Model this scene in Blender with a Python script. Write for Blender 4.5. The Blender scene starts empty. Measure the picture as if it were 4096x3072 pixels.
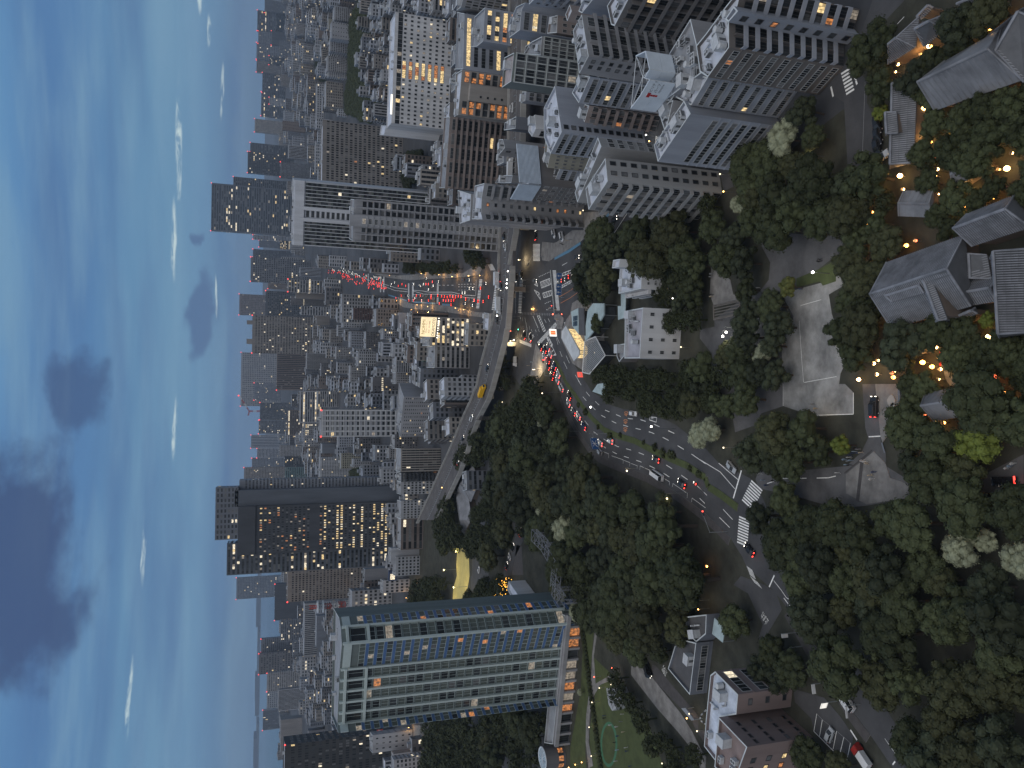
import bpy, math, random
from math import radians, sin, cos, pi
from mathutils import Vector, Matrix
random.seed(11)
S=bpy.context.scene; COL=S.collection; D=bpy.data
# ---------------------------------------------------------------- camera
CAMH=130.0; PITCH=radians(18.1425); ROLL=radians(.85)
cam=D.cameras.new('camera'); co=D.objects.new('camera',cam); COL.objects.link(co)
fw=Vector((0,cos(PITCH),-sin(PITCH))); up=Vector((0,sin(PITCH),cos(PITCH))); rt=Vector((1,0,0))
cu=cos(ROLL)*rt+sin(ROLL)*up; cv=sin(ROLL)*rt-cos(ROLL)*up      # picture right / picture down of an upright frame; the phone is held turned
co.matrix_world=Matrix(((cv.x,cu.x,-fw.x,0),(cv.y,cu.y,-fw.y,0),(cv.z,cu.z,-fw.z,CAMH),(0,0,0,1)))
cam.sensor_fit='HORIZONTAL'; cam.sensor_width=36; cam.lens=36*3076/4096; cam.clip_start=1; cam.clip_end=120000
S.camera=co
# ---------------------------------------------------------------- sky, sun, exposure
SUN_EL=radians(64); SUN_AZ=radians(199)
Wd=D.worlds.new('World'); S.world=Wd; Wd.use_nodes=True
nt=Wd.node_tree; nt.nodes.clear(); NN=nt.nodes.new; LK=nt.links.new
def mth(op,a,b=None,c=None,clamp=False):
    n=NN('ShaderNodeMath'); n.operation=op; n.use_clamp=clamp
    for i,v in enumerate((a,b,c)):
        if v is None: continue
        if isinstance(v,(int,float)): n.inputs[i].default_value=v
        else: LK(v,n.inputs[i])
    return n.outputs[0]
def mix(f,a,b,mode='MIX'):
    n=NN('ShaderNodeMix'); n.data_type='RGBA'; n.blend_type=mode
    for s,v in ((n.inputs['Factor'],f),(n.inputs[6],a),(n.inputs[7],b)):
        if isinstance(v,(int,float)): s.default_value=v
        elif isinstance(v,tuple): s.default_value=(*v,1)
        else: LK(v,s)
    return n.outputs[2]
def smooth(x,a,b):
    n=NN('ShaderNodeMapRange'); n.interpolation_type='SMOOTHSTEP'; LK(x,n.inputs[0]); n.inputs[1].default_value=a; n.inputs[2].default_value=b
    return n.outputs[0]
tc=NN('ShaderNodeTexCoord'); sep=NN('ShaderNodeSeparateXYZ'); LK(tc.outputs['Generated'],sep.inputs[0])
dx,dy,dz=sep.outputs
az=mth('ARCTAN2',dx,dy); el=mth('ARCSINE',dz)
sky=NN('ShaderNodeTexSky'); sky.sky_type='NISHITA'; sky.sun_disc=False; sky.sun_elevation=SUN_EL; sky.sun_rotation=SUN_AZ; sky.air_density=1.2; sky.dust_density=1.5; sky.ozone_density=3
sk=mix(1.0,sky.outputs[0],(.05,.05,.05),'MULTIPLY')
ramp=NN('ShaderNodeValToRGB'); LK(mth('MULTIPLY',el,1/.3,clamp=True),ramp.inputs[0])
cr=ramp.color_ramp; cr.elements[0].position=0; cr.elements[0].color=(.10,.20,.345,1); cr.elements[1].position=1; cr.elements[1].color=(.125,.285,.53,1)
for p,c in ((.10,(.115,.235,.41)),(.22,(.14,.29,.485)),(.33,(.15,.315,.50)),(.48,(.135,.295,.49)),(.62,(.10,.235,.46)),(.74,(.095,.22,.445)),(.88,(.13,.30,.54))):
    e=cr.elements.new(p); e.color=(*c,1)
base=mix(.10,ramp.outputs[0],sk)
def noise(vec,scale,detail=5,rough=.55,dist=0):
    n=NN('ShaderNodeTexNoise'); n.inputs['Scale'].default_value=scale; n.inputs['Detail'].default_value=detail; n.inputs['Roughness'].default_value=rough; n.inputs['Distortion'].default_value=dist
    LK(vec,n.inputs['Vector']); return n.outputs[0]
def comb(x,y,z):
    n=NN('ShaderNodeCombineXYZ')
    for i,v in enumerate((x,y,z)):
        if isinstance(v,(int,float)): n.inputs[i].default_value=v
        else: LK(v,n.inputs[i])
    return n.outputs[0]
# streaky high cloud, seen flatter towards the horizon
hv=comb(mth('MULTIPLY',az,2.2),mth('MULTIPLY',el,20.0),0.0)
n1=noise(hv,1.5,6,.55,.3)
base=mix(mth('MULTIPLY',smooth(n1,.38,.72),.7),base,(.20,.355,.51))
n2=noise(comb(mth('ADD',mth('MULTIPLY',az,1.6),3.0),mth('MULTIPLY',el,15.0),2.0),1.3,5,.5,.2)
base=mix(mth('MULTIPLY',smooth(n2,.44,.74),.7),base,(.085,.175,.36))
# cloud banks: (azimuth, elevation, half width, half height, raggedness)
nb=noise(comb(mth('MULTIPLY',az,4.5),mth('MULTIPLY',el,8.0),0.7),2.2,7,.55,.2)
wn=NN('ShaderNodeTexNoise'); wn.inputs['Scale'].default_value=1.6; wn.inputs['Detail'].default_value=6; wn.inputs['Roughness'].default_value=.6
LK(comb(mth('MULTIPLY',az,7.0),mth('MULTIPLY',el,11.0),5.0),wn.inputs['Vector']); ws=NN('ShaderNodeSeparateColor'); LK(wn.outputs['Color'],ws.inputs[0])
azw=mth('ADD',az,mth('MULTIPLY',mth('SUBTRACT',ws.outputs[0],.5),.12)); elw=mth('ADD',el,mth('MULTIPLY',mth('SUBTRACT',ws.outputs[1],.5),.075))
def blob(a,e,wa,we,k=.9):
    u=mth('DIVIDE',mth('SUBTRACT',azw,a),wa); v=mth('DIVIDE',mth('SUBTRACT',elw,e),we)
    r=mth('SQRT',mth('ADD',mth('MULTIPLY',u,u),mth('MULTIPLY',v,v)))
    return mth('ADD',r,mth('MULTIPLY',mth('SUBTRACT',nb,.5),-k*2))
dark=smooth(blob(-.205,.248,.155,.088,.55),1.0,.55)
dark2=smooth(blob(-.016,.200,.05,.034,.6),1.0,.4)
dark3=smooth(blob(.078,.068,.062,.022,.7),1.0,.5)
dark4=smooth(blob(.165,.077,.02,.009,.7),1.0,.4)
base=mix(mth('MULTIPLY',mth('MAXIMUM',dark,mth('MULTIPLY',dark2,.75)),.88),base,(.055,.092,.205))
base=mix(mth('MULTIPLY',mth('MAXIMUM',dark3,dark4),.75),base,(.085,.15,.30))
glow=smooth(blob(-.45,.27,.07,.03),1.0,.3)
base=mix(mth('MULTIPLY',glow,.75),base,(.42,.62,.68))
# thin bright streaks low over the skyline, torn by fine noise
nw=noise(comb(mth('MULTIPLY',az,26.0),mth('MULTIPLY',el,150.0),4.0),1.0,6,.6,.4)
def streak(a,e,wa,we):
    u=mth('DIVIDE',mth('SUBTRACT',az,a),wa); v=mth('DIVIDE',mth('SUBTRACT',mth('ADD',el,mth('MULTIPLY',mth('SUBTRACT',nb,.5),.012)),e),we)
    r=mth('ADD',mth('MULTIPLY',u,u),mth('MULTIPLY',v,v)); return mth('MULTIPLY',smooth(r,1.0,0.0),smooth(nw,.40,.62))
st=None
for q in ((.275,.0915,.085,.0042),(.165,.0965,.055,.004),(-.06,.096,.045,.003),(.335,.046,.04,.0022),(.44,.069,.03,.0028),(.40,.060,.02,.003),(-.20,.125,.05,.003),(-.36,.130,.05,.003),(.10,.052,.03,.0018)):
    s=streak(*q); st=s if st is None else mth('MAXIMUM',st,s)
base=mix(mth('MULTIPLY',st,.85),base,(.66,.80,.80))
# heaped cloud heads just above the horizon
nh=noise(comb(mth('MULTIPLY',az,8.0),1.3,0),2.6,6,.6)
top=mth('ADD',mth('MULTIPLY',nh,.055),.008)
heap=mth('MULTIPLY',smooth(mth('SUBTRACT',top,el),-.002,.0035),.30)
base=mix(heap,base,(.16,.27,.41))
# unseen grey sky overhead and behind the lookout, added to neutralise the light
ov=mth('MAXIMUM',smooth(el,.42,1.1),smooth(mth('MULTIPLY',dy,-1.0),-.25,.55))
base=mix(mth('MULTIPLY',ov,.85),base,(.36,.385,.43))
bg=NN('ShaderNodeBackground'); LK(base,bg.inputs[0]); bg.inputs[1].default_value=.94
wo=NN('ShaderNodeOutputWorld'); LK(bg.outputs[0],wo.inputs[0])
sun=D.lights.new('sun','SUN'); sun.energy=1.25; sun.angle=radians(70); sun.color=(1,.93,.86)
so=D.objects.new('sun',sun); COL.objects.link(so); so.rotation_euler=(radians(24),radians(-10),0)
S.view_settings.view_transform='Standard'; S.view_settings.look='None'; S.view_settings.gamma=1; S.view_settings.use_curve_mapping=False
S.view_settings.exposure=.0
cy=S.cycles; cy.use_denoising=True; cy.max_bounces=5; cy.diffuse_bounces=3; cy.glossy_bounces=3; cy.transmission_bounces=3; cy.sample_clamp_indirect=2; cy.caustics_reflective=False; cy.caustics_refractive=False
try: cy.use_light_tree=True
except Exception: pass
# ---------------------------------------------------------------- survey of the place, metres east, north and up from the foot of the lookout
BLD=[('apartment_block','grey concrete apartment block with a deep balcony front, standing over the dark road trees','building','concrete','roofblue',36.5,[(64.8,200.3),(59.3,214.1),(52.4,211.6),(57.7,198.4)],{2: ('b',11,4,0.08),3: ('s',11,[0.8,0.38],1.1,1.7,0.05)},3,1,0.9,'a1'),
('apartment_block','thin rear slab standing behind the grey balcony apartment block, with a pale rimmed roof','building','concrete','roofblue',36.5,[(72.3,205.6),(60.1,222.5),(56.5,220.2),(68.9,203.1)],{2: ('n',),3: ('g',11,2,0.7,0.55,0.05)},4,1,0.9,'a1b'),
('building','blue grey office block with a row of small square windows beside four ribbon bays','building','bluegrey','roofblue',31.4,[(101.6,265.5),(90.6,264.7),(82.7,257.8),(87.2,247.2),(105.8,254.5)],{3: ('s',11,[0.12],1.6,1.6,0.03),2: ('r',10,4,0.5,0.04)},9,1,0.9,'a2'),
('building','small olive walled building with little arched windows below the blue grey office block','building','olive','roofblue',27,[(93.1,275.0),(87.6,276.7),(82.0,272.6),(86.3,269.4)],{2: ('g',8,4,0.35,0.4,0)},1,1,0.9,'a2b'),
('building','dark grey block with deep shaded balcony floors and a cluttered narrow roof','building','greywall','roofblue',34,[(115.2,232.1),(99.0,226.2),(101.7,219.0),(117.3,224.9)],{2: ('b',10,3,0),1: ('s',11,[0.45,0.75],1.2,1.1,0)},9,1,0.9,'a3'),
('building','grey office wing with slanting ribbon windows, one of them lit orange, under the sign drum','building','bluegrey','roofblue',30,[(102.2,234.1),(99.0,241.9),(93.5,235.9),(98.8,226.7)],{2: ('r',9,5,0.5,0.06)},5,1,0.9,'a3b'),
('building','brown grey stepped block with sloping balcony fronts, squeezed in below the ribbon windowed wing','building','brown','roofblue',26,[(95.2,240.2),(92.1,242.7),(88.9,240.2),(93.3,236.3)],{2: ('b',8,3,0.1)},2,1,0.9,'a3c'),
('building','office block carrying the white octagonal sign drum and red logo on its crowded roof','building','greywall','roofgrey',27,[(88.5,181.4),(76.5,188.0),(77.2,165.3),(84.8,167.8),(93.0,171.1)],{3: ('n',),2: ('n',)},16,1,0.9,'a4'),
('building','pale blue grey building with five ribbon floors behind the large pale flowering tree','building','bluegrey','roofblue',26.5,[(73.6,174.5),(66.7,190.3),(61.4,187.9),(69.1,171.2)],{2: ('r5',7,7,0.5,0.06)},12,1,0.9,'a5'),
('building','low block with air conditioners on its roof, joined to the five ribbon floored building','building','greywall','roofblue',26,[(76.0,180.9),(77.3,189.8),(69.3,185.4),(70.4,183.7)],{},12,1,0.9,'a5b'),
('apartment_block','tall dark brown apartment house with pale balcony stacks at the lane crossing','building','darkbrown','roofblue',30.6,[(85.7,150.3),(83.1,158.1),(82.0,162.4),(75.0,160.5),(72.4,157.0),(75.9,148.5),(81.7,148.7),(82.7,146.1),(87.5,143.7)],{7: ('b',10,2,0.5),6: ('s',10,[0.25],1.3,1.3,0.2),5: ('b',10,2,0.0),4: ('r',9,6,0.42,0.07)},10,1,0.9,'a6'),
('building','pale narrow stair slab with a file of six windows, between the balcony stacks','building','bluegrey','roofblue',31.6,[(83.5,145.3),(82.2,148.7),(80.9,147.5),(81.7,143.8)],{2: ('s',8,[0.5],1.4,1.4,0.1)},0,1,0.9,'a7'),
('building','pale blue grey ribbon windowed office joined to the tall dark brown apartment house','building','bluegrey','roofblue',25.5,[(80.7,173.5),(76.6,180.5),(71.8,172.7),(76.1,165.0)],{2: ('r',8,6,0.42,0.1)},5,1,0.9,'a6b'),
('apartment_block','dark balcony block gridded with dividing fins, near the white sign drum','building','dark','roofblue',33,[(114.1,201.1),(112.4,208.2),(105.5,205.2),(104.1,202.9),(110.0,188.6)],{3: ('b',9,5,0.06)},5,1,0.9,'a8'),
('building','blank blue grey wall block behind the dark balcony building at the top edge','building','bluegrey','roofblue',30,[(129.7,227.0),(124.6,237.3),(122.5,234.2),(123.5,214.4)],{2: ('n',)},3,0,0.9,'a8b'),
('hotel','long white hotel with small square windows and a bright sign strip on its roof','building','white','roofblue',41.4,[(266.4,569.9),(190.9,580.6),(187.5,556.8),(263.0,546.1)],{2: ('hotel',)},4,1,0.9,'b1'),
('building','narrow grey annex slab standing at the end of the long white hotel','building','white','roofblue',41.4,[(202.0,608.2),(197.0,616.9),(189.6,592.3),(193.5,581.4)],{2: ('n',)},0,0,0.9,'b1b'),
('apartment_block','wide brown grey apartment slab with a fine window grid and a pale rooftop band','building','taupe','roofblue',76.0,[(248.0,775.2),(189.2,772.5),(190.2,750.5),(249.0,753.2)],{2: ('g',17,26,0.62,0.55,0.09)},4,0,0.9,'b2'),
('apartment_block','apartment block with orange lit balcony corridors on both sides of a blank lift core','building','tan','roofblue',34,[(162.1,392.5),(140.3,395.4),(138.4,386.0),(159.0,379.1)],{2: ('lobby',9,4)},3,1,0.9,'b3'),
('apartment_block','brown apartment slab with ten balcony floors, white cooling units and wavy stair ends','building','brown','roofgrey',32,[(150.8,427.1),(113.2,437.4),(109.5,422.6),(146.4,412.9)],{2: ('b',10,5,0.03)},3,1,0.9,'b4'),
('building','white office cube with three lit ribbon floors and a row of roof coolers','building','bluegrey','roofgrey',25,[(192.0,390.1),(178.8,395.8),(174.2,384.2),(172.0,372.6),(188.0,370.2)],{3: ('r',6,6,0.5,0.6),2: ('n',)},8,1,0.9,'b5'),
('building','low dark office with two glowing glass bands beside the white office cube','building','dark','roofgrey',14,[(198.0,441.4),(189.4,449.3),(177.0,412.4),(186.7,408.6)],{2: ('r',3,6,0.7,0.75)},5,1,0.9,'b5b'),
('building','long grey office with a lit glass strip behind the white office cube','building','bluegrey','roofgrey',26,[(210.1,424.3),(178.6,426.6),(171.9,409.1),(201.7,407.7)],{2: ('r',6,14,0.5,0.35)},3,0,0.9,'b5c'),
('building','office block with narrow window columns beyond the white office cube','building','greywall','roofgrey',28,[(214.8,410.2),(207.6,417.9),(204.9,408.0),(210.4,394.6)],{2: ('g',7,8,0.6,0.75,0.3)},3,0,0.9,'b5d'),
('building','pale corner office with three lit glass floors and a deep roof well','building','bluegrey','roofgrey',27,[(161.8,313.7),(158.6,324.1),(152.4,322.8),(149.4,308.1),(156.9,306.3),(157.9,301.3)],{4: ('n',),3: ('r',7,7,0.55,0.4),2: ('n',)},5,1,0.9,'b6'),
('building','grey apartment block with a file of tiny windows at the top edge','building','bluegrey','roofblue',29,[(155.3,282.7),(155.7,291.1),(151.8,290.9),(150.9,284.5),(150.1,273.7)],{3: ('b',8,3,0.1),2: ('s',8,[0.5],1,1,0.0)},3,1,0.9,'b6b'),
('building','dark gridded glass tower with a red lit roof terrace and a pale frame','building','darkgreen','roofpink',39,[(129.2,290.9),(118.3,293.7),(116.3,281.6),(126.2,278.5)],{2: ('gf',9,4,0.8,0.7,0.02),1: ('n',)},3,1,0.9,'b8'),
('apartment_block','five storey gridded apartment house with a railed roof, between two grey towers','building','greywall','roofgrey',24,[(142.5,302.8),(141.0,311.0),(132.0,290.3),(139.1,288.9)],{2: ('gf',7,5,0.75,0.7,0.05)},4,1,0.9,'b9'),
('building','small brown block with a grey roof, behind the deep shaded balcony building','building','brown','roofgrey',19,[(150.0,294.3),(144.2,296.5),(139.8,285.5),(146.6,285.0)],{2: ('g',5,3,0.45,0.45,0.1)},2,1,0.9,'b9b'),
('building','tiny pale roofed tower with a rimmed top beside the yellow windowed house','building','brown','roofblue',25,[(137.0,257.5),(135.3,261.6),(132.0,259.7),(133.7,255.4)],{2: ('g',7,1,0.4,0.4,0.1)},0,1,0.9,'b9c'),
('building','white octagonal stair tower with a pale roof, right of the narrow railway of noise walls','building','white','roofblue',27,[(106.7,294.1),(102.7,295.3),(99.2,290.8),(101.0,286.0),(107.0,287.7)],{3: ('n',),2: ('g',7,1,0.6,0.5,0)},1,1,0.9,'b10'),
('building','dark blue grey flat block pressed against the elevated expressway','building','slate','roofgrey',22,[(122.2,343.7),(119.0,344.7),(114.4,327.4),(119.7,326.6)],{2: ('n',),1: ('n',)},2,0,0.9,'b11'),
('building','narrow block with an open dark stair side and four orange lamps','building','greywall','roofgrey',27,[(111.6,336.3),(107.2,338.1),(104.3,336.5),(105.1,326.7),(110.0,330.2)],{3: ('lamps',5),2: ('s',6,[0.6],1.6,2,0.0)},1,1,0.9,'b12'),
('building','dark office with white glowing windows, topped by a folded corrugated metal screen','building','dark','roofgrey',29,[(94.2,297.2),(79.0,299.2),(72.8,286.6),(76.2,276.0),(92.0,280.3)],{2: ('g',8,5,0.5,0.5,0.35),3: ('n',)},3,1,0.9,'b13'),
('apartment_block','tall grey apartment slab seen end on, with a file of orange lit windows','building','greywall','roofblue',44.3,[(83.3,313.2),(70.0,317.1),(66.6,300.5),(69.5,302.6),(75.7,302.0),(80.8,298.4)],{4: ('b',13,1,0.1),3: ('s',13,[0.6],1.3,0.9,0.6),2: ('b',13,1,0.0)},4,1,0.9,'b14'),
('building','rooftop clad rear part of the tall grey apartment slab, joined to its left end','building','greywall','roofblue',42,[(90.9,352.4),(74.1,347.3),(72.0,328.6),(83.4,328.0)],{},9,0,0.9,'b14b'),
('building','grey office with three short ribbon windows tucked behind the pale rimmed apartment roof','building','bluegrey','roofgrey',22,[(85.0,277.6),(82.6,283.7),(78.4,278.1),(81.9,272.2)],{2: ('r',6,3,0.5,0.1)},3,1,0.9,'b15'),
('building','small grey walk up with open stair landings by the elevated expressway','building','bluegrey','roofblue',18,[(132.7,330.7),(127.8,331.8),(127.2,326.1),(130.6,324.8)],{2: ('b',5,2,0.1)},1,1,0.9,'b16'),
('building','low slate roofed building with a white wall, left of the octagonal stair tower','building','bluegrey','roofblue',20,[(91.8,300.2),(88.0,300.9),(86.7,293.2),(89.9,292.5)],{2: ('g',5,2,0.4,0.4,0.1)},2,1,0.9,'b17'),
('building','beige shed roofed building between the brown balcony slab and the expressway','building','greywall','roofgrey',15,[(105.6,373.3),(103.9,381.3),(97.3,354.1),(100.6,352.0)],{},4,0,0.9,'b18'),
('building','dark glass box with orange lit floors, beside the orange corridor apartments','building','dark','roofgrey',20,[(149.0,320.9),(146.4,322.7),(143.7,315.9),(147.9,315.2)],{2: ('n',)},2,0,0.9,'b19'),
('office_tower','tall white office slab with dark glass bays, a plain centre strip and red corner lights','building','whitetower','roofgrey',107.0,[(160.1,630.8),(113.6,645.0),(104.8,616.4),(151.3,602.1)],{2: ('wt',),1: ('n',)},6,0,0.9,'w'),
('apartment_tower','pale apartment tower with a projecting window spine in front of the white office slab','building','palegrey','roofgrey',83.0,[(100.9,431.9),(79.8,436.9),(75.6,419.4),(96.7,414.4)],{2: ('vt',)},3,0,0.9,'v'),
('hotel_tower','blue and green glass hotel tower with pale vertical fins and an open rimmed crown','building','princewall','roofgrey',98.1,[(-137.2,305.6),(-135.4,310.4),(-111.9,304.8),(-100.2,297.9),(-95.4,302.9),(-93.4,309.8),(-96.4,333.8),(-143.2,335.6)],{0: ('pb',26,2),1: ('pf',26,5),2: ('pb',26,6),3: ('pf',26,1),4: ('pb',26,2)},6,1,0.9,'p'),
('hotel_podium','long colonnade podium with lamplit bays at the foot of the glass hotel tower','building','greywall','roofgrey',6.7,[(-97.1,307.1),(-159.5,320.0),(-155.5,309.8),(-96.3,297.7)],{2: ('pod',12)},0,1,0.9,'pp'),
('building','white flat roofed house with a stepped roof, right of the four storey white building','building','white','roofblue',10.9,[(41.6,242.3),(32.0,243.2),(31.8,226.4),(39.3,226.0)],{2: ('g',4,2,0.18,0.25,0),1: ('b',4,1,0)},5,1,0.9,'n1'),
('building','taller white stair wall along the upper side of the white flat roofed house','building','white','roofblue',15.5,[(42.7,238.2),(40.0,239.0),(39.7,233.7),(42.3,232.9)],{},3,0,0.9,'n1b'),
('building','white four storey building with small black framed windows, a corrugated roof deck and roof coolers','building','white','roofstripe',13.4,[(25.0,232.9),(9.1,232.8),(8.9,221.8),(25.0,220.1)],{2: ('g',3,4,0.22,0.3,0.12)},10,1,0.9,'n2'),
('building','black and white porch block beside the four storey white building','building','dark','roofgrey',6,[(14.9,254.0),(10.6,253.9),(8.5,251.9),(10.5,247.9),(15.0,247.5)],{},1,0,0.9,'n3'),
('building','rose brown brick office with a stained pale blue flat roof beside the small car park','building','rosebrown','roofstain',15.3,[(-75.9,175.9),(-88.5,177.7),(-95.8,178.4),(-97.8,170.3),(-89.1,166.6),(-91.6,172.5),(-85.0,171.2),(-81.4,164.1),(-76.2,163.5),(-74.1,173.7)],{8: ('r',3,3,0.5,0.08),7: ('s',3,[0.55],1.5,1,0.0)},5,1,0.9,'k1'),
('building','taller windowless rose brown block rising from the stained roof office','building','rosebrown','rosebrown',17.9,[(-96.6,169.4),(-97.0,161.1),(-85.4,155.8),(-83.3,167.8)],{2: ('s',4,[0.7,0.5,0.3,0.12],1.4,0.8,0.0),1: ('s',4,[0.6,0.35,0.1],1.5,1.2,0.5)},4,1,0.9,'k2'),
('building','low dark flat roofed building beside the parking ramp','building','slate','roofdark',5,[(-89.5,215.8),(-92.7,202.6),(-76.0,199.5),(-78.1,210.4)],{1: ('r',1,8,0.4,0.12)},1,1,0.9,'k3'),
('building','long low dark roof slab near the tree edge above the parking ramp','building','slate','roofdark',4.5,[(-74.9,206.3),(-76.1,200.3),(-72.1,195.2),(-66.3,195.0),(-70.2,206.1)],{},2,0,0.9,'k4'),
('office_tower','stepped black giant office tower with a window grid lit yellow below and orange above','building','night','roofgrey',146.8,[(-154.8,720.0),(-111.9,720.0),(-109.9,760.0),(-164.8,762.0)],{0: ('nec',)},0,0,0,'m1'),
('building','large grey blank walled office with few slits of window beside the curving expressway','building','palegrey','roofgrey',22.2,[(-0.4,620.4),(-32.7,635.9),(-43.5,613.3),(-11.2,597.9)],{2: ('g',13,11,0.35,0.4,0.08)},5,0,0.9,'g1'),
('building','low white pavilion hall with a lit gridded wall beside the amber fairy lit tree','building','white','roofblue',8,[(-100.0,370.5),(-104.4,372.6),(-108.6,360.0),(-104.1,348.8)],{1: ('g',2,8,0.7,0.7,0.9),0: ('g',2,4,0.6,0.6,0.9)},0,1,0.9,'q1')]
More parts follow.
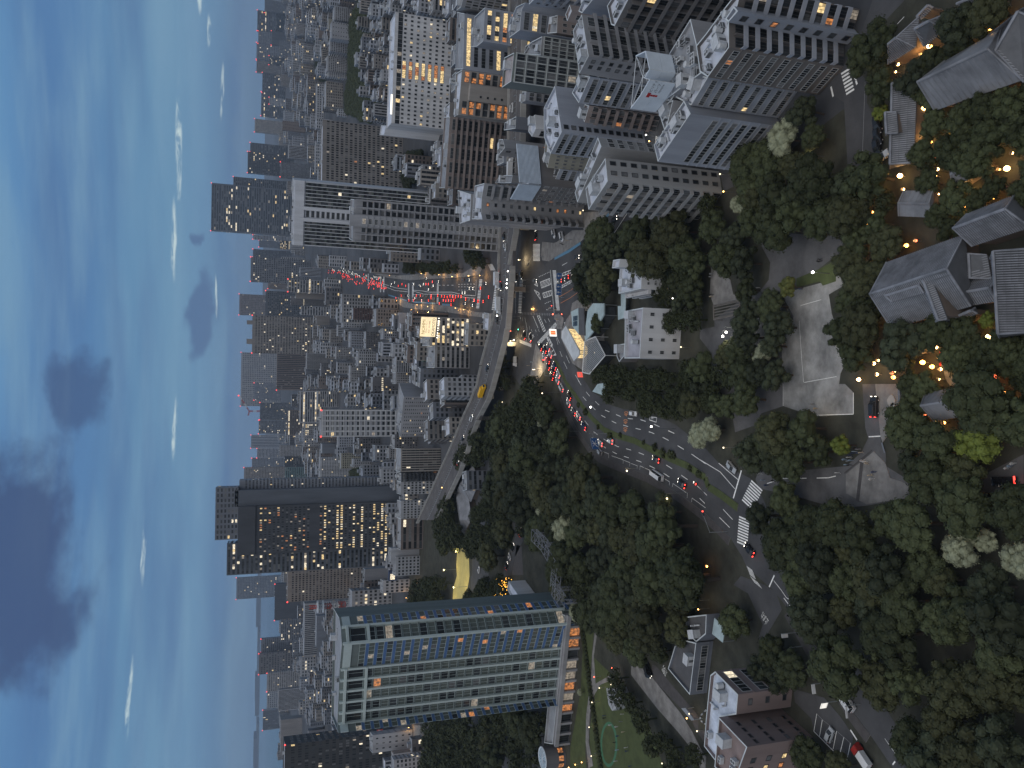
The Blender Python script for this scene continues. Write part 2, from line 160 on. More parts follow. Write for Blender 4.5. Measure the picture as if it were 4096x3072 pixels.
TOW=[('dark ribbed hall like tower block at the top edge of the skyline','slate','v',20,14,0.03,134.9,[(2361.3,5200.0),(2450.3,5200.0),(2465.7,5258.0),(2376.7,5258.0)],0,None),
('black tower with long lit floors, first on the skyline from the top edge','night','r',16,10,0.16,178.0,[(2239.3,5200.0),(2372.5,5200.0),(2387.4,5258.1),(2254.2,5258.1)],0,None),
('dark slab tower touching the lit black one near the top edge','slate','g',16,10,0.09,170.8,[(2158.8,5200.0),(2239.4,5200.0),(2251.4,5248.6),(2170.7,5248.6)],0,None),
('broad dusky tower with rows of pin lights, third along the skyline from the top edge','slate','g',16,12,0.07,180.2,[(2057.3,5200.0),(2164.6,5200.0),(2178.4,5258.4),(2071.1,5258.4)],0,None),
('brown ribbed tower with stepped top near the right of the skyline','taupe','v',20,10,0.02,178.8,[(1974.4,5200.0),(2049.9,5200.0),(2060.9,5248.8),(1985.4,5248.8)],0,None),
('long pale office slab with a dense window grid, below the black lit tower','palegrey','g',10,22,0.0,56.7,[(2254.6,5200.0),(2359.0,5200.0),(2368.9,5238.7),(2264.5,5238.7)],0,None),
('windowless charcoal box before the dusky slab towers','night','n',8,8,0,92.6,[(1994.8,4802.4),(2080.7,4802.4),(2087.9,4831.5),(2002.0,4831.5)],0,None),
('low dark office with a dotted grid, below the broad dusky tower','slate','g',12,10,0.05,57.3,[(1679.4,4143.2),(1753.8,4143.2),(1760.8,4172.4),(1686.5,4172.4)],0,None),
('dark mid tower with lit lines under the skyline, next to the brown ribbed one','night','g',14,8,0.3,101.7,[(2031.4,5200.0),(2090.9,5200.0),(2099.9,5239.0),(2040.4,5239.0)],0,None),
('wide dark block sprinkled with lights in the gap right of the tan tower','night','r',12,12,0.12,142.1,[(1847.3,5200.0),(1977.1,5200.0),(1989.7,5258.7),(1859.9,5258.7)],0,None),
('pale brown hotel slab with faint grid in front of the dotted dark block','taupe','g',14,12,0.04,54.0,[(1430.0,3898.8),(1486.0,3898.8),(1494.5,3937.9),(1438.5,3937.9)],0,None),
('low wide dark block with lit roof line, left of the skyline gap','night','r',12,14,0.14,147.2,[(1698.1,5200.0),(1853.8,5200.0),(1865.6,5258.8),(1709.9,5258.8)],0,None),
('slender pale office before the wide dark block','palegrey','g',12,5,0.12,101.6,[(1577.8,4613.0),(1617.4,4613.0),(1625.3,4652.2),(1585.7,4652.2)],0,None),
('plain tan tower standing alone above the skyline','tan','g',24,10,0.0,184.7,[(1589.7,5200.0),(1674.8,5200.0),(1682.0,5239.3),(1596.9,5239.3)],0,None),
('dark red brown block with a lit edge below the tan tower','umber','s',12,6,0.06,71.0,[(819.3,2624.8),(850.2,2624.8),(855.8,2654.3),(824.8,2654.3)],0,None),
('black tower with a slanted pale flank, right of its wider twin','night','r',22,6,0.05,195.2,[(1200.7,4273.6),(1249.3,4273.6),(1255.9,4313.0),(1207.4,4313.0)],0,None),
('black office tower with two clumps of lit windows and red roof lights','night','g',24,12,0.12,194.4,[(913.7,3586.1),(1007.4,3586.1),(1015.2,3635.5),(921.6,3635.5)],0,None),
('narrow dark tower shoulder to shoulder with the highest right hand tower','darkslate','r',30,6,0.04,247.0,[(813.9,3421.3),(850.1,3421.3),(856.6,3465.8),(820.3,3465.8)],0,None),
('pale grey block with tall slot windows, before the black towers','palegrey','v',14,8,0.0,58.9,[(650.7,2337.3),(686.8,2337.3),(693.4,2376.8),(657.4,2376.8)],0,None),
('slate tower covered in a very fine pale grid','slate','g',22,18,0.02,83.1,[(571.6,2255.1),(613.7,2255.1),(619.9,2294.6),(577.7,2294.6)],0,None),
('grey clinic block by the dark wood with white lamps along its roof','greywall','g',9,9,0.08,31.0,[(512.9,1303.5),(537.6,1303.5),(544.5,1332.7),(519.7,1332.7)],0,None),
('small white block at the end of the lamp topped clinic','offwhite','g',8,5,0.05,29.3,[(506.2,1310.5),(515.8,1310.5),(521.3,1334.9),(511.7,1334.9)],0,None),
('pale block with four rows of windows standing against the dark wood','palegrey','g',8,8,0.02,29.7,[(532.3,1271.0),(553.7,1271.0),(560.9,1300.1),(539.5,1300.1)],0,None),
('long blank pale hall with a slim dark window row beside the wood','palegrey','s',8,8,0.02,31.5,[(532.2,1222.0),(557.8,1222.0),(566.5,1255.9),(540.9,1255.9)],0,None),
('pale punched window block with roof lights at the upper end of the wood','palegrey','g',8,12,0.04,26.4,[(569.1,1239.3),(590.0,1239.3),(599.1,1273.1),(578.2,1273.1)],0,None),
('flat olive roofed hall behind the long blank pale hall','olive','n',4,4,0,17.9,[(652.9,1462.8),(672.1,1462.8),(679.7,1491.8),(660.5,1491.8)],0,None),
('square brown grey office with staggered window slots, left end of the dark wood','tan','g',9,9,0.06,28.1,[(475.3,1365.2),(518.8,1365.2),(528.2,1409.2),(484.7,1409.2)],0,None),
('long low white building with tall lit windows behind the square brown office','offwhite','g',3,16,0.18,15.5,[(593.1,1813.0),(680.3,1813.0),(686.3,1842.4),(599.2,1842.4)],0,None),
('mid grey flats on the slope above the wood','greywall','g',9,7,0.03,36.0,[(1116.0,2570.2),(1149.4,2570.2),(1156.8,2599.3),(1123.4,2599.3)],0,None),
('dark brown windowless block with a white box roof above the wood','umber','n',5,5,0,19.5,[(739.0,1707.6),(763.8,1707.6),(770.0,1731.8),(745.1,1731.8)],0,None),
('pale cube building at the shoulder of the brown apartment slab','palegrey','g',5,4,0.0,21.6,[(607.9,2036.0),(630.1,2036.0),(634.5,2060.6),(612.3,2060.6)],0,None),
('long white gridded low block peeping over the brown apartment slab','offwhite','g',4,10,0.02,16.0,[(476.8,1816.9),(550.9,1816.9),(555.9,1846.5),(481.7,1846.5)],0,None),
('little white framed block at the lower tip of the wood','offwhite','g',4,3,0.0,14.0,[(436.7,1292.1),(448.1,1292.1),(451.0,1306.8),(439.6,1306.8)],0,None),
('blue grey lit block below the slanted flank tower','bluegrey','g',8,6,0.1,38.9,[(765.6,2646.9),(811.4,2646.9),(815.8,2671.6),(769.9,2671.6)],0,None),
('highest dark glass tower on the right skyline with lit floor strips','darkslate','r',36,16,0.12,328.6,[(609.2,3378.4),(805.6,3378.4),(811.8,3428.0),(615.3,3428.0)],0,None),
('slim pale tower clinging to the left of the highest dark tower','bluegrey','r',24,2,0.1,172.6,[(705.3,4063.6),(728.4,4063.6),(731.6,4093.4),(708.4,4093.4)],0,None),
('small dome topped grey tower in the haze','slate','v',18,6,0.0,147.3,[(855.4,5200.0),(900.0,5200.0),(903.5,5234.8),(858.9,5234.8)],0,None),
('brightly dotted office behind the white slab tower','night','g',9,9,0.75,54.6,[(588.0,3584.4),(624.1,3584.4),(626.6,3609.3),(590.5,3609.3)],0,None),
('dark narrow tower left of the dome topped one','darkslate','g',26,7,0.04,167.8,[(562.3,3708.5),(599.3,3708.5),(603.0,3748.4),(566.0,3748.4)],0,None),
('wide blue black tower with a close pale grid and red corner lights','slate','g',26,13,0.12,157.4,[(267.1,2196.7),(333.3,2196.7),(337.0,2241.5),(270.7,2241.5)],0,None),
('white striped office in front of the wide blue black tower','palegrey','r',12,10,0.02,70.6,[(352.3,2534.9),(390.6,2534.9),(393.3,2564.8),(354.9,2564.8)],0,None),
('small white striped office tucked beside the white slab tower','palegrey','r',7,4,0.0,30.3,[(400.3,2544.6),(415.1,2544.6),(417.0,2564.5),(402.2,2564.5)],0,None),
('curved grey office where the avenue bends','bluegrey','v',12,6,0.02,45.6,[(240.3,1825.1),(260.7,1825.1),(263.1,1855.0),(242.7,1855.0)],0,None),
('grey office with bright lit bars along the left of the avenue','greywall','r',14,10,0.3,77.9,[(180.3,1623.7),(206.1,1623.7),(208.6,1658.6),(182.8,1658.6)],0,None),
('brown tower between the two gridded giants','umber','g',18,6,0.08,101.8,[(399.4,3513.2),(427.0,3513.2),(429.1,3543.1),(401.5,3543.1)],0,None),
('stepped brown tower with an antenna, tallest of the middle skyline','umber','g',30,12,0.08,261.5,[(414.6,5200.0),(548.7,5200.0),(551.2,5244.9),(417.1,5244.9)],0,None),
('dark gridded slab below the stepped brown tower','darkslate','g',26,16,0.05,118.8,[(147.2,1985.4),(220.6,1985.4),(222.8,2025.4),(149.4,2025.4)],0,None),
('huge brown grey hotel slab with square windows all over','taupe','g',24,24,0.12,147.0,[(59.9,1795.8),(143.8,1795.8),(145.3,1840.7),(61.4,1840.7)],0,None),
('right roof house with a red light on the huge hotel slab','taupe','n',3,3,0,159.6,[(123.9,1803.8),(132.7,1803.8),(133.5,1823.7),(124.8,1823.7)],147.0,'huge'),
('left roof house with a red light on the huge hotel slab','taupe','n',3,3,0,159.7,[(80.3,1803.8),(91.6,1803.8),(92.2,1823.7),(80.9,1823.7)],147.0,'huge'),
('broad white ribbed tower left of the huge hotel slab','greywall','g',22,26,0.06,245.1,[(-166.6,5200.0),(176.7,5200.0),(176.7,5250.0),(-166.5,5250.0)],0,None),
('squat chocolate brown block with faint ribs in the middle distance','umber','v',16,20,0.02,81.9,[(-28.4,2380.3),(88.0,2380.3),(88.4,2430.3),(-28.1,2430.3)],0,None),
('charcoal block with one row of small warm windows','charcoal','s1',10,10,0.9,69.3,[(161.4,1693.7),(179.1,1693.7),(180.6,1718.7),(162.9,1718.7)],0,None),
('plain brown wall block beside the row of warm windows','taupe','n',8,5,0,60.7,[(172.2,1665.3),(190.5,1665.3),(192.2,1690.3),(173.8,1690.3)],0,None),
('charcoal cube with four white lights near the avenue','charcoal','g',6,4,0.12,26.7,[(128.7,1323.5),(157.3,1323.5),(158.9,1348.4),(130.4,1348.4)],0,None),
('white banded office with wavy balconies left of the charcoal block','palegrey','r',12,5,0.02,58.9,[(122.2,1470.6),(138.2,1470.6),(139.6,1495.5),(123.5,1495.5)],0,None),
('grey office with scattered windows along the left side of the avenue','greywall','g',10,8,0.15,35.0,[(72.8,962.4),(107.6,962.4),(109.0,987.4),(74.2,987.4)],0,None),
('plain tan block below the huge hotel slab','taupe','n',6,4,0,24.6,[(108.7,1569.4),(130.5,1569.4),(131.4,1589.4),(109.6,1589.4)],0,None),
('white walk up with balconies behind the dark maroon block','offwhite','g',8,5,0.05,27.4,[(71.0,1027.9),(85.4,1027.9),(86.3,1047.9),(71.9,1047.9)],0,None),
('dark maroon stepped block near the avenue','maroon','g',9,8,0.05,26.9,[(72.8,911.6),(86.4,911.6),(87.7,936.6),(74.2,936.6)],0,None),
('brown grey office with a pale roof box, left of the avenue pavement','taupe','g',8,5,0.08,21.7,[(54.8,759.3),(71.8,759.3),(73.0,784.2),(56.0,784.2)],0,None),
('white framed low office with an orange light','offwhite','v',6,6,0.1,16.7,[(69.8,1208.4),(86.7,1208.4),(87.5,1228.4),(70.6,1228.4)],0,None),
('bluish flats with stacked balconies in the old block','bluegrey','g',9,6,0.04,19.9,[(44.3,1002.0),(64.3,1002.0),(65.2,1027.0),(45.1,1027.0)],0,None),
('charcoal flats with a row of lit lobbies','charcoal','g',8,8,0.15,15.7,[(38.1,880.9),(57.2,880.9),(58.0,905.9),(39.0,905.9)],0,None),
('small blue grey walk up beside the brown grey office','bluegrey','g',6,4,0.1,12.8,[(43.2,771.5),(53.6,771.5),(54.3,791.5),(43.9,791.5)],0,None),
('dun block with bright roof lamps','taupe','g',6,5,0.08,18.9,[(64.8,1313.6),(86.1,1313.6),(86.8,1333.6),(65.5,1333.6)],0,None),
('grey roofed hall with a broad white base strip','greywall','v',10,14,0.0,41.6,[(23.7,1582.7),(56.0,1582.7),(56.5,1617.7),(24.2,1617.7)],0,None),
('grey block with a line of pink lamps','greywall','g',8,7,0.12,20.7,[(34.4,1187.8),(52.8,1187.8),(53.2,1207.8),(34.8,1207.8)],0,None),
('charcoal block with a lit stairwell','charcoal','g',8,8,0.3,22.9,[(9.5,1452.9),(32.9,1452.9),(33.1,1477.9),(9.7,1477.9)],0,None),
('slope fronted white house block with stepped glass roof','offwhite','g',8,5,0.04,20.3,[(18.3,915.7),(36.0,915.7),(36.3,935.7),(18.6,935.7)],0,None),
('grey gallery access flats in the dense old block','greywall','g',9,7,0.06,19.8,[(-0.2,997.0),(20.5,997.0),(20.6,1022.0),(-0.1,1022.0)],0,None),
('white stepped office with a slanted glass roof near the green sign','offwhite','r',7,4,0.05,13.6,[(8.8,688.2),(21.2,688.2),(21.5,708.2),(9.0,708.2)],0,None),
('grey office with white skylights below the slanted glass roof','greywall','g',7,5,0.1,11.7,[(-1.5,698.6),(8.9,698.6),(9.0,718.6),(-1.5,718.6)],0,None),
('thin pale tower beside the slanted glass roof','palegrey','g',8,3,0.05,7.0,[(5.0,768.2),(16.6,768.2),(16.7,783.2),(5.1,783.2)],0,None),
('charcoal block with seven red white lamps in a row','charcoal','s1',7,7,0.9,24.9,[(-8.9,753.6),(4.7,753.6),(4.6,773.6),(-8.9,773.6)],0,None),
('grey office of eight yellow lit floors by the expressway, under the bright rooftop sign','greywall','R',8,11,0.62,25.5,[(23.8,487.5),(42.6,487.5),(43.6,512.4),(24.8,512.4)],0,None),
('grey annex with angled skylight roof left of the yellow lit office','greywall','r',7,6,0.3,22.4,[(9.7,486.5),(23.8,486.5),(24.3,511.5),(10.2,511.5)],0,None),
('dark gridded tower under construction with orange lit edge and a crane on top','darkslate','g',24,18,0.1,127.9,[(-154.0,3146.1),(-86.5,3146.1),(-87.5,3191.1),(-155.1,3191.1)],0,None),
('grey tower with white lit edges, left of the crane tower','slate','r',22,12,0.12,131.5,[(-238.6,3608.7),(-177.7,3608.7),(-179.1,3648.6),(-240.0,3648.6)],0,None),
('grey skyline block with red lights, right of the crane tower','slate','g',20,14,0.1,163.5,[(-128.4,5198.8),(-17.1,5198.8),(-17.5,5248.8),(-128.8,5248.8)],0,None),
('pale striped twin tower on the skyline','bluegrey','v',22,8,0.06,178.0,[(-436.2,5200.0),(-350.9,5200.0),(-352.8,5240.0),(-438.0,5240.0)],0,None),
('hazy blue tower in the gap, left of the striped twin tower','bluegrey','r',22,8,0.06,137.5,[(-363.2,3778.9),(-317.9,3778.9),(-320.0,3818.8),(-365.4,3818.8)],0,None),
('dim tower with a red light next to the brown gridded one','slate','g',20,8,0.05,165.4,[(-481.3,4479.8),(-430.2,4479.8),(-433.2,4529.7),(-484.4,4529.7)],0,None),
('tall brown gridded tower with red roof lights, right of the stepped black giant','taupe','g',30,12,0.1,184.3,[(-405.2,3222.0),(-346.5,3222.0),(-349.6,3266.9),(-408.3,3266.9)],0,None),
('black glass office with a white lit top','night','r',12,7,0.12,56.3,[(-256.5,2370.5),(-224.0,2370.5),(-225.5,2395.5),(-258.0,2395.5)],0,None),
('dark teal office beside the black glass one','teal','r',12,8,0.05,59.0,[(-275.5,2219.2),(-240.8,2219.2),(-242.5,2244.2),(-277.2,2244.2)],0,None),
('dim beige gridded block in front of the hazy towers','greywall','g',14,10,0.04,67.3,[(-240.0,2542.7),(-205.2,2542.7),(-206.7,2572.6),(-241.6,2572.6)],0,None),
('brown layered office behind the wave fronted building','umber','r',8,14,0.2,47.6,[(-166.6,2432.7),(-89.2,2432.7),(-90.2,2462.7),(-167.6,2462.7)],0,None),
('wave fronted white banded office with lit floor ends','palegrey','r',10,12,0.25,48.1,[(-88.5,1682.8),(-21.3,1682.8),(-21.9,1712.8),(-89.1,1712.8)],0,None),
('white gridded office with amber windows right of the dome roofed hall','palegrey','g',9,5,0.3,35.0,[(-145.6,1766.3),(-123.8,1766.3),(-124.9,1791.3),(-146.8,1791.3)],0,None),
('grey office with amber lit floors left of the wave front','greywall','g',8,7,0.4,33.9,[(-121.6,1771.9),(-91.9,1771.9),(-92.8,1796.8),(-122.5,1796.8)],0,None),
('grey vaulted roof hall with dark front','slate','n',4,4,0,22.2,[(-128.8,1407.4),(-112.3,1407.4),(-114.8,1457.3),(-131.3,1457.3)],0,None),
('drab office with white lit stripes right of the green glass block','greywall','r',10,6,0.1,35.0,[(-44.6,1357.2),(-16.8,1357.2),(-17.3,1387.2),(-45.0,1387.2)],0,None),
('white framed green glass apartment tower standing over the expressway','offwhite','gl',17,5,0.14,78.0,[(-48.4,689.6),(-25.3,689.6),(-26.0,711.6),(-49.1,711.6)],0,None),
('charcoal flats with deep square loggias','charcoal','g',8,4,0.08,23.2,[(-74.9,869.3),(-63.3,869.3),(-64.2,889.3),(-75.9,889.3)],0,None),
('bluish flats behind the square loggias','bluegrey','g',8,4,0.05,25.3,[(-90.7,1084.3),(-77.1,1084.3),(-78.1,1104.3),(-91.7,1104.3)],0,None),
('white open framed block with pipes on its roof','offwhite','g',6,4,0.06,19.6,[(-77.9,768.0),(-62.9,768.0),(-64.2,789.9),(-79.1,789.9)],0,None),
('charcoal gridded flats right of the white open framed block','charcoal','g',8,6,0.06,19.0,[(-56.9,656.3),(-45.1,656.3),(-46.1,678.3),(-58.0,678.3)],0,None),
('tan office with vertical window strips and an orange lit roof edge','tan','vb',9,9,0.04,29.3,[(-66.3,566.3),(-49.2,566.3),(-50.9,594.2),(-68.0,594.2)],0,None),
('dark balcony flats left of the tan office','night','b',9,3,0.03,26.9,[(-75.1,577.3),(-68.5,577.3),(-69.8,595.2),(-76.4,595.2)],0,None),
('white narrow apartment house with ladder windows by the expressway','offwhite','g',9,5,0.12,26.8,[(-84.9,578.7),(-75.3,578.7),(-76.8,596.7),(-86.4,596.7)],0,None),
('white flats with slotted side wall, in front of the dark corridor of lights','offwhite','g',8,7,0.1,23.4,[(-106.4,596.3),(-92.4,596.3),(-94.2,614.2),(-108.2,614.2)],0,None),
('low brown office with lit slots and zigzag stairs at the park edge','umber','r',4,4,0.1,17.8,[(-137.4,626.1),(-111.8,626.1),(-114.3,648.0),(-140.0,648.0)],0,None),
('white gridded curved office rising behind the dark grove','offwhite','g',20,16,0.03,46.6,[(-140.3,1120.8),(-108.4,1120.8),(-110.4,1150.8),(-142.3,1150.8)],0,None),
('olive flats with balcony teeth','olive','g',9,7,0.03,26.4,[(-114.5,1030.7),(-94.7,1030.7),(-96.0,1052.7),(-115.8,1052.7)],0,None),
('white stair block with a blue side','offwhite','g',8,3,0.04,20.8,[(-103.5,942.0),(-93.7,942.0),(-94.8,960.0),(-104.6,960.0)],0,None),
('grey low office with vents behind the tan office','greywall','g',6,5,0.1,13.1,[(-71.3,722.5),(-62.6,722.5),(-63.6,740.5),(-72.3,740.5)],0,None),
('white chapel like building with turret shaped roof pieces','offwhite','g',6,6,0.1,19.5,[(-161.6,638.5),(-145.6,638.5),(-147.9,654.3),(-163.8,654.3)],0,None),
('white spired roof piece rising beside the low brown office','offwhite','n',4,3,0,23.0,[(-152.4,641.5),(-138.8,641.5),(-140.7,655.3),(-154.3,655.3)],0,None),
('dark glass wing attached to the left of the stepped black giant','darkslate','r',40,12,0.14,156.1,[(-175.7,735.0),(-147.1,735.0),(-152.3,774.7),(-180.9,774.7)],0,'m1'),
('pale blue ribbed flank tower attached to the right of the stepped black giant','bluegrey','g',46,9,0.02,146.5,[(-100.3,740.0),(-91.1,740.0),(-93.4,769.9),(-102.6,769.9)],0,'m1'),
('pale crown storey block on top of the stepped black giant','slate','g',6,10,0.1,165.7,[(-141.0,722.0),(-94.8,722.0),(-98.6,761.8),(-144.9,761.8)],146.8,'m1'),
('plain brown hotel slab with tiny windows left of the stepped black giant','brownslab','g',24,22,0.03,96.1,[(-251.7,908.6),(-197.7,908.6),(-202.4,940.3),(-256.3,940.3)],0,None),
('slender grey residential tower at the edge of the bay','slate','g',26,14,0.08,253.6,[(-1399.9,5200.0),(-1261.1,5200.0),(-1266.3,5234.6),(-1405.2,5234.6)],0,None),
('black flat topped block before the water','night','n',12,8,0.05,75.9,[(-740.9,2479.8),(-628.3,2479.8),(-634.7,2519.3),(-747.4,2519.3)],0,None),
('grey block with square dark openings before the black flat topped one','greywall','g',6,7,0.02,37.3,[(-740.9,2543.6),(-694.8,2543.6),(-699.8,2573.2),(-745.8,2573.2)],0,None),
('slate office with a line of yellow windows near the bay','slate','r',12,14,0.12,60.9,[(-770.0,2361.2),(-706.8,2361.2),(-713.1,2395.6),(-776.3,2395.6)],0,None),
('dark residential tower with lit top, right of the black capped one','slate','g',18,10,0.08,113.9,[(-881.8,2617.3),(-838.6,2617.3),(-845.2,2651.7),(-888.4,2651.7)],0,None),
('black capped tower with a coarse pale grid','charcoal','g',14,11,0.07,119.7,[(-934.0,2564.4),(-867.8,2564.4),(-874.8,2598.7),(-941.0,2598.7)],0,None),
('gridded hotel with a glowing white roof sign band','greywall','g',16,14,0.06,98.1,[(-886.9,2294.7),(-834.0,2294.7),(-841.5,2328.9),(-894.3,2328.9)],0,None),
('pale finned office behind the glass hotel tower','palegrey','v',9,16,0.0,70.5,[(-886.1,2147.9),(-828.7,2147.9),(-835.5,2177.1),(-892.9,2177.1)],0,None),
('dim block with a small lit emblem on its roof corner','greywall','g',6,9,0.04,67.7,[(-1830.5,4470.4),(-1727.6,4470.4),(-1734.4,4499.6),(-1837.3,4499.6)],0,None),
('broadcast like building with a stepped wedge top at the waterside','slate','v',8,18,0.1,91.6,[(-1753.4,4039.5),(-1651.8,4039.5),(-1660.1,4073.5),(-1761.7,4073.5)],0,None),
('white office with lit square windows beside the rail line','palegrey','g',5,6,0.4,31.9,[(-673.0,1805.5),(-628.3,1805.5),(-633.4,1829.9),(-678.2,1829.9)],0,None),
('very long low warehouse roof behind the glass hotel tower','greywall','v',4,26,0.0,26.6,[(-621.2,1786.7),(-501.2,1786.7),(-512.1,1845.7),(-632.1,1845.7)],0,None),
('dark steel roofed shed next to the long warehouse','slate','n',3,3,0,17.6,[(-520.7,1543.5),(-458.5,1543.5),(-465.8,1582.8),(-528.0,1582.8)],0,None),
('broad flat brown warehouse near the bay','taupe','n',3,3,0,58.0,[(-1081.1,2310.7),(-979.1,2310.7),(-994.1,2368.8),(-1096.1,2368.8)],0,None),
('dark warehouse below the broad flat brown one','charcoal','n',3,3,0,30.6,[(-709.1,1534.0),(-677.6,1534.0),(-685.2,1563.1),(-716.6,1563.1)],0,None),
('dark striped office peeping out under the glass hotel tower','slate','r',18,8,0.05,42.6,[(-419.6,908.3),(-402.8,908.3),(-410.4,937.3),(-427.2,937.3)],0,None),
('huge black gridded office at the bottom edge of the picture','black','gk',16,16,0.03,102.6,[(-371.7,736.2),(-335.4,736.2),(-348.7,784.4),(-385.0,784.4)],0,None),
('white nine storey flats with balcony zigzags, by the orange lit street','offwhite','s',6,7,0.1,33.4,[(-317.1,659.8),(-301.7,659.8),(-306.4,677.2),(-321.8,677.2)],0,None),
('grey office with dark grids and orange shop lights behind the grove','greywall','g',8,6,0.2,39.2,[(-229.7,775.7),(-208.4,775.7),(-213.3,805.3),(-234.7,805.3)],0,None),
('white office with pale framed windows beside the moustached sign wall','offwhite','g',5,4,0.1,22.8,[(-187.6,683.7),(-176.3,683.7),(-179.1,701.4),(-190.4,701.4)],0,None),
('pale stair block with a round blue logo','palegrey','n',7,4,0.1,24.8,[(-203.1,792.4),(-191.3,792.4),(-193.6,808.2),(-205.4,808.2)],0,None),
('grey depot block near the lit masts','greywall','g',4,5,0.2,27.3,[(-813.9,1938.3),(-782.8,1938.3),(-789.8,1967.5),(-820.9,1967.5)],0,None),
('striped white shed near the waterside','offwhite','r',4,10,0.2,23.3,[(-1047.6,2377.1),(-1016.5,2377.1),(-1023.8,2406.2),(-1054.9,2406.2)],0,None),
('plain dark shaft attached between window wall and ribs of the stepped black giant','darkslate','n',3,3,0,149.8,[(-112.3,722.0),(-97.8,722.0),(-101.0,759.9),(-115.6,759.9)],0,'m1')]
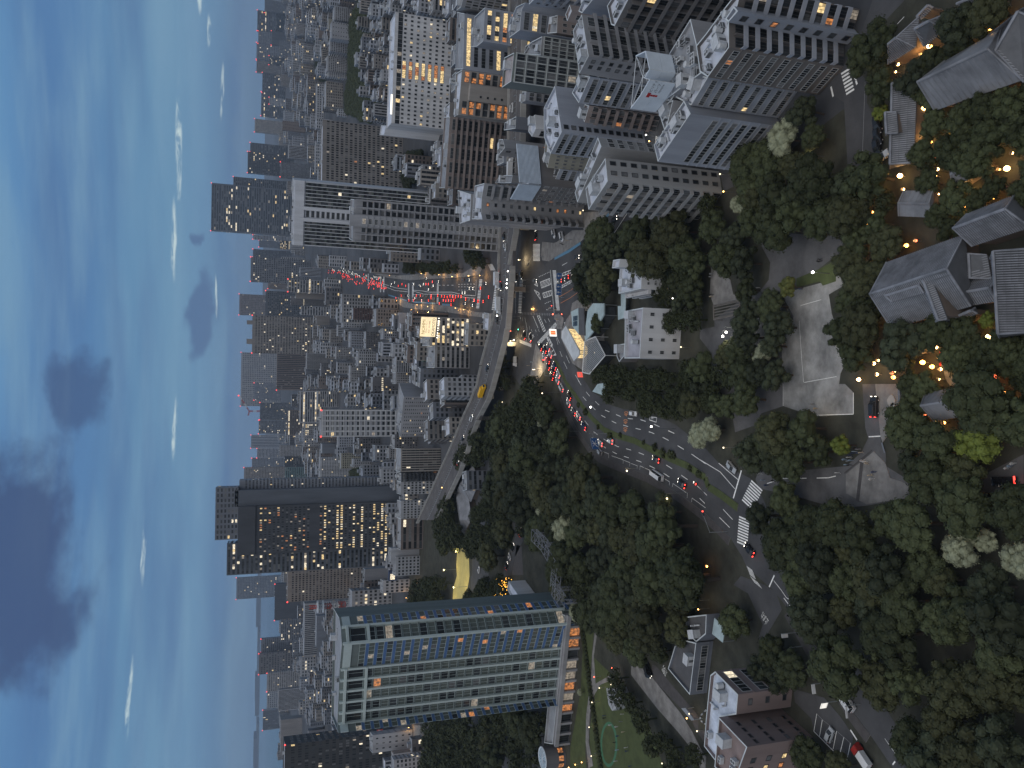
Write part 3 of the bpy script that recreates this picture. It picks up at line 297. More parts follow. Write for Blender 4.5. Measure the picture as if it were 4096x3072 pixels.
NEARFILL=[(190.0,343.2,11.3,13.2,-8,26,'umber'),(-241.2,448.8,9.3,11.0,12,26,'charcoal'),(217.5,464.4,13.2,9.2,-8,22,'umber'),(267.8,501.7,10.6,8.8,-8,26,'greywall'),(160.7,446.1,9.1,11.7,-8,26,'taupe'),(184.7,330.9,11.5,12.5,-8,9,'palegrey'),(234.7,466.4,13.0,12.6,-8,18,'slate'),(228.7,447.2,9.6,9.0,-8,22,'slate'),(-3.4,449.1,11.5,12.5,12,26,'offwhite'),(277.1,533.3,13.0,11.6,-8,22,'taupe'),(179.6,448.0,9.8,9.6,-8,22,'offwhite'),(-5.3,497.9,13.2,11.8,12,26,'taupe'),(-236.1,434.7,13.3,10.2,12,15,'bluegrey'),(-301.9,602.1,12.5,13.4,12,26,'offwhite'),(203.3,466.3,11.5,11.2,-8,18,'slate'),(112.4,452.3,10.0,12.9,-8,22,'umber'),(3.8,520.4,13.0,10.3,-8,26,'slate'),(120.3,382.3,11.9,11.7,-8,12,'bluegrey'),(121.9,480.2,8.9,9.4,-8,26,'tan'),(22.4,533.2,12.8,10.5,-8,26,'tan'),(143.2,530.7,10.3,10.6,-8,26,'tan'),(-32.4,512.8,13.5,11.8,12,22,'taupe'),(280.0,567.5,10.3,11.6,-8,22,'offwhite'),(-8.3,483.5,13.3,12.6,12,18,'umber'),(266.9,534.2,11.2,12.5,-8,18,'greywall'),(-283.8,533.9,11.9,12.0,12,18,'taupe'),(230.6,486.8,11.8,10.9,-8,15,'greywall'),(157.7,514.7,12.9,10.3,-8,18,'greywall'),(297.2,565.3,10.9,12.9,-8,18,'charcoal'),(-18.9,497.8,10.5,13.3,12,22,'slate'),(21.4,570.0,12.7,9.8,-8,26,'umber'),(148.6,550.6,11.4,12.5,-8,22,'slate'),(150.6,503.1,12.1,9.2,-8,18,'bluegrey'),(249.4,499.0,10.8,11.1,-8,15,'bluegrey'),(378.7,735.4,11.8,13.5,-8,26,'tan'),(162.3,583.8,9.6,9.7,-8,26,'slate'),(29.7,448.1,13.3,11.2,-8,12,'tan'),(46.4,553.4,10.0,8.6,-8,26,'umber'),(343.3,702.4,12.9,10.3,-8,22,'offwhite'),(181.3,637.4,10.2,10.7,-8,26,'bluegrey'),(134.5,498.5,9.2,10.4,-8,18,'greywall'),(49.9,635.8,12.0,11.9,-8,26,'slate'),(-28.1,481.4,10.8,13.5,12,15,'tan'),(-334.3,670.0,10.7,12.2,12,22,'offwhite'),(-326.7,638.3,8.8,12.8,12,22,'greywall'),(320.8,632.1,10.8,12.2,-8,18,'charcoal'),(358.7,741.0,12.7,12.0,-8,22,'greywall'),(45.9,588.5,11.4,13.2,-8,22,'umber'),(262.0,704.2,10.3,10.5,-8,26,'umber'),(177.4,615.0,10.2,12.7,-8,22,'umber'),(14.3,555.2,9.9,12.6,-8,22,'slate'),(167.3,601.5,10.0,11.5,-8,22,'greywall'),(-17.5,634.5,10.5,13.5,12,26,'bluegrey'),(286.5,724.7,9.9,12.3,-8,26,'offwhite'),(384.4,806.3,11.1,13.8,-8,26,'offwhite'),(-321.2,650.5,12.8,10.8,12,18,'offwhite'),(284.7,550.4,12.7,10.2,-8,12,'slate'),(307.9,601.9,8.6,11.2,-8,18,'tan'),(207.4,481.8,9.7,10.2,-8,12,'palegrey'),(161.7,532.8,11.3,9.9,-8,15,'charcoal'),(394.6,785.8,13.7,10.7,-8,22,'palegrey'),(26.9,636.9,10.8,10.1,-8,26,'offwhite'),(475.3,937.3,14.5,16.2,-8,26,'slate'),(341.9,683.3,8.7,11.2,-8,22,'taupe'),(349.4,755.2,12.0,12.5,-8,22,'taupe'),(-318.5,604.5,12.0,11.3,12,15,'taupe'),(-58.4,445.9,11.3,9.4,12,12,'slate'),(381.7,882.0,13.9,14.4,-8,26,'slate'),(-28.8,531.5,12.0,12.4,12,15,'bluegrey'),(323.1,822.9,12.2,13.4,-8,26,'umber'),(-0.7,462.1,9.4,13.5,12,12,'palegrey'),(135.6,518.1,10.5,10.1,-8,15,'taupe'),(432.8,897.0,14.7,10.0,-8,26,'tan'),(135.8,547.8,12.2,9.8,-8,15,'charcoal'),(-309.8,585.9,9.9,12.6,12,15,'greywall'),(-333.1,649.5,10.3,12.5,12,18,'palegrey'),(-84.5,688.9,12.3,10.0,12,26,'offwhite'),(349.1,716.9,8.7,13.0,-8,22,'bluegrey'),(274.8,737.9,9.6,9.9,-8,26,'umber'),(269.8,769.3,11.3,9.2,-8,26,'palegrey'),(42.0,621.2,11.5,8.5,-8,22,'palegrey'),(369.6,771.8,12.1,9.6,-8,22,'bluegrey'),(340.8,825.9,11.7,11.1,-8,26,'charcoal'),(108.1,655.9,9.7,13.4,-8,26,'tan'),(189.0,655.4,10.1,9.9,-8,22,'palegrey'),(333.7,809.9,13.5,12.7,-8,22,'taupe'),(286.7,772.0,12.5,12.2,-8,22,'greywall'),(156.5,565.0,8.6,12.4,-8,18,'palegrey'),(326.0,737.4,9.5,12.4,-8,22,'charcoal'),(39.1,567.1,10.2,13.0,-8,18,'tan'),(309.8,617.9,8.8,13.6,-8,15,'tan'),(324.1,654.0,8.5,11.5,-8,18,'greywall'),(289.7,843.1,12.8,9.4,-8,26,'greywall'),(388.0,940.3,13.5,15.5,-8,26,'bluegrey'),(26.2,617.9,12.7,8.9,-8,18,'tan'),(310.9,790.0,11.6,13.4,-8,22,'slate'),(326.9,838.6,10.8,12.3,-8,26,'greywall'),(299.3,586.2,10.9,10.6,-8,12,'umber'),(50.2,652.6,13.1,11.2,-8,18,'tan'),(387.6,773.1,9.2,10.7,-8,22,'slate'),(423.9,922.2,10.9,14.7,-8,26,'taupe'),(30.9,720.4,12.7,12.6,-8,22,'bluegrey'),(181.9,495.8,11.4,10.2,-8,9,'charcoal'),(393.7,901.0,15.5,10.1,-8,22,'tan'),(-95.5,820.7,13.8,13.4,12,26,'offwhite'),(368.4,900.4,12.0,10.3,-8,26,'taupe'),(35.0,415.4,9.3,10.3,-8,9,'offwhite'),(1.1,554.5,12.6,11.6,-8,12,'umber'),(-15.5,514.3,9.7,13.3,12,12,'tan'),(377.0,786.2,11.8,12.5,-8,18,'slate'),(355.4,690.5,10.2,12.1,-8,15,'taupe'),(294.2,754.4,9.3,10.2,-8,22,'tan'),(379.9,922.3,13.8,14.9,-8,22,'greywall'),(582.9,1425.5,23.2,20.7,-8,32.4,'tan'),(298.3,806.0,10.6,12.6,-8,22,'bluegrey'),(336.5,864.0,13.3,9.7,-8,22,'greywall'),(17.3,605.5,11.8,10.9,-8,15,'umber'),(29.9,584.6,9.3,10.3,-8,18,'taupe'),(363.1,752.9,13.3,11.7,-8,15,'bluegrey'),(35.4,602.0,9.9,9.9,-8,18,'slate'),(414.9,864.0,14.9,11.4,-8,18,'slate'),(687.3,1418.5,19.5,20.6,-8,32.3,'tan'),(402.5,840.0,9.9,11.1,-8,22,'offwhite'),(555.5,1118.2,17.6,19.1,-8,22,'slate'),(286.6,819.9,13.8,14.0,-8,18,'slate')]
FARFILL=[355,772,13,12,15,2,366,845,9,13,22,1,164,550,9,11,12,3,4,601,10,13,15,0,378,822,11,14,18,4,460,919,14,14,18,5,362,701,9,12,15,2,-217,828,14,10,22,8,-22,840,14,13,22,3,335,899,10,11,26,0,129,845,12,10,26,5,121,790,10,10,26,5,293,736,10,10,18,5,362,918,13,11,22,6,454,941,12,10,22,8,596,1515,21,22,34,1,-39,553,11,9,12,5,606,1450,18,24,33,3,274,547,9,10,9,0,610,1216,16,16,26,3,49,604,13,11,12,0,332,673,8,10,15,4,99,585,9,12,15,6,-463,1305,22,20,28,2,639,1277,18,16,26,8,411,1454,25,23,30,0,678,1620,25,20,33,4,621,1247,16,17,26,7,974,2020,34,32,34,5,359,823,13,13,15,7,-312,617,10,8,12,1,120,810,12,11,22,7,-5,875,12,11,26,3,930,1930,31,26,35,3,382,1477,23,23,33,0,-24,983,15,14,26,0,-156,685,11,13,18,7,506,1447,24,17,29,5,621,1481,22,21,29,4,695,1681,26,27,31,1,24,669,10,10,18,0,-640,1613,27,18,33,4,394,856,10,13,18,8,893,1967,30,34,34,0,-3,810,9,11,26,3,316,840,9,10,22,8,604,1548,19,26,33,0,129,860,13,14,22,0,433,943,15,11,18,0,317,894,10,15,22,6,692,1886,32,30,34,3,717,1486,25,23,23,4,452,901,12,10,18,2,-129,668,10,10,18,5,-530,1332,22,17,25,7,626,1304,14,14,29,1,358,864,11,12,18,1,840,1691,22,27,31,3,444,1482,24,25,28,1,97,1136,19,16,26,4,-9,533,11,9,9,7,467,1516,21,24,32,4,-79,668,11,13,15,2,-18,804,10,13,22,1,40,666,13,12,12,0,-535,1417,20,20,30,0,397,823,11,12,15,3,-441,1302,22,21,25,7,591,1214,16,20,22,8,707,2157,37,33,38,6,-130,702,12,11,15,7,327,876,14,14,15,2,-632,1518,26,23,26,3,-367,1245,21,14,26,8,343,877,14,14,15,1,982,2140,33,25,37,6,-100,1475,25,16,33,4,953,1962,24,25,38,5,-76,803,13,10,18,4,566,1359,19,20,25,4,436,863,11,14,15,2,-472,1169,14,17,26,3,691,1388,23,22,20,3,668,1386,17,18,26,7,-9,977,15,14,22,4,420,837,14,13,12,6,817,1691,23,23,30,5,716,1578,26,23,25,1,656,1363,16,21,25,6,-82,734,11,10,18,1,402,803,10,10,15,5,-661,1549,24,22,28,6,822,1722,30,28,24,5,438,919,15,12,15,1,628,1443,19,16,28,2,520,1617,24,25,30,3,0,864,9,11,26,5,648,1302,16,21,23,2,8,584,12,11,9,3,893,1835,31,24,28,2,-680,1614,24,18,31,5,125,828,14,11,18,6,-96,839,9,13,26,0,-122,686,9,13,18,0,-350,673,12,12,9,8,-532,1389,16,22,31,3,371,808,10,13,15,0,-5,1216,19,18,26,2,8,564,10,12,9,6,-183,1551,26,23,32,5,-90,669,8,12,18,7,680,1930,33,21,33,5,620,1424,19,21,25,8,-116,706,9,13,18,1,816,1766,22,21,33,7,110,1240,21,14,26,3,795,1808,22,31,33,1,-662,1585,26,26,26,1,-20,787,9,12,22,6,-707,2100,36,26,38,6,871,1794,31,23,26,7,-624,1590,19,24,34,8,861,1960,30,26,32,4,-133,686,11,10,15,3,-150,1617,24,27,35,3,745,1544,17,27,28,4,799,2286,35,38,39,7,944,2544,43,42,39,8,-80,828,9,9,26,6,648,1887,31,24,32,5,1261,2619,43,39,38,5,-558,1396,21,16,26,1,35,654,9,13,15,8,24,753,8,9,22,0,-580,1547,20,23,31,8,576,1138,19,20,15,5,-446,1242,21,15,22,0,634,1325,21,16,20,5,-614,1554,18,19,34,2,437,880,15,13,12,0,-98,1391,19,19,33,8,599,1187,19,14,18,3,836,2298,37,38,36,4,-563,1412,21,16,26,0,1054,2190,36,35,30,7,-22,824,9,14,22,5,516,1021,13,11,18,8,-351,1140,15,13,26,7,846,1917,24,29,33,4,765,1577,19,18,29,7,-517,1307,16,20,26,5,66,1480,20,24,33,4,375,859,11,12,15,7,763,1655,24,23,26,5,599,1391,17,16,26,3,-166,705,9,10,18,1,133,877,11,13,22,3,95,1541,22,20,34,3,879,1934,25,32,31,0,-295,620,10,11,9,5,59,1382,19,23,31,4,-733,2051,31,31,37,7,-490,1307,21,19,22,4,-13,737,9,10,18,0,831,1874,32,24,26,5,511,1577,19,24,31,4,-591,1485,22,16,27,7,325,790,13,9,12,0,-157,1661,26,20,34,3,-554,1456,20,22,27,5,724,1523,20,20,25,6,848,1766,29,23,24,0,626,1521,25,22,21,0,-358,1167,17,18,22,1,-402,1305,22,14,23,7,79,772,10,12,18,0,499,1611,18,20,34,8,378,751,13,13,9,5,409,943,14,10,15,7,-3,1092,12,18,26,8,342,791,9,10,15,2,-7,1137,16,18,22,3,-392,1280,17,21,26,3,-147,700,13,10,12,1,317,807,13,9,12,7,-171,1844,30,22,34,8,708,1418,22,19,19,7,-163,1477,22,18,30,2,86,1480,24,26,25,2,-641,1932,33,33,30,4,-8,1841,32,23,31,5,-476,1249,14,15,26,2,551,1920,31,33,29,7,81,1356,18,18,30,7,388,837,13,10,12,4,-95,1457,24,20,26,3,0,632,9,9,12,5,-128,1889,32,25,33,1,-1271,2597,36,33,41,4,-2,1756,29,21,30,1,556,1427,15,22,26,5,-508,1326,18,17,23,0,740,1621,19,27,25,1,1,1614,23,22,32,5,1178,2549,34,32,39,8,690,1651,24,24,24,4,0,1123,17,13,22,5,142,935,14,11,18,4,195,1277,18,18,26,4,-81,937,12,11,22,3,-405,1219,17,20,22,8,-20,923,12,16,18,5,666,1331,17,18,20,5,-189,1652,28,20,28,7,-4,1656,20,22,35,7,841,1841,27,28,25,0,1012,2109,28,35,29,0,1364,2836,34,49,42,8,409,895,10,13,15,7,586,1168,15,13,18,2,63,1064,14,18,22,3,530,1454,17,19,26,1,1268,2797,42,43,37,3,1075,2911,48,41,40,1,36,959,11,16,22,4,1714,3527,57,45,45,3,-6,1165,13,16,26,7,898,2201,37,25,30,0,823,2386,35,29,37,1,65,1457,17,18,33,4,-173,1892,32,20,32,7,-702,1842,24,28,32,1,1432,2963,41,35,43,6,1020,2739,43,34,39,8,-22,1027,15,16,18,0,62,1422,20,19,27,8,644,1556,17,22,27,2,-401,1391,15,20,31,1,361,883,14,10,12,6,1223,2547,42,28,32,5,797,1720,28,23,21,7,112,668,10,11,12,7,167,1364,19,21,27,4,-547,1294,17,15,22,6,698,2022,28,34,30,2,-173,724,11,13,12,5,1477,3408,52,51,45,7,854,2435,40,31,34,7,1388,2907,36,48,41,5,370,719,9,13,9,6,798,1658,29,20,20,6,399,921,10,13,15,2,155,1043,11,11,26,3,-384,1216,13,16,26,7,977,2339,30,36,35,5,1583,3455,56,39,45,8,712,1551,18,17,25,3,979,2404,35,31,34,2,0,1522,25,24,24,8,1106,2791,44,32,38,0,97,1173,17,14,22,0,1864,3846,58,59,48,4,-197,1806,28,25,31,7,-5,1072,12,17,22,1,615,1880,33,21,25,2,-5,844,11,14,15,4,-195,1728,27,23,29,6,34,688,12,13,9,5,88,842,12,13,15,5,787,2238,34,28,32,5,422,882,12,12,12,2,24,1222,15,15,26,5,-487,1280,16,20,22,8,1192,2501,43,31,29,4,690,1449,18,17,22,6,35,702,10,11,12,4,946,2283,33,25,33,4,83,821,10,13,18,6,-163,1726,22,21,35,8,355,808,11,10,12,3,978,2778,47,32,36,7,21,1166,16,17,22,0,-583,2009,31,30,32,5,1517,3172,55,48,35,8,874,2338,40,33,28,3,-3,1301,19,16,22,1,296,864,12,15,12,4,880,2502,42,39,31,3,10,822,12,10,15,3,1318,2909,40,42,39,0,1968,4107,67,60,48,7,1203,2898,40,40,40,8,30,775,10,9,15,6,415,822,10,9,12,5,-723,2013,28,30,31,2,879,2254,28,28,35,7,-183,1920,33,32,28,1,2177,4494,78,78,47,7,1176,2855,37,44,40,2,-126,718,11,12,12,4,-102,883,13,12,15,8,-99,656,8,13,12,3,-420,1457,18,17,27,5,1410,3099,40,36,44,7,-159,1412,15,17,32,1,37,736,11,13,12,8,1307,2857,38,41,38,1,35,810,14,10,12,2,912,2346,39,40,27,1,-490,1386,22,17,20,0,987,2051,23,34,28,4,96,1509,21,22,27,0,-22,857,10,10,18,8,-626,1482,20,19,22,7,-746,1959,30,33,26,3,551,2790,45,48,41,3,-85,980,16,12,15,2,827,1809,31,22,20,5,439,2609,43,34,40,4,-420,1247,15,16,22,2,727,1973,25,31,28,0,-191,1765,29,21,27,5,1299,2735,32,41,37,8,413,962,14,14,12,5,768,1768,24,24,23,4,728,3025,46,46,44,3,-661,1654,19,19,28,3,738,2002,33,35,23,6,921,2020,34,26,23,8,1106,2665,45,31,31,4,-135,1932,23,32,37,1,86,1417,22,21,21,5,33,791,13,10,12,1,-11,1797,22,28,31,8,1448,3178,46,43,39,4,-19,936,10,15,18,6,114,771,9,13,15,1,652,1576,26,26,17,4,2107,4381,71,53,50,6,-81,858,14,14,12,6,-719,2149,32,34,30,2,-26,875,11,13,15,7,-485,1364,20,23,18,0,882,2381,35,36,30,5,-23,756,9,10,15,0,-101,858,12,9,15,2,-153,1582,20,18,31,8,757,1511,23,23,16,2,-499,1241,21,16,15,0,285,807,10,10,12,6,-1504,3258,49,50,40,6,-2,1044,13,15,18,5,1431,3631,60,61,40,8,557,1967,31,25,26,0,784,2151,31,29,28,8,234,1554,23,21,25,7,-141,1484,24,21,21,8,1345,3406,57,44,39,1,-25,1042,17,13,15,4,-743,1757,29,25,21,4,149,1005,11,16,22,7,913,1885,24,30,23,0,303,828,14,13,9,3,-1290,3241,48,45,43,7,-371,1300,15,14,25,1,73,1661,25,21,25,4,1468,3024,48,48,31,3,855,1882,30,29,20,6,134,1653,25,20,26,7,-7,914,10,12,18,3,726,1450,21,18,17,4,899,2060,31,33,23,0,-1377,3117,46,53,38,8,48,1269,17,14,22,0,1187,3035,38,52,40,2,793,2387,28,27,38,4,62,1520,17,23,30,2,1528,3479,59,51,37,3,672,2056,28,24,29,2,648,2678,39,32,39,7,-185,1609,27,18,22,6,787,2096,35,30,23,8,838,2234,38,35,24,0,28,1877,28,29,28,6,1238,2983,49,46,32,4,-522,1453,20,16,21,5,-17,1880,30,30,25,2,-477,1329,16,16,22,2,-721,2913,50,43,39,7,-170,1808,30,21,26,1,-195,2604,42,39,36,5,1122,3687,63,49,44,1,-570,1360,16,21,20,7,53,688,8,12,12,1,1238,3191,46,48,39,1,-521,1216,16,13,18,1,936,2045,34,36,19,8,1035,2245,29,26,29,4,-46,2110,28,31,34,7,2330,4776,68,71,54,5,-82,914,15,16,12,5,-499,1424,19,17,21,4,757,2198,36,30,25,1,11,810,9,13,15,2,1391,3042,33,45,41,2,886,2289,30,33,30,1,-18,894,11,15,15,8,895,2730,42,40,33,7,349,902,15,14,9,1,-740,2097,31,24,28,4,1186,2620,37,38,30,1,-666,1891,21,24,32,4,773,1621,27,25,15,7,920,2509,28,38,36,6,-3,1543,17,18,29,6,-605,1923,33,21,24,0,-84,1198,20,19,15,0,1543,3229,42,49,37,4,-23,956,11,10,18,8,-584,1848,24,29,28,5,819,2199,26,25,32,6,1113,3025,43,40,38,3,-561,1481,25,20,17,3,-1318,3100,42,53,39,3,-205,2914,45,46,40,1,-145,1541,23,17,23,3,-604,1625,28,24,18,3,1217,2793,35,47,33,6,-63,2504,36,32,36,5,1343,4476,77,71,49,7,398,883,10,11,12,8,-1447,3105,35,35,45,3,1057,3478,54,60,40,7,1247,2713,36,34,32,7,907,3164,52,43,37,3,567,2905,46,44,38,0,-559,1332,23,18,14,3,1167,3396,43,59,44,5,241,1580,22,19,25,5,968,2620,39,42,29,7,-542,1363,16,16,20,6,1229,2660,45,42,24,8,1382,3173,48,43,34,3,12,884,11,11,15,5,-175,2336,41,35,28,2,717,2197,33,38,24,6,-629,1646,25,20,20,6,1453,3329,38,54,41,8,975,2241,36,34,22,6,-977,3183,43,55,44,0,1536,3317,37,47,42,4,-575,1458,22,18,17,6,1352,3107,42,41,36,4,1902,3927,55,67,40,6,1655,3761,53,50,42,2,-1327,3161,44,38,40,3,1161,2456,34,39,25,3,-702,1660,19,21,24,3,-372,1268,14,16,22,7,1595,4115,62,55,46,5,-173,1585,19,24,26,0,923,2093,23,23,28,0,108,1218,20,20,15,6,520,1681,19,26,24,2,-253,3710,65,64,43,1,1162,2785,48,36,27,2,1631,3684,49,41,44,4,679,2110,33,35,22,5,-564,1520,18,20,22,6,-27,1074,12,15,18,2,-1362,2775,34,35,35,1,745,3111,53,34,36,3,274,793,12,10,9,1,-593,1389,23,16,14,6,-71,997,14,11,15,5,1286,2660,42,34,26,8,48,1354,16,17,23,7,526,2734,35,45,41,5,-202,2854,40,40,41,5,2269,4684,62,67,50,8,1031,2503,37,35,26,1,-194,2786,42,44,36,7,888,2560,43,42,25,2,-108,1218,21,14,15,1,1288,3943,69,51,40,2,1009,2915,41,41,34,1,936,3105,46,50,35,0,1270,2916,47,42,27,3,1368,2961,46,48,27,2,1455,3686,47,59,42,8,1,1335,15,18,23,2,938,3044,35,46,43,6,980,2506,44,32,23,2,-107,1550,19,22,24,4,1109,2293,36,39,20,2,-677,1694,19,20,24,4,757,2149,30,32,24,0,-251,3796,59,55,47,4,1101,2841,33,47,34,7,1537,3541,55,61,33,0,344,844,11,13,9,8,696,1520,20,20,16,3,176,1425,23,17,17,3,1243,2858,37,41,31,1,-774,3169,51,35,39,1,-12,1978,26,28,27,5,1019,2155,25,26,25,3,1302,3098,43,43,33,2,1273,3055,51,37,29,3,1219,3711,56,49,41,1,1047,2287,39,28,20,6,1079,2239,34,33,20,8,492,1877,24,32,24,6,-722,1875,27,25,21,2,966,2109,30,32,20,4]
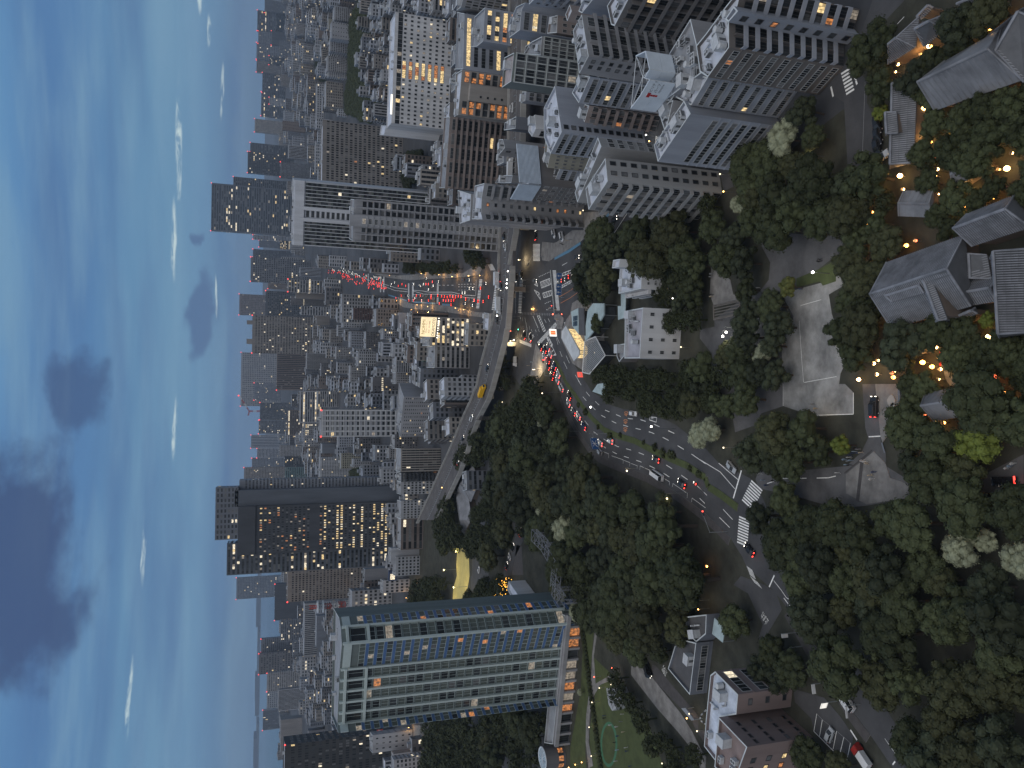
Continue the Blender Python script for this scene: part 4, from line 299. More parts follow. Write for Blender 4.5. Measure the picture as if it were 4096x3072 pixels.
TREES=[('dark','dark green tree in the grove between the expressway and the curving road','trees of the grove by the expressway',6.16,[(-19.4,341.2,0.93),(-25.2,316.8,0.98),(-30.7,364.1,0.84),(-23.2,382.4,1.23),(-27.9,393.8,1.12),(-13.4,366.1,1.0),(-11.2,330.5,0.98),(-28.8,349.5,1.17),(-22.9,361.7,1.09),(-34.2,385.5,1.02),(-9.2,347.1,0.9),(-36.2,405.4,1.13),(-9.4,357.9,1.09),(-25.8,329.3,1.12),(-24.0,403.4,1.1),(-16.9,375.3,1.13),(-29.6,374.5,0.97),(-12.0,321.1,1.17),(-22.5,306.3,1.25),(-14.0,386.4,1.1),(-19.7,349.9,1.11),(-38.7,393.7,1.0),(-5.1,339.2,0.9),(-31.0,339.2,0.96),(-35.9,358.2,1.07),(-18.5,395.6,1.05),(-1.0,348.4,0.97)]),
('dark','dark green tree in the big wood left of the curving road','trees of the big wood',7.0,[(-54.9,277.3,0.93),(-49.2,303.4,1.21),(-43.3,355.7,0.99),(-58.7,346.4,1.26),(-67.2,307.7,1.02),(-45.4,269.1,0.84),(-46.1,389.7,0.82),(-36.4,313.3,1.06),(-71.3,291.0,1.1),(-58.4,360.5,1.09),(-60.3,247.2,0.86),(-42.8,332.6,1.02),(-50.9,217.7,1.08),(-61.2,318.8,0.93),(-48.3,366.0,1.25),(-67.1,268.8,0.79),(-56.7,202.1,1.26),(-52.5,241.9,0.91),(-47.4,292.9,1.16),(-54.6,265.4,0.93),(-42.1,232.9,0.97),(-39.6,259.0,1.09),(-35.9,282.8,0.85),(-43.4,247.3,1.25),(-47.3,344.2,0.97),(-72.4,280.4,0.92),(-35.6,270.5,1.23),(-63.6,259.3,0.87),(-41.2,374.2,1.23),(-45.1,323.2,0.77),(-57.7,371.8,1.19),(-36.0,301.6,0.88),(-46.3,313.9,1.13),(-63.0,237.6,1.03),(-53.9,255.0,0.79),(-33.2,323.5,0.84),(-69.8,337.3,0.81),(-40.6,218.9,0.77),(-60.5,222.1,0.85),(-69.6,353.3,0.83),(-60.4,285.3,0.88),(-54.6,393.8,1.2),(-52.1,230.0,1.27),(-45.5,280.9,1.23),(-52.7,381.9,1.07),(-67.9,327.7,1.17),(-35.7,291.7,0.81),(-33.5,335.5,1.22),(-78.5,300.5,1.02),(-35.1,346.8,1.18),(-57.8,310.1,0.9),(-43.4,209.3,1.13),(-43.9,401.1,0.77)]),
('dark','dark green tree at the foot of the wood, above the hotel lawn','trees of the lawn edge',6.16,[(-69.2,222.7,1.09),(-76.9,230.7,0.98),(-77.4,218.9,1.25),(-62.0,205.6,0.9),(-90.6,251.0,0.9),(-67.8,211.1,0.8),(-74.7,256.6,1.22),(-78.6,292.0,0.9),(-77.1,239.7,1.12),(-87.0,242.2,0.9),(-85.0,256.7,1.19),(-80.0,269.6,0.84),(-88.8,273.1,1.03),(-82.7,299.7,1.22),(-56.6,196.7,1.27),(-72.4,247.5,1.11),(-76.2,277.7,0.9),(-68.7,234.3,1.11),(-91.3,283.4,0.91),(-89.0,231.8,0.98),(-75.0,208.2,0.88),(-61.9,216.6,1.27),(-81.4,248.2,1.21),(-82.7,284.1,0.94)]),
('dark','leafy tree along the wall between the event lawn and the ramp','trees along the ramp wall',3.92,[(-106.8,254.0,1.11),(-115.7,222.2,0.87),(-111.6,243.4,0.98),(-113.0,232.8,1.19),(-120.2,214.2,1.0),(-111.1,250.2,1.21),(-110.6,201.5,1.0),(-118.7,226.4,1.12),(-115.5,216.8,0.83),(-117.1,209.1,1.12)]),
('dark','dark green tree in the grove under the glass hotel tower','trees beneath the hotel tower',7.28,[(-219.6,467.3,1.08),(-152.6,324.1,0.84),(-175.7,359.3,0.83),(-223.0,443.5,1.04),(-163.3,358.2,1.0),(-235.9,481.3,0.79),(-208.3,416.9,0.79),(-192.6,404.9,0.97),(-180.6,375.0,0.86),(-184.1,386.1,0.89),(-192.7,392.1,1.22),(-196.5,414.0,0.84),(-192.6,378.8,1.18),(-229.8,458.8,0.95),(-171.0,350.6,0.78),(-210.2,430.8,1.08),(-183.1,400.5,1.03),(-227.2,488.4,1.09),(-201.6,423.0,1.01),(-203.3,400.3,1.03),(-209.8,452.3,1.26),(-183.7,365.5,0.78),(-158.7,349.1,1.26),(-238.0,470.2,1.02),(-172.5,369.2,0.79),(-249.2,486.6,0.86),(-181.8,347.5,1.04),(-159.5,331.5,1.21),(-227.3,476.9,0.78),(-173.4,381.6,0.99),(-173.8,334.3,0.82),(-204.5,441.0,1.1),(-223.1,431.9,0.93)]),
('dark','dark tree beside the yellow lit court, behind the hotel tower','trees by the yellow court',6.72,[(-150.4,551.5,1.1),(-167.7,613.5,1.1),(-172.9,601.2,1.24),(-157.3,575.6,0.96),(-154.3,532.2,1.08),(-142.0,535.6,1.19),(-165.5,587.4,0.91),(-177.3,623.3,0.77),(-161.0,558.7,0.87),(-177.9,610.4,1.01),(-169.9,577.9,1.1),(-156.6,541.9,0.97),(-150.7,563.5,1.09),(-183.9,628.1,0.99),(-162.0,605.5,1.04),(-155.1,587.8,0.78),(-191.2,640.9,0.9),(-139.6,522.7,0.86),(-167.4,568.4,1.19),(-163.6,549.5,1.16),(-162.8,596.0,0.95),(-176.0,590.8,0.86)]),
('dark','dark tree between the yellow court and the lit garden','trees by the lit garden',5.04,[(-122.8,436.5,0.93),(-117.8,411.8,0.87),(-131.0,451.5,1.24),(-114.5,401.2,1.08),(-128.0,443.1,0.87),(-122.8,422.6,1.26),(-114.3,424.8,0.79),(-115.3,417.8,1.13),(-117.8,431.4,0.87),(-106.7,394.4,1.0),(-111.5,408.0,0.77),(-115.0,383.2,0.94),(-127.6,429.8,1.23),(-120.6,405.5,1.07)]),
('dark','dark green tree beside the orange lit street','trees by the orange street',7.28,[(-244.4,516.1,0.95),(-255.1,510.5,1.27),(-256.1,528.7,1.22),(-242.9,498.1,1.04),(-262.4,553.6,1.08),(-271.6,547.3,1.16),(-242.9,531.0,0.95),(-231.8,511.6,1.25),(-227.1,488.0,1.15),(-241.5,487.9,0.77),(-264.1,536.9,0.81),(-279.3,555.4,0.95),(-246.3,540.7,1.18),(-264.1,518.2,0.85),(-257.2,544.1,0.87),(-247.4,481.4,1.06),(-236.5,479.8,1.27),(-251.9,491.3,1.03),(-284.9,564.9,0.99)]),
('dark','dark domed tree beside the low temple hall','trees by the temple hall',6.72,[(-71.0,411.0,0.92),(-85.5,402.7,0.93),(-68.1,397.6,0.87),(-69.0,377.1,1.1),(-81.6,423.0,1.06),(-87.8,413.5,1.03),(-94.1,422.6,1.14),(-75.2,369.0,1.25),(-77.4,434.4,1.03),(-89.1,435.0,1.12),(-70.9,419.9,0.96),(-78.1,396.1,0.99),(-65.9,386.8,0.98),(-97.1,442.3,1.2),(-61.0,403.8,1.03),(-61.7,370.3,1.05),(-95.3,405.8,1.23)]),
('dark','dark tree beside the expressway bend','trees by the expressway bend',6.16,[(-39.6,466.2,0.98),(-35.6,448.6,0.95),(-43.0,453.2,1.25),(-39.3,438.5,0.81),(-35.1,424.3,1.27),(-48.1,470.5,1.24),(-42.9,430.5,1.12),(-45.8,443.3,0.91),(-32.0,436.4,1.2),(-31.5,415.0,0.91)]),
('dark','dark tree left of the temple hall at the expressway end','trees at the expressway end',6.72,[(-85.7,516.3,1.04),(-94.0,521.2,1.06),(-104.6,522.0,1.17),(-107.7,506.9,1.25),(-92.1,495.1,1.18),(-103.5,480.5,0.96),(-103.5,495.1,1.21),(-88.0,504.4,0.87),(-80.0,500.4,1.13),(-94.2,510.7,0.8),(-97.0,472.8,1.19),(-101.0,534.0,1.05),(-114.7,520.3,0.88)]),
('dark','dark green tree in the thicket below the balcony apartment block','trees of the apartment thicket',6.16,[(52.9,244.8,0.94),(46.3,265.8,1.23),(42.8,275.4,1.14),(40.9,218.4,1.17),(51.3,234.9,1.23),(39.6,258.9,1.13),(50.9,255.9,0.91),(48.5,212.3,1.23),(49.4,222.9,0.77),(36.4,268.0,0.87),(35.8,282.7,0.86),(42.5,231.2,1.26),(52.5,274.4,1.1),(55.5,263.9,1.28),(40.7,206.3,1.16)]),
('dark','dark green tree on the park slope below the pale buildings','trees on the park slope',5.04,[(41.9,184.1,0.88),(33.8,178.8,0.93),(38.5,139.4,0.97),(44.4,175.4,0.87),(43.0,154.2,1.23),(46.4,194.0,0.92),(46.6,167.9,0.84),(26.6,179.5,0.81),(39.9,163.0,1.19),(53.5,198.3,0.79),(39.1,146.6,0.91),(51.2,174.8,0.82),(36.3,187.5,1.16),(48.3,161.8,1.15)]),
('dark','dark green tree beneath the pale blue grey offices','trees beneath the offices',5.04,[(60.4,153.4,0.79),(60.2,171.1,0.95),(48.4,149.1,1.18),(53.8,159.7,0.95),(67.1,155.2,0.89),(52.9,176.1,0.89),(54.3,167.0,1.06),(45.4,141.8,0.88),(59.7,177.9,1.15),(45.5,132.9,1.19)]),
('dark','dark shrubby tree between the lane and the tiled roofs','trees between lane and roofs',3.92,[(69.4,133.9,0.76),(64.2,130.9,1.12),(73.1,136.8,1.27),(74.1,130.7,1.23)]),
('dark','dark tree between the tiled roof houses at the top right','trees among the tiled roofs',3.92,[(68.9,112.4,1.1),(64.3,116.7,0.77),(68.6,105.5,1.09),(62.9,121.7,1.14)]),
('garden','small garden tree amid the lantern lights','garden trees with lanterns',3.36,[(52.5,118.6,0.83),(49.8,101.7,1.09),(50.2,112.1,1.11),(47.8,121.2,1.07),(51.4,106.5,1.08),(45.9,105.2,1.13),(45.8,114.6,1.22),(44.1,99.8,0.9),(42.4,108.7,1.23)]),
('dark','dark tree in the strip of lanterns beside the gravel court','trees of the lantern strip',3.36,[(32.2,138.3,1.2),(37.5,138.8,0.94),(24.5,136.7,1.2)]),
('dark','broad dark tree between the gravel court and the great tiled roof','trees by the great roof',4.48,[(14.0,135.3,1.23),(13.2,142.4,0.96),(20.0,140.7,0.9),(9.1,124.1,1.2),(7.3,138.2,0.89),(23.7,136.1,0.93)]),
('garden','rounded garden tree beside the lit garden path','garden trees by the path',3.36,[(5.6,107.1,0.94),(6.1,100.9,1.0),(10.9,116.3,1.09),(6.3,111.9,0.92),(11.2,111.2,1.13)]),
('dark','tall tree standing on the park walk between lamp and court','trees on the park walk',4.48,[(21.0,167.5,0.98)]),
('dark','tree at the left edge of the park walk','trees left of the park walk',4.48,[]),
('dark','tree beside the park walk above the road','trees by the park walk',4.48,[(-4.0,196.8,0.82)]),
('dark','tree on the corner above the zebra crossing','trees on the crossing corner',4.48,[(-14.9,150.2,0.87),(-14.3,168.3,1.05),(-18.2,156.8,1.1),(-17.6,174.4,1.18),(-18.5,163.5,0.99),(-9.7,152.9,1.13)]),
('dark','tree between the courtyard and the grey hipped roof','trees by the courtyard',4.48,[(-14.9,122.9,0.87),(-7.4,123.0,1.05),(-17.2,115.9,1.13),(-15.4,109.4,0.86),(-10.3,114.2,1.06)]),
('dark','tree by the hipped roof at the right edge','trees at the right edge',4.48,[(-5.8,97.4,1.04),(-1.7,105.0,1.25)]),
('dark','dark green tree in the deep wood at the lower right','trees of the deep wood',5.04,[(-33.0,149.2,1.1),(-26.6,119.2,1.05),(-39.0,160.4,1.19),(-36.4,140.0,0.76),(-31.3,132.7,1.14),(-33.2,168.1,0.98),(-27.8,161.3,0.82),(-30.3,141.4,1.18),(-40.3,144.8,1.2),(-35.1,117.4,0.86),(-36.5,124.0,1.14),(-20.4,97.7,1.02),(-20.7,108.1,1.23),(-40.3,152.6,1.05),(-27.1,126.4,0.85),(-32.2,156.7,0.83),(-38.8,131.1,0.96)]),
('dark','dark green tree in the deep wood at the lower right','trees of the deep wood',5.04,[(-60.7,136.9,1.25),(-45.9,101.4,0.84),(-58.2,121.3,0.92),(-46.4,151.7,1.12),(-49.9,123.5,1.17),(-44.2,113.3,0.94),(-55.7,110.3,1.17),(-67.6,105.2,1.24),(-53.9,130.5,0.81),(-35.2,103.1,0.8),(-61.1,99.1,1.17),(-62.9,112.6,0.88),(-49.3,140.0,0.83),(-40.0,107.6,1.02),(-46.1,130.0,0.82),(-61.9,128.8,0.96),(-70.2,119.8,1.08),(-52.4,146.3,1.16),(-42.7,120.9,1.08),(-43.7,144.7,0.76),(-52.2,102.8,0.88),(-39.8,97.9,1.14),(-39.8,128.4,1.18),(-42.6,138.5,0.81),(-36.7,114.3,0.79),(-71.3,112.7,1.16),(-51.7,96.3,0.82)]),
('dark','tree by the small white canopy near the ramp','trees by the white canopy',4.48,[(-64.1,181.0,1.14)]),
('dark','tree against the rose brown office','trees against the brown office',4.48,[(-72.2,161.1,1.01),(-68.3,156.0,1.0),(-74.1,169.0,0.84),(-66.8,164.3,0.94)]),
('dark','tree at the end of the small car park','trees at the car park end',3.92,[(-87.8,151.5,1.24),(-85.3,141.2,1.0)]),
('stuff','tree of the dark wood behind the long white hotel','trees of the dark wood',8.4,[(549.0,1191.3),(513.0,1047.3),(444.0,900.4),(410.2,915.8),(392.8,933.6),(357.1,919.9),(328.9,879.5),(295.8,858.5),(337.0,1002.9),(428.1,1240.9),(466.3,1281.9),(460.7,1195.4)]),
('stuff','tree of the grove by the lamp topped clinic','trees by the clinic',7.56,[(867.5,2028.1),(709.4,1703.9),(654.7,1634.1),(580.7,1489.3),(695.5,1835.0),(790.1,2011.4)]),
('stuff','tree at the foot of the brown apartment slab','trees by the apartment slab',5.04,[(212.6,712.8),(192.1,629.4),(179.1,623.6),(173.6,680.2),(182.9,710.3)]),
('dark','street tree in the row along the avenue pavement','trees along the avenue',4.48,[(100.7,675.6,0.79),(103.0,681.1,1.07),(98.3,655.1,1.25),(107.9,693.8,0.98),(102.2,687.6,1.06),(108.9,704.7,0.78),(84.6,553.2,0.91),(99.4,669.5,0.91),(103.6,701.9,0.88),(91.7,604.3,0.9),(93.0,612.5,1.14),(105.1,659.6,0.77),(105.9,673.3,0.89),(88.6,588.2,0.92),(83.3,544.2,1.22),(90.7,597.4,0.9),(80.9,523.4,1.22),(105.7,666.1,0.87),(77.7,507.9,0.88),(108.2,685.3,1.01),(85.3,566.2,1.1),(97.2,641.8,0.82),(81.5,532.3,0.94),(95.5,631.5,1.03),(94.3,624.4,0.86),(98.8,663.5,1.08),(88.7,581.1,0.99),(86.9,572.8,1.26)]),
('dark','round tree beside the white apartment tower foot','trees at the tower foot',4.48,[(79.5,460.6,1.2),(77.9,468.9,0.81),(80.2,477.2,0.87),(75.9,447.7,1.07),(74.4,456.3,1.01),(71.8,442.9,0.81),(82.8,471.9,1.1)]),
('dark','dark tree by the expressway pillars near the junction','trees by the junction',4.48,[(8.5,402.6,0.95),(0.9,347.1,0.89),(4.2,397.5,1.13),(0.1,402.9,1.12),(12.3,396.8,0.81),(0.2,391.7,0.82)]),
('stuff','tree in the little grove beside the giant tower foot','trees by the giant tower',6.72,[(-129.1,1116.0),(-114.0,1009.2),(-117.9,898.4),(-121.9,888.2),(-136.0,994.3)]),
('garden','small garden tree amid the lantern lights','garden trees with lanterns',2.8,[(47.3,105.5,1.18),(53.0,98.6,0.91),(34.4,118.4,0.94),(38.9,98.7,0.82),(54.1,120.1,0.77),(44.5,97.3,0.93),(52.6,107.5,0.93),(41.9,108.0,1.09),(35.2,99.3,1.15),(50.0,100.7,0.76),(48.3,96.8,1.0),(37.0,113.9,1.19),(47.8,111.5,1.05),(65.2,119.5,1.05),(46.3,115.3,1.06),(57.7,119.8,1.01),(45.7,121.1,0.85),(37.4,106.4,0.8),(52.8,111.8,1.19),(50.5,116.9,0.87),(46.5,100.4,1.18),(52.0,103.6,0.9),(56.1,96.2,0.76),(31.5,116.2,0.87),(35.3,109.6,0.96),(61.4,117.8,0.84),(41.7,120.4,0.95),(66.3,112.5,0.98),(61.2,121.5,1.18)]),
('dark','dark tree in the strip of lanterns beside the gravel court','trees of the lantern strip',3.36,[(18.7,136.4,0.93),(31.1,130.3,1.16),(38.9,137.4,1.13),(27.9,139.0,1.24),(40.1,131.9,0.8),(25.1,132.1,0.99),(35.7,132.7,0.91),(22.8,138.1,0.91),(33.8,138.8,1.07)]),
('garden','rounded garden tree beside the lit garden path','garden trees by the path',2.8,[(0.7,95.1,1.22),(-6.4,97.6,1.07),(7.8,99.8,0.98),(11.1,126.4,0.81),(-2.0,107.0,0.96),(2.3,101.2,0.8),(1.3,123.6,1.04),(7.5,108.1,0.85),(6.8,125.9,1.2),(-3.6,123.6,1.11),(10.6,112.2,1.02),(7.9,95.7,0.76),(11.0,116.3,1.09),(6.7,113.3,1.09),(-1.9,103.1,0.96),(-5.8,102.3,1.05),(4.7,97.2,1.16),(7.9,103.9,1.12),(-1.7,99.0,0.8),(0.9,119.6,1.07),(1.4,109.8,1.07)]),
('dark','tree at the left edge of the park walk','trees left of the park walk',4.2,[(2.6,178.9,1.24),(0.2,200.6,0.95),(-5.2,191.1,0.99),(10.1,182.2,1.01),(-5.1,184.7,0.94),(5.0,191.7,0.86),(-5.3,203.5,1.06),(3.3,205.6,0.9),(5.9,198.2,1.26),(0.3,195.0,0.77),(2.6,186.5,0.87),(-5.0,197.4,0.81),(-3.3,176.2,0.99),(8.9,187.9,1.06)]),
('dark','tall tree standing on the park walk between lamp and court','trees on the park walk',3.92,[(13.5,177.0,1.05),(3.3,165.2,1.19),(18.7,174.7,1.24),(15.4,164.0,1.16),(21.9,168.7,0.86),(10.7,167.8,0.92),(3.6,171.4,1.09),(8.0,178.2,0.87)]),
('dark','tree on the slope behind the white houses','trees on the slope below the white houses',3.36,[(2.0,219.1,1.13),(2.3,225.1,1.26),(2.2,262.7,1.2),(-3.5,240.1,0.83),(-2.7,247.3,1.04),(-4.9,209.4,1.02),(-5.8,227.8,1.25),(3.6,238.4,1.09),(-3.2,218.6,1.01),(-0.9,258.5,1.08),(-7.3,234.7,1.25),(-2.8,252.6,0.88),(3.3,248.7,0.84),(-1.8,232.3,1.15),(-8.1,218.2,0.81),(4.5,268.2,1.21),(2.0,213.6,0.76),(3.8,243.8,0.78),(0.7,207.8,0.91),(-3.5,264.2,1.19),(3.5,277.1,1.05),(3.8,253.3,1.14),(3.4,233.6,0.82),(5.1,208.1,1.18),(-7.9,213.4,1.13),(-7.4,222.7,1.08),(-2.3,214.1,1.0),(-0.2,243.3,1.07),(4.9,258.4,1.08)]),
('dark','tree right of the white houses','trees beside the white houses',3.92,[(20.8,218.4,1.09),(26.8,223.2,0.91),(35.5,224.1,0.77),(29.1,206.6,1.16),(20.6,212.4,0.88),(31.9,221.0,0.96),(20.5,205.4,0.99),(34.4,209.2,1.01),(31.0,227.7,0.92),(36.6,203.8,1.15),(37.9,219.3,1.02)])]
SPECIAL=[('pale','large pale flowering tree in front of the zigzag stair building',63.1,164.0,4.85),
('pale','pale flowering tree at the corner below the balcony block',51.7,186.4,2.69),
('pale','second pale flowering tree tucked against the dark park slope',50.1,183.0,2.45),
('pale','small pale tree in the middle of the expressway grove',-19.1,333.8,4.01),
('pale','upper of the two pale trees joined in the big wood',-53.8,337.0,4.83),
('pale','lower of the two pale trees joined in the big wood',-55.4,326.2,4.69),
('pale','large round pale tree standing out in the big wood',-60.0,297.3,6.24),
('pale','pale flowering tree on the road bend by the park walk',-14.4,201.5,4.49),
('pale','pale tree on the park walk beside the gravel court',8.7,173.2,3.1),
('pale','pale tree beside the road just before the zebra crossing',-12.4,195.1,3.83),
('pale','broad pale tree in the deep wood near the driveway',-29.9,111.5,4.11),
('pale','pale crown joined to the broad pale tree in the deep wood',-27.7,107.4,2.67),
('pale','very pale tree at the right edge of the deep wood',-29.2,98.8,3.52),
('yellow','bright yellow green tree beside the driveway',-8.9,106.8,4.53),
('olive','round olive clipped tree at the corner of the gravel court',25.4,161.9,3.31),
('yellow','light green bushy tree at the gate of the courtyard',-12.9,142.8,2.65),
('yellow','little light green bush beside the lane',60.2,133.9,1.92),
('yellow','light green conifer between the great roofs',13.1,107.4,1.62),
('pale','pale tree at the top corner of the hotel podium',-94.4,311.7,3.49),
('pale','pale tree hanging over the podium roof end',-93.7,293.5,3.78),
('pale','small pale tree against the hotel tower foot',-105.6,315.0,2.27),
('pale','grey green tree at the end of the podium',-165.7,338.5,3.72),
('pale','small pale shrub tree before the podium bays',-127.5,293.9,1.42),
('dark','dark spreading tree between the station roof and the white houses',24.3,274.7,4.07),
('dark','dark tree covering the lower wall of the white flat roofed house',33.7,215.8,3.68),
('dark','dark tree between the two white houses',26.0,215.6,3.67),
('dark','big domed tree beside the dark flat roof',-87.1,224.2,4.5),
('dark','large rounded tree beside the yellow park lamp',-11.0,160.3,5.81),
('dark','small tree by the tower foot',-234.4,502.1,1.52)]
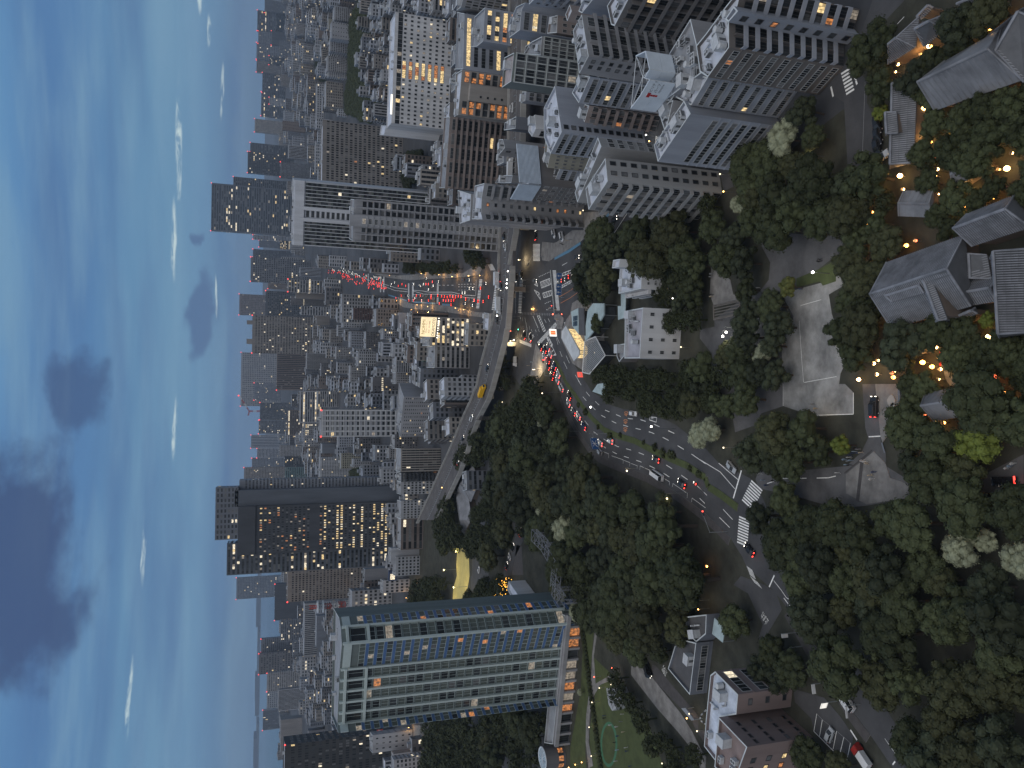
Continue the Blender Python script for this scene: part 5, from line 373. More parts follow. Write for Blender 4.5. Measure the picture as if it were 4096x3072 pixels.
GROUND=[('park_ground','soil',1,[(-100.12,441.82),(10.1,406.3),(42.36,345.94),(55.07,312.05),(63.24,270.78),(58.4,237.77),(64.82,180.72),(61.49,168.87),(66.28,147.3),(82.36,141.81),(85.11,129.99),(68.74,95.99),(-66.62,93.97),(-83.15,126.87),(-124.34,208.82),(-188.4,336.26),(-106.15,352.49),(-150.65,482.13),(-186.89,693.52),(-115.48,645.3),(-41.04,500.59)]),
('hotel_lawn','lawn',2,[(-99.01,295.18),(-96.82,284.74),(-130.93,290.43),(-152.61,292.0),(-157.65,290.63),(-165.83,307.71),(-157.02,308.05),(-128.97,297.72)]),
('event_lawn','lawn',2,[(-110.15,285.4),(-111.05,266.09),(-117.01,252.39),(-116.87,240.04),(-120.68,234.94),(-127.43,227.58),(-156.54,288.32),(-139.32,287.79),(-127.29,283.65)]),
('garden_path','paving',3,[(-95.39,283.11),(-95.19,280.89),(-109.5,284.86),(-119.96,282.79),(-110.91,268.12),(-111.92,266.06),(-118.78,278.41),(-127.25,285.93),(-134.67,287.96),(-145.88,288.71),(-153.51,283.84),(-156.54,288.32),(-147.17,291.61),(-136.1,291.42),(-128.13,289.36),(-117.71,286.84),(-110.07,286.55)]),
('road','asphalt',4,[(-5.22,324.09),(-10.03,319.11),(-12.88,314.9),(-18.04,306.79),(-22.49,298.0),(-26.18,290.67),(-28.32,282.74),(-29.45,270.91),(-30.45,255.22),(-31.35,241.03),(-33.35,228.76),(-35.36,218.27),(-38.75,204.58),(-41.6,195.94),(-43.53,191.46),(-47.76,185.65),(-50.15,183.48),(-53.55,171.84),(-56.93,165.28),(-63.9,156.83),(-67.25,151.05),(-73.86,142.35),(-76.77,137.15),(-81.0,130.68),(-83.05,127.49),(-78.71,118.81),(-76.36,124.76),(-68.58,133.35),(-63.58,140.63),(-58.69,147.3),(-52.69,156.62),(-48.94,161.32),(-41.12,169.34),(-30.98,175.88),(-27.29,179.15),(-25.19,182.71),(-22.57,198.0),(-18.94,205.11),(-12.51,223.32),(-11.33,229.41),(-9.19,250.38),(-8.77,261.47),(-7.77,271.65),(-5.42,279.04),(-2.6,291.02),(3.31,300.28),(9.92,311.78),(19.13,323.85),(25.92,323.81),(31.92,314.33),(37.28,302.08),(41.55,284.49),(44.85,275.25),(52.73,284.88),(55.55,289.87),(59.75,273.51),(64.5,258.71),(66.43,261.23),(68.1,276.05),(63.07,291.64),(59.25,302.9),(58.94,340.29),(57.71,348.3),(61.19,355.43),(69.85,359.39),(78.12,367.13),(82.09,384.96),(66.39,390.46),(34.17,388.96),(18.3,392.44),(4.88,396.11),(-1.74,379.09),(4.69,365.77),(12.22,364.23),(20.52,353.69),(17.25,348.31),(10.42,339.6),(2.15,332.79)]),
('avenue','asphalt',4,[(61.81,395.17),(37.94,394.05),(46.4,471.72),(54.7,527.99),(61.33,586.08),(71.61,687.31),(85.61,765.89),(101.54,875.4),(111.75,942.13),(130.66,1071.65),(143.33,1150.23),(163.39,1253.51),(184.88,1347.59),(212.85,1489.91),(220.04,1508.16),(233.81,1582.81),(196.31,1349.28),(166.53,1153.19),(130.83,944.15),(111.51,829.79),(93.09,700.87),(84.26,617.96),(76.63,554.23),(71.17,506.13),(67.29,465.24),(65.29,438.39)]),
('pavement','paving',5,[(99.83,709.55),(91.17,624.87),(80.57,554.48),(74.78,506.34),(75.6,473.34),(73.92,454.55),(68.32,465.29),(72.0,506.17),(77.24,554.27),(84.8,617.99),(93.85,700.93),(112.4,829.88),(131.83,944.25),(123.05,877.52),(106.99,767.75)]),
('pavement','paving',5,[(41.28,428.87),(45.36,471.66),(54.12,527.96),(60.69,586.03),(70.87,687.25),(83.96,765.75),(80.8,775.11),(72.44,737.2),(66.44,686.9),(52.19,552.66),(43.71,483.45),(37.95,428.7)]),
('plaza','paving',5,[(74.55,307.86),(71.73,291.95),(68.48,276.34),(63.55,291.65),(61.5,304.85),(60.33,319.16),(59.28,336.2),(58.54,342.23),(60.51,351.77),(63.6,353.52),(69.6,352.15),(66.38,336.49),(66.16,332.06),(68.19,314.11),(65.81,301.28)]),
('station_plaza','paving',5,[(37.43,302.7),(35.93,312.87),(31.05,315.33),(29.3,319.31),(26.41,322.64),(24.53,326.08),(21.36,325.95),(9.47,311.85),(5.27,296.62),(5.11,279.49),(11.07,278.62),(30.98,280.39)]),
('traffic_island','paving',5,[(32.37,334.77),(32.74,329.08),(30.19,322.9),(28.96,322.85),(25.21,324.89),(25.81,331.06),(28.78,331.75),(30.68,334.7)]),
('corner_island','paving',5,[(20.23,359.11),(14.76,349.82),(10.68,343.33),(7.39,344.75),(0.18,359.08),(0.14,367.69),(5.94,366.19),(12.87,363.03)]),
('park_plaza','dirt',2,[(24.56,170.03),(25.32,163.12),(25.84,155.08),(26.11,151.54),(27.14,148.63),(24.25,147.61),(22.7,152.47),(18.02,151.37),(6.66,146.3),(3.59,148.14),(1.14,148.57),(1.04,169.49),(11.07,169.72),(18.41,165.23)]),
('park_plaza','dirt',2,[(1.05,168.9),(1.16,146.66),(-0.86,143.82),(-5.58,143.72),(-6.71,158.05),(-4.69,168.77)]),
('park_path','oldasphalt',2,[(17.79,209.49),(18.16,201.38),(20.38,201.44),(24.53,189.58),(26.02,180.06),(29.1,175.65),(33.77,175.13),(40.59,180.41),(40.79,170.41),(36.7,151.77),(34.11,146.86),(32.07,149.21),(29.79,155.17),(26.06,163.14),(23.79,170.01),(18.41,165.23),(11.07,169.72),(1.04,169.49),(0.9,199.36),(10.26,202.75),(15.04,209.42)]),
('park_path','oldasphalt',2,[(0.91,199.36),(1.05,168.9),(-4.69,168.77),(-6.98,177.97),(-10.31,180.5),(-12.94,190.06),(-7.53,191.64)]),
('picnic_terrace','paving',3,[(37.01,203.46),(34.69,199.47),(31.3,193.36),(26.86,191.79),(25.5,184.73),(24.95,189.59),(24.84,201.95),(28.16,204.03)]),
('hedge_lawn','lawn',4,[(28.07,164.31),(29.43,155.16),(30.34,151.63),(29.43,150.13),(25.58,150.05),(25.06,154.55),(26.26,155.61),(25.82,164.26)]),
('oval_lawn','lawn',4,[(33.96,200.62),(34.81,197.18),(31.92,194.86),(29.15,197.04),(29.5,200.11)]),
('courtyard_path','oldasphalt',3,[(-23.05,178.88),(-20.72,161.54),(-17.94,145.79),(-14.46,141.27),(-10.98,139.13),(-8.73,140.05),(1.18,141.14),(1.2,137.2),(-10.09,135.71),(-11.35,135.27),(-13.81,133.97),(-16.68,133.92),(-18.6,128.67),(-19.48,121.21),(-16.5,111.24),(-11.21,102.12),(-19.06,102.0),(-19.17,108.42),(-22.18,125.55),(-26.14,139.27),(-28.25,148.45),(-27.64,160.84),(-27.45,178.78),(-25.21,180.14)]),
('pale_court','paving',4,[(-19.81,145.76),(-13.79,137.34),(-16.04,133.93),(-19.08,132.64),(-20.06,125.59),(-22.18,125.55),(-25.81,139.27),(-24.23,145.66)]),
('stone_court','paving',4,[(1.2,137.2),(1.23,130.61),(-4.4,130.11),(-9.26,132.83),(-11.64,134.84),(-10.08,135.5)]),
('lane','asphalt',3,[(87.73,139.76),(83.41,130.57),(80.93,137.05),(77.38,143.56),(75.57,145.83),(69.6,140.72),(65.07,141.07),(60.21,138.35),(51.71,136.06),(49.34,138.14),(51.59,146.74),(67.54,148.26),(71.11,152.49),(73.08,154.04),(75.85,150.12),(78.63,144.96)]),
('lane','asphalt',3,[(63.51,199.31),(62.56,193.91),(60.12,186.8),(58.86,183.4),(58.29,192.0),(58.11,197.48)]),
('car_park','asphalt',5,[(-76.4,163.09),(-74.26,151.93),(-76.57,146.48),(-79.15,142.23),(-84.55,143.04),(-85.68,149.2),(-83.83,155.32),(-81.07,156.43),(-80.08,160.23),(-79.5,162.46)]),
('ramp','darkpave',5,[(-96.03,236.64),(-95.46,234.41),(-98.11,222.4),(-101.48,206.95),(-105.55,206.84),(-104.46,202.95),(-108.16,203.91),(-105.66,209.39),(-103.78,210.55),(-103.39,217.45),(-100.75,236.95)]),
('ramp_apron','paving',4,[(-100.65,251.76),(-97.61,243.07),(-100.37,236.5),(-104.8,217.41),(-107.71,210.44),(-111.35,204.53),(-111.92,202.4),(-115.49,202.65),(-116.99,205.8),(-114.1,206.24),(-111.53,218.79),(-109.59,232.21),(-105.17,252.12)]),
('side_road','asphalt',3,[(-53.32,186.22),(-53.12,175.59),(-53.8,170.62),(-57.72,168.14),(-62.59,171.63),(-68.61,175.86),(-68.44,177.79),(-63.9,175.97),(-60.88,179.27),(-57.36,182.69),(-56.68,189.67)]),
('lane','asphalt',3,[(-73.22,391.42),(-71.39,380.85),(-79.55,373.06),(-92.24,387.56),(-103.57,393.97),(-107.06,408.38),(-93.6,399.55),(-81.88,388.05)]),
('lane_clearing','darkpave',3,[(-84.95,384.99),(-83.83,376.54),(-98.13,373.67),(-102.78,393.0),(-92.85,387.54)]),
('lane','asphalt',3,[(-105.66,472.31),(-101.76,437.25),(-113.6,435.42),(-122.63,472.75)]),
('lane','asphalt',3,[(-123.31,475.54),(-113.9,436.61),(-124.54,445.97),(-134.26,474.92)]),
('lit_street','paving',3,[(-294.6,653.05),(-283.19,626.3),(-274.92,579.77),(-297.46,582.39),(-334.87,660.47)]),
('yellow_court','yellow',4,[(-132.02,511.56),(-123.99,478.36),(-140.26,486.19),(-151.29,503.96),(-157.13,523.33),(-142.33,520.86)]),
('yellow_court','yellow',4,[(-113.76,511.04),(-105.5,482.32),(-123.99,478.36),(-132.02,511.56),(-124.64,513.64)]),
('garden_path','paving',3,[(12.61,123.16),(12.72,121.08),(9.96,119.73),(9.27,118.01),(7.24,118.4),(5.29,117.38),(2.66,118.03),(3.34,113.78),(2.97,110.25),(3.07,108.48),(2.17,108.47),(1.0,113.61),(0.98,117.72),(2.18,118.73),(5.58,119.8),(8.01,119.69),(9.17,121.32),(10.21,122.37)])]
ZEBRA=[((53.64,337.69),(34.24,331.97),(53.04,333.31),(33.87,327.73),34),
((28.88,333.19),(20.79,357.66),(27.15,330.83),(19.0,354.99),24),
((55.47,385.56),(37.6,387.88),(54.81,380.24),(37.16,382.5),22),
((28.31,322.28),(27.63,318.5),(26.84,321.68),(26.18,317.91),7),
((65.24,465.13),(47.44,471.78),(64.4,458.4),(46.83,464.87),20),
((56.74,431.29),(43.43,437.26),(56.1,425.74),(42.94,431.57),14),
((78.61,587.83),(61.49,587.82),(77.84,581.46),(60.89,581.46),18),
((90.52,691.92),(72.73,691.3),(89.57,684.07),(71.97,683.47),18),
((92.2,712.23),(75.37,710.87),(91.41,705.59),(74.73,704.25),16),
((118.82,866.18),(100.48,865.59),(117.74,857.76),(99.57,857.18),16),
((121.86,889.85),(103.04,889.23),(120.89,882.24),(102.22,881.63),16),
((138.98,998.63),(122.01,996.74),(137.94,990.72),(121.1,988.86),14),
((70.73,365.58),(61.92,365.19),(69.01,355.39),(60.42,355.02),14),
((69.3,296.57),(64.15,297.58),(68.6,291.84),(63.52,292.82),8),
((-25.61,181.79),(-32.19,186.4),(-27.78,176.83),(-34.26,181.24),9),
((-36.49,187.34),(-44.58,188.2),(-36.91,182.52),(-44.82,183.34),10),
((-52.25,181.8),(-53.17,178.16),(-53.58,179.78),(-54.46,176.2),6),
((-49.81,183.55),(-52.05,181.81),(-50.41,180.85),(-52.62,179.15),8),
((74.87,149.37),(68.59,147.33),(75.08,146.75),(68.88,144.76),7),
((87.11,239.58),(84.72,240.02),(85.91,237.24),(83.53,237.68),5),
((23.47,384.23),(20.25,365.63),(21.8,384.15),(18.65,365.56),14),
((72.39,447.36),(67.47,440.2),(70.9,437.0),(66.11,430.13),9)]
LINES=[([(1.92,305.12),(-1.98,298.17),(-4.33,293.29),(-9.57,278.98),(-11.99,261.5),(-12.15,255.79),(-12.01,248.52),(-12.58,243.28),(-13.12,238.22),(-14.74,228.6),(-15.55,223.29)],0.2,(4,6),'white'),
([(-4.94,299.89),(-7.24,294.37),(-11.78,282.18),(-13.96,270.4),(-14.3,268.35),(-15.19,256.63),(-15.75,244.9),(-16.21,239.37),(-17.42,230.85),(-18.54,225.07),(-20.49,216.65),(-21.16,213.84)],0.2,(4,6),'white'),
([(-21.28,213.15),(-23.55,205.0)],0.2,None,'white'),
([(-22.53,208.39),(-25.12,197.15),(-29.1,189.65)],0.2,None,'white'),
([(-22.6,197.98),(-26.37,187.95)],0.2,None,'white'),
([(-23.51,186.61),(-31.93,190.3)],0.5,None,'white'),
([(-13.65,308.36),(-16.17,303.81),(-19.61,295.71),(-21.41,290.33),(-23.74,280.66),(-24.76,276.3),(-26.01,267.45),(-26.39,261.99),(-26.82,253.01),(-27.12,247.6),(-28.07,239.0),(-28.84,233.28),(-30.56,224.72),(-31.18,222.1)],0.2,(4,6),'white'),
([(-10.82,306.55),(-16.82,293.43),(-18.93,288.69),(-20.93,280.21),(-22.09,274.27),(-23.23,266.04),(-23.4,260.15),(-23.75,251.74),(-24.27,245.93),(-24.94,237.86),(-25.88,231.38),(-27.68,222.94),(-29.11,217.47),(-31.14,208.84),(-32.72,204.75)],0.2,(4,6),'white'),
([(-31.36,208.15),(-33.04,204.0)],0.2,None,'white'),
([(-34.52,208.06),(-35.67,205.15)],0.2,None,'white'),
([(-35.9,195.35),(-38.08,190.5)],0.2,None,'white'),
([(-38.58,197.18),(-40.65,191.89)],0.2,None,'white'),
([(-50.95,171.6),(-52.79,168.25),(-54.03,166.46),(-55.77,158.05)],0.15,None,'white'),
([(-54.45,167.33),(-63.6,151.65)],0.2,None,'white'),
([(-57.03,156.16),(-60.97,150.06)],0.2,None,'white'),
([(-49.53,171.33),(-53.15,173.4)],0.4,None,'white'),
([(-59.2,163.48),(-58.14,162.66),(-60.65,158.91),(-61.73,159.43)],0.18,None,'white'),
([(-67.12,151.18),(-66.01,150.5),(-68.6,146.41),(-69.68,147.1)],0.18,None,'white'),
([(-78.22,143.17),(-79.65,141.09)],0.4,None,'white'),
([(-75.73,132.99),(-78.77,128.33)],0.1,None,'white'),
([(-80.32,130.75),(-79.29,130.09)],0.3,None,'white'),
([(-26.18,279.48),(-26.79,273.59),(-28.4,273.85)],0.12,None,'white'),
([(-27.24,271.18),(-27.81,260.97),(-29.35,261.12)],0.12,None,'white'),
([(-27.98,260.48),(-28.33,255.45),(-29.64,255.69)],0.12,None,'white'),
([(-28.54,254.52),(-28.8,249.77),(-30.05,249.73)],0.12,None,'white'),
([(-30.03,247.69),(-28.65,247.55),(-29.52,239.37)],0.12,None,'white'),
([(-31.06,230.44),(-31.74,226.57),(-32.91,226.69)],0.12,None,'white'),
([(-33.24,224.79),(-32.03,224.3),(-34.01,215.22),(-35.51,215.39)],0.12,None,'white'),
([(-36.4,212.73),(-35.08,212.43),(-36.95,204.63)],0.12,None,'white'),
([(-11.86,241.17),(-12.42,236.19),(-10.8,235.83),(-10.81,240.37),(-11.86,241.17)],0.25,None,'white'),
([(58.87,272.36),(64.44,261.12)],0.2,None,'white'),
([(58.28,297.36),(59.36,290.92)],0.2,None,'white'),
([(54.29,325.85),(54.71,319.62)],0.2,None,'white'),
([(63.55,291.65),(67.8,275.26)],0.25,None,'white'),
([(65.17,269.0),(66.1,267.03)],0.2,None,'white'),
([(61.41,282.55),(63.17,277.21)],0.15,None,'white'),
([(58.9,335.44),(59.59,317.78),(61.0,304.83)],1.4,None,'buslane'),
([(63.6,289.35),(67.91,275.79)],1.2,None,'buslane'),
([(54.26,340.67),(33.22,334.81)],0.35,None,'white'),
([(40.3,328.82),(41.44,317.45),(43.08,308.27)],0.2,None,'orange'),
([(37.22,327.02),(38.45,315.76),(39.88,307.65)],0.2,None,'orange'),
([(53.02,356.13),(53.45,341.83)],0.3,(1,1.2),'white'),
([(38.93,347.32),(39.49,338.58)],0.3,(1,1.2),'white'),
([(35.79,345.03),(36.36,338.15)],0.3,(1,1.2),'white'),
([(34.4,364.22),(27.75,356.34)],0.3,None,'white'),
([(27.17,355.99),(24.79,353.31)],0.2,(2,2.5),'white'),
([(27.24,360.57),(24.21,356.83)],0.2,(2,2.5),'white'),
([(31.44,347.62),(28.33,343.5)],0.2,(3,3),'white'),
([(31.5,342.73),(29.6,340.25)],0.2,(3,3),'white'),
([(54.52,382.71),(53.74,375.45)],0.25,(1,1),'white'),
([(51.7,382.95),(50.77,376.03)],0.25,(1,1),'white'),
([(48.67,383.54),(47.68,376.6)],0.25,(1,1),'white'),
([(46.28,384.54),(45.05,377.2)],0.25,(1,1),'white'),
([(37.47,384.88),(33.07,339.5)],1.2,(0.7,1.6),'grey'),
([(55.16,378.38),(49.65,379.57),(40.85,381.35)],0.2,(3,3),'grey'),
([(21.82,330.62),(18.96,327.41)],0.2,None,'white'),
([(21.67,331.72),(16.17,327.88),(10.19,321.31)],0.2,(4,4),'white'),
([(12.99,319.35),(9.54,315.16)],0.2,None,'white'),
([(10.47,322.01),(7.02,317.76)],0.2,None,'white'),
([(4.38,308.41),(1.38,303.84)],0.2,None,'white'),
([(35.14,384.03),(24.74,381.34)],0.2,(2,2.5),'white'),
([(34.85,380.34),(24.59,378.43)],0.2,(2,2.5),'white'),
([(34.57,376.72),(28.47,372.9),(22.49,374.04)],0.3,None,'white'),
([(29.59,368.78),(22.8,370.9)],0.2,(2,2.5),'white'),
([(27.84,366.64),(22.98,361.05)],0.2,(2,2.5),'white'),
([(56.61,391.8),(59.64,390.8),(47.22,392.52),(37.95,392.08)],0.2,None,'white'),
([(83.46,688.24),(77.83,643.93),(73.89,617.22),(65.3,538.34),(59.32,501.07),(55.97,474.2)],0.3,None,'white'),
([(82.72,688.18),(74.32,636.87),(63.83,538.24),(57.67,500.98),(54.4,474.11)],0.3,None,'white'),
([(87.17,714.74),(95.34,776.38),(108.02,852.14),(121.78,943.19),(150.32,1111.27),(177.35,1280.21)],0.3,None,'white'),
([(84.87,714.55),(93.95,786.14),(107.59,863.89),(124.32,972.5)],0.3,None,'white'),
([(79.38,687.92),(76.01,656.03)],0.25,None,'white'),
([(76.57,687.69),(73.31,655.83)],0.25,None,'white'),
([(66.9,519.37),(61.73,474.52)],0.25,(4,4),'white'),
([(68.61,519.47),(63.56,474.62)],0.25,(4,4),'white'),
([(64.63,519.23),(59.53,474.39)],0.25,(4,4),'white'),
([(75.31,581.29),(69.15,528.88)],0.25,(6,8),'white'),
([(66.2,472.82),(55.87,473.22)],0.5,None,'white'),
([(72.53,685.44),(62.2,591.96)],1.3,None,'buslane'),
([(93.79,828.14),(76.63,715.97)],1.3,None,'buslane'),
([(59.42,569.1),(56.12,540.23)],1.3,None,'buslane'),
([(72.87,152.68),(70.19,151.87)],0.5,None,'white'),
([(73.18,145.17),(70.27,144.1)],0.5,None,'white'),
([(79.08,132.47),(80.27,129.53)],0.15,(2,2),'white'),
([(69.93,141.61),(51.73,142.14)],0.12,None,'grey'),
([(62.45,193.9),(59.27,192.56)],0.2,None,'white'),
([(-79.14,154.38),(-83.83,155.32),(-85.4,148.96),(-86.03,144.4)],0.15,None,'white'),
([(-79.74,152.42),(-84.39,153.34)],0.15,None,'white'),
([(-80.08,149.91),(-84.67,150.8)],0.15,None,'white'),
([(-80.41,147.6),(-85.07,148.62)],0.15,None,'white'),
([(-80.8,145.21),(-85.66,146.53)],0.15,None,'white'),
([(-81.22,143.11),(-85.82,144.17)],0.15,None,'white'),
([(-79.14,154.38),(-79.74,152.42),(-80.08,149.91),(-80.41,147.6),(-80.8,145.21),(-81.22,143.11)],0.1,None,'grey'),
([(20.97,162.47),(21.71,155.0)],0.12,None,'white'),
([(17.11,162.94),(5.92,161.58),(1.49,160.93)],0.1,None,'white'),
([(1.49,160.66),(2.91,149.34)],0.12,None,'white'),
([(1.05,168.9),(-4.69,168.77)],0.12,None,'white'),
([(-6.71,158.05),(-5.75,143.72),(-0.86,143.82)],0.2,None,'white'),
([(-25.76,174.98),(-23.64,168.92),(-22.41,159.32)],0.2,None,'white'),
([(-21.92,155.61),(-21.36,151.54),(-20.65,149.09)],0.2,None,'white'),
([(-10.64,138.92),(-10.27,135.5)],0.25,None,'white'),
([(-16.58,140.78),(-25.55,141.95)],1.0,None,'darkpave'),
([(-19.69,146.23),(-13.5,137.78)],0.3,None,'darkpave'),
([(-13.83,134.18),(-11.65,135.05)],0.4,None,'slate')]
HATCH=[([(50.14,354.4),(50.35,341.11),(47.34,340.09),(47.02,352.36)],8),
([(44.3,350.66),(44.41,338.78),(42.03,338.39),(41.87,348.99)],6),
([(47.34,363.11),(44.93,355.46),(41.39,353.39)],4),
([(50.04,362.9),(50.05,358.27),(48.4,357.55)],3),
([(43.59,329.52),(45.08,326.23),(46.86,307.91),(45.9,308.12),(44.04,326.19)],11),
([(33.89,357.9),(33.61,354.33),(25.88,345.84),(25.5,348.61)],8),
([(22.55,344.48),(22.62,341.76),(18.53,335.95),(18.22,339.18)],4),
([(22.86,343.84),(20.45,339.88),(13.63,331.39),(13.76,335.83)],5),
([(50.55,333.62),(50.75,313.44),(54.61,297.23),(53.6,290.72),(51.53,291.22),(53.39,297.18),(49.55,312.08),(49.46,331.38)],12),
([(22.94,369.17),(24.94,363.81),(23.77,363.08),(22.41,365.38)],3)]
WORDS=[((-10.49,258.95),2.4,'40',3.0,'orange'),
((-13.44,259.33),2.9,'40',3.0,'orange'),
((-16.43,259.43),3.5,'40',3.0,'orange'),
((64.02,279.92),14.8,'40',3.0,'orange'),
((60.91,279.06),12.6,'40',3.0,'orange'),
((-61.93,175.07),53.6,'止まれ',1.7,'white'),
((-95.3,227.89),-31.9,'徐行',2.2,'white'),
((-11.22,238.69),2.7,'P',1.6,'white')]
CARS=[((-7.79,314.13),48.2,'sedan','white','r','white car in the braking queue, just behind the black one'),
((-4.61,313.32),42.8,'sedan','black','r','black car in the braking queue beside the grassy median tip'),
((-11.64,308.32),61.1,'sedan','grey','r','grey car with red tail lights in the outer queue lane of the curve'),
((-13.15,302.66),60.9,'taxi','white','r','white taxi nearest the shrubby median in the curve queue'),
((-17.13,297.21),61.1,'sedan','navy','r','dark blue car following the curve queue, alone in its lane'),
((-22.93,280.48),73.3,'taxi','white','r','white car half hidden under the blue overhead sign'),
((-21.39,270.95),80.0,'suv','white','r','white car with red lights by the median, right of the blue overhead sign'),
((-26.36,280.58),71.9,'suv','silver','-','silver car parked at the kerb below the blue overhead sign'),
((-25.04,234.94),80.7,'sedan','black','r','black car with two red lamps near the median shrubs'),
((-30.31,233.17),77.0,'minibus','white','-','long white coach parked in the kerbside bays'),
((-31.11,217.8),70.9,'sedan','black','r','black car with three red lamps passing the parking bays'),
((-30.1,209.87),77.1,'motorbike','black','r','motorcycle with a glowing red tail lamp by the median'),
((-10.07,251.72),-91.4,'suv','white','-','white car standing at the upper kerb beside the painted 40'),
((-1.23,322.18),54.4,'van','white','r','white van in the middle of the traffic queue'),
((18.27,350.99),48.8,'sedan','black','r','first black car at the stop line of the junction queue'),
((16.89,344.55),48.4,'sedan','black','r','second black car behind the stop line, beside the island kerb'),
((17.82,340.24),48.1,'sedan','grey','r','grey car at the head of the inner queue lane'),
((13.77,345.52),48.8,'sedan','white','r','white car in the second row of the junction queue'),
((14.44,337.35),48.1,'sedan','white','r','white van like car beside the chevron line in the queue'),
((11.8,339.99),48.5,'sedan','red','r','red car in the middle of the junction queue'),
((8.84,339.86),48.8,'sedan','black','r','black car three rows back in the outer queue lane'),
((8.8,331.61),48.2,'sedan','navy','r','navy car three rows back in the inner queue lane'),
((6.58,333.73),48.5,'sedan','black','r','black car four rows back in the junction queue'),
((4.01,335.12),48.8,'sedan','black','r','black car five rows back at the kerb side of the queue'),
((5.02,326.67),48.1,'sedan','white','r','white car five rows back beside the median nose'),
((2.27,327.71),48.4,'sedan','white','r','last white car before the median nose'),
((51.64,360.23),-99.6,'sedan','grey','h','grey car with headlights crossing the open junction'),
((55.23,307.02),-95.7,'sedan','black','h','black car with headlights on the upper road near the hatched nose'),
((64.09,270.57),-79.8,'sedan','black','h','black car with headlights beneath the balcony apartment block'),
((46.97,326.64),97.2,'sedan','grey','r','first car with red lamps waiting under the blue signs'),
((47.51,318.31),97.3,'sedan','black','r','second car with red lamps waiting beside the hatched divider'),
((48.02,310.35),97.4,'taxi','white','r','third car with red lamps, last before the trees'),
((57.34,381.89),-177.4,'sedan','black','h','dark car with headlights above the orange zebra stripes'),
((56.99,390.34),-177.3,'sedan','black','h','dark car with headlights coming from under the expressway, uppermost'),
((51.52,394.71),-177.3,'sedan','black','h','dark car with headlights under the expressway, second one down'),
((48.9,394.9),-177.3,'sedan','navy','h','dark car with yellow headlights under the expressway, third one down'),
((25.31,375.0),26.2,'sedan','black','r','dark car with a red lamp at the left arm of the junction'),
((23.65,365.51),25.7,'sedan','black','r','dark car with red lamps beside the white arrow island'),
((50.96,135.95),-66.3,'sedan','white','-','white car parked aslant at the end of the long tiled roof'),
((58.74,137.07),-168.5,'sedan','black','-','topmost of three black cars parked beside the long tiled roof'),
((56.26,136.94),-168.5,'sedan','black','-','middle of three black cars parked beside the long tiled roof'),
((53.86,137.06),-168.4,'sedan','black','-','lowest of three black cars parked beside the long tiled roof'),
((-3.84,136.79),1.1,'suv','black','r','glossy black car turning in the lane beside the stone court'),
((-16.44,105.28),97.1,'van','black','R','dark van with a broad glowing red tail on the driveway'),
((-19.88,109.35),-86.9,'sedan','black','h','black car half under the trees at the driveway edge'),
((-44.8,181.47),63.1,'sedan','black','r','dark car leaving the wood just below the zebra crossing'),
((-22.97,190.58),-120.7,'sedan','silver','-','silver car waiting at the kerb above the stop line'),
((-71.55,143.68),55.9,'bigvan','white','-','white high roofed van standing on the road by the car park sign'),
((-81.78,149.05),-20.5,'hatch','silver','-','pale blue small car parked alone in the marked car park'),
((-81.74,138.29),57.3,'truck','red','-','small red truck with a white bed at the car park corner'),
((-93.06,394.34),48.4,'sedan','white','-','white car on the grove lane near the triangular clearing'),
((-76.63,376.67),-27.2,'sedan','black','r','black car on the grove lane under the domed trees'),
((-86.89,388.64),-34.4,'sedan','black','h','dark car on the grove lane before the white one'),
((-99.07,398.76),-34.5,'sedan','black','r','black car on the grove lane nearest the lit garden'),
((-114.3,454.37),-16.2,'sedan','white','-','white car on the road between the yellow court and the grove'),
((-98.17,237.92),-133.5,'truck','black','h','dark lorry with small yellow lamps parked on the ramp apron'),
((70.36,334.85),-151.7,'suv','white','-','white car in the forecourt at the foot of the orange windowed slab'),
((67.2,324.62),-152.3,'van','white','-','white van in the forecourt nearer the pavement'),
((74.12,360.36),2.5,'sedan','black','r','dark car with red lamps above the broad zebra crossing'),
((11.97,387.82),-177.3,'truck','white','-','white box lorry near the trees at the left arm of the junction')]
ECARS=[((54.19,386.27),-177.1,'lorry','white','r','long white lorry on the expressway above the junction'),
((50.87,382.27),-177.1,'sedan','black','r','car with two red lamps behind the long lorry on the expressway'),
((40.72,383.19),-177.1,'lorry','white','-','short white box lorry on the expressway beside the barrier'),
((34.05,388.5),-6.9,'sedan','black','h','dark car on the expressway left of the short box lorry'),
((70.07,375.37),-177.2,'hatch','white','-','small white car on the expressway near the apartment tower foot'),
((75.9,378.21),-177.2,'sedan','black','h','car with an orange lamp at the upper end of the open expressway'),
((8.63,405.03),-45.9,'sedan','black','h','black car on the expressway bend before the yellow lorry'),
((-4.09,411.23),-48.6,'lorry','yellow','-','bright yellow lorry on the expressway bend'),
((-20.35,435.37),-48.9,'van','white','h','white van on the expressway left of the yellow lorry'),
((-33.53,455.68),-55.1,'sedan','black','h','black car on the far expressway lane past the white van'),
((-43.58,454.25),-54.2,'sedan','black','r','dark car with red lamps on the near expressway lane'),
((-49.36,467.45),-54.5,'sedan','silver','r','silver car with red lamps following on the near expressway lane'),
((138.56,367.21),-3.5,'van','white','-','white van on the hidden stretch of expressway below the glass grid tower'),
((108.46,366.01),-3.5,'lorry','white','-','white bus like lorry on the expressway behind the corrugated screen')]
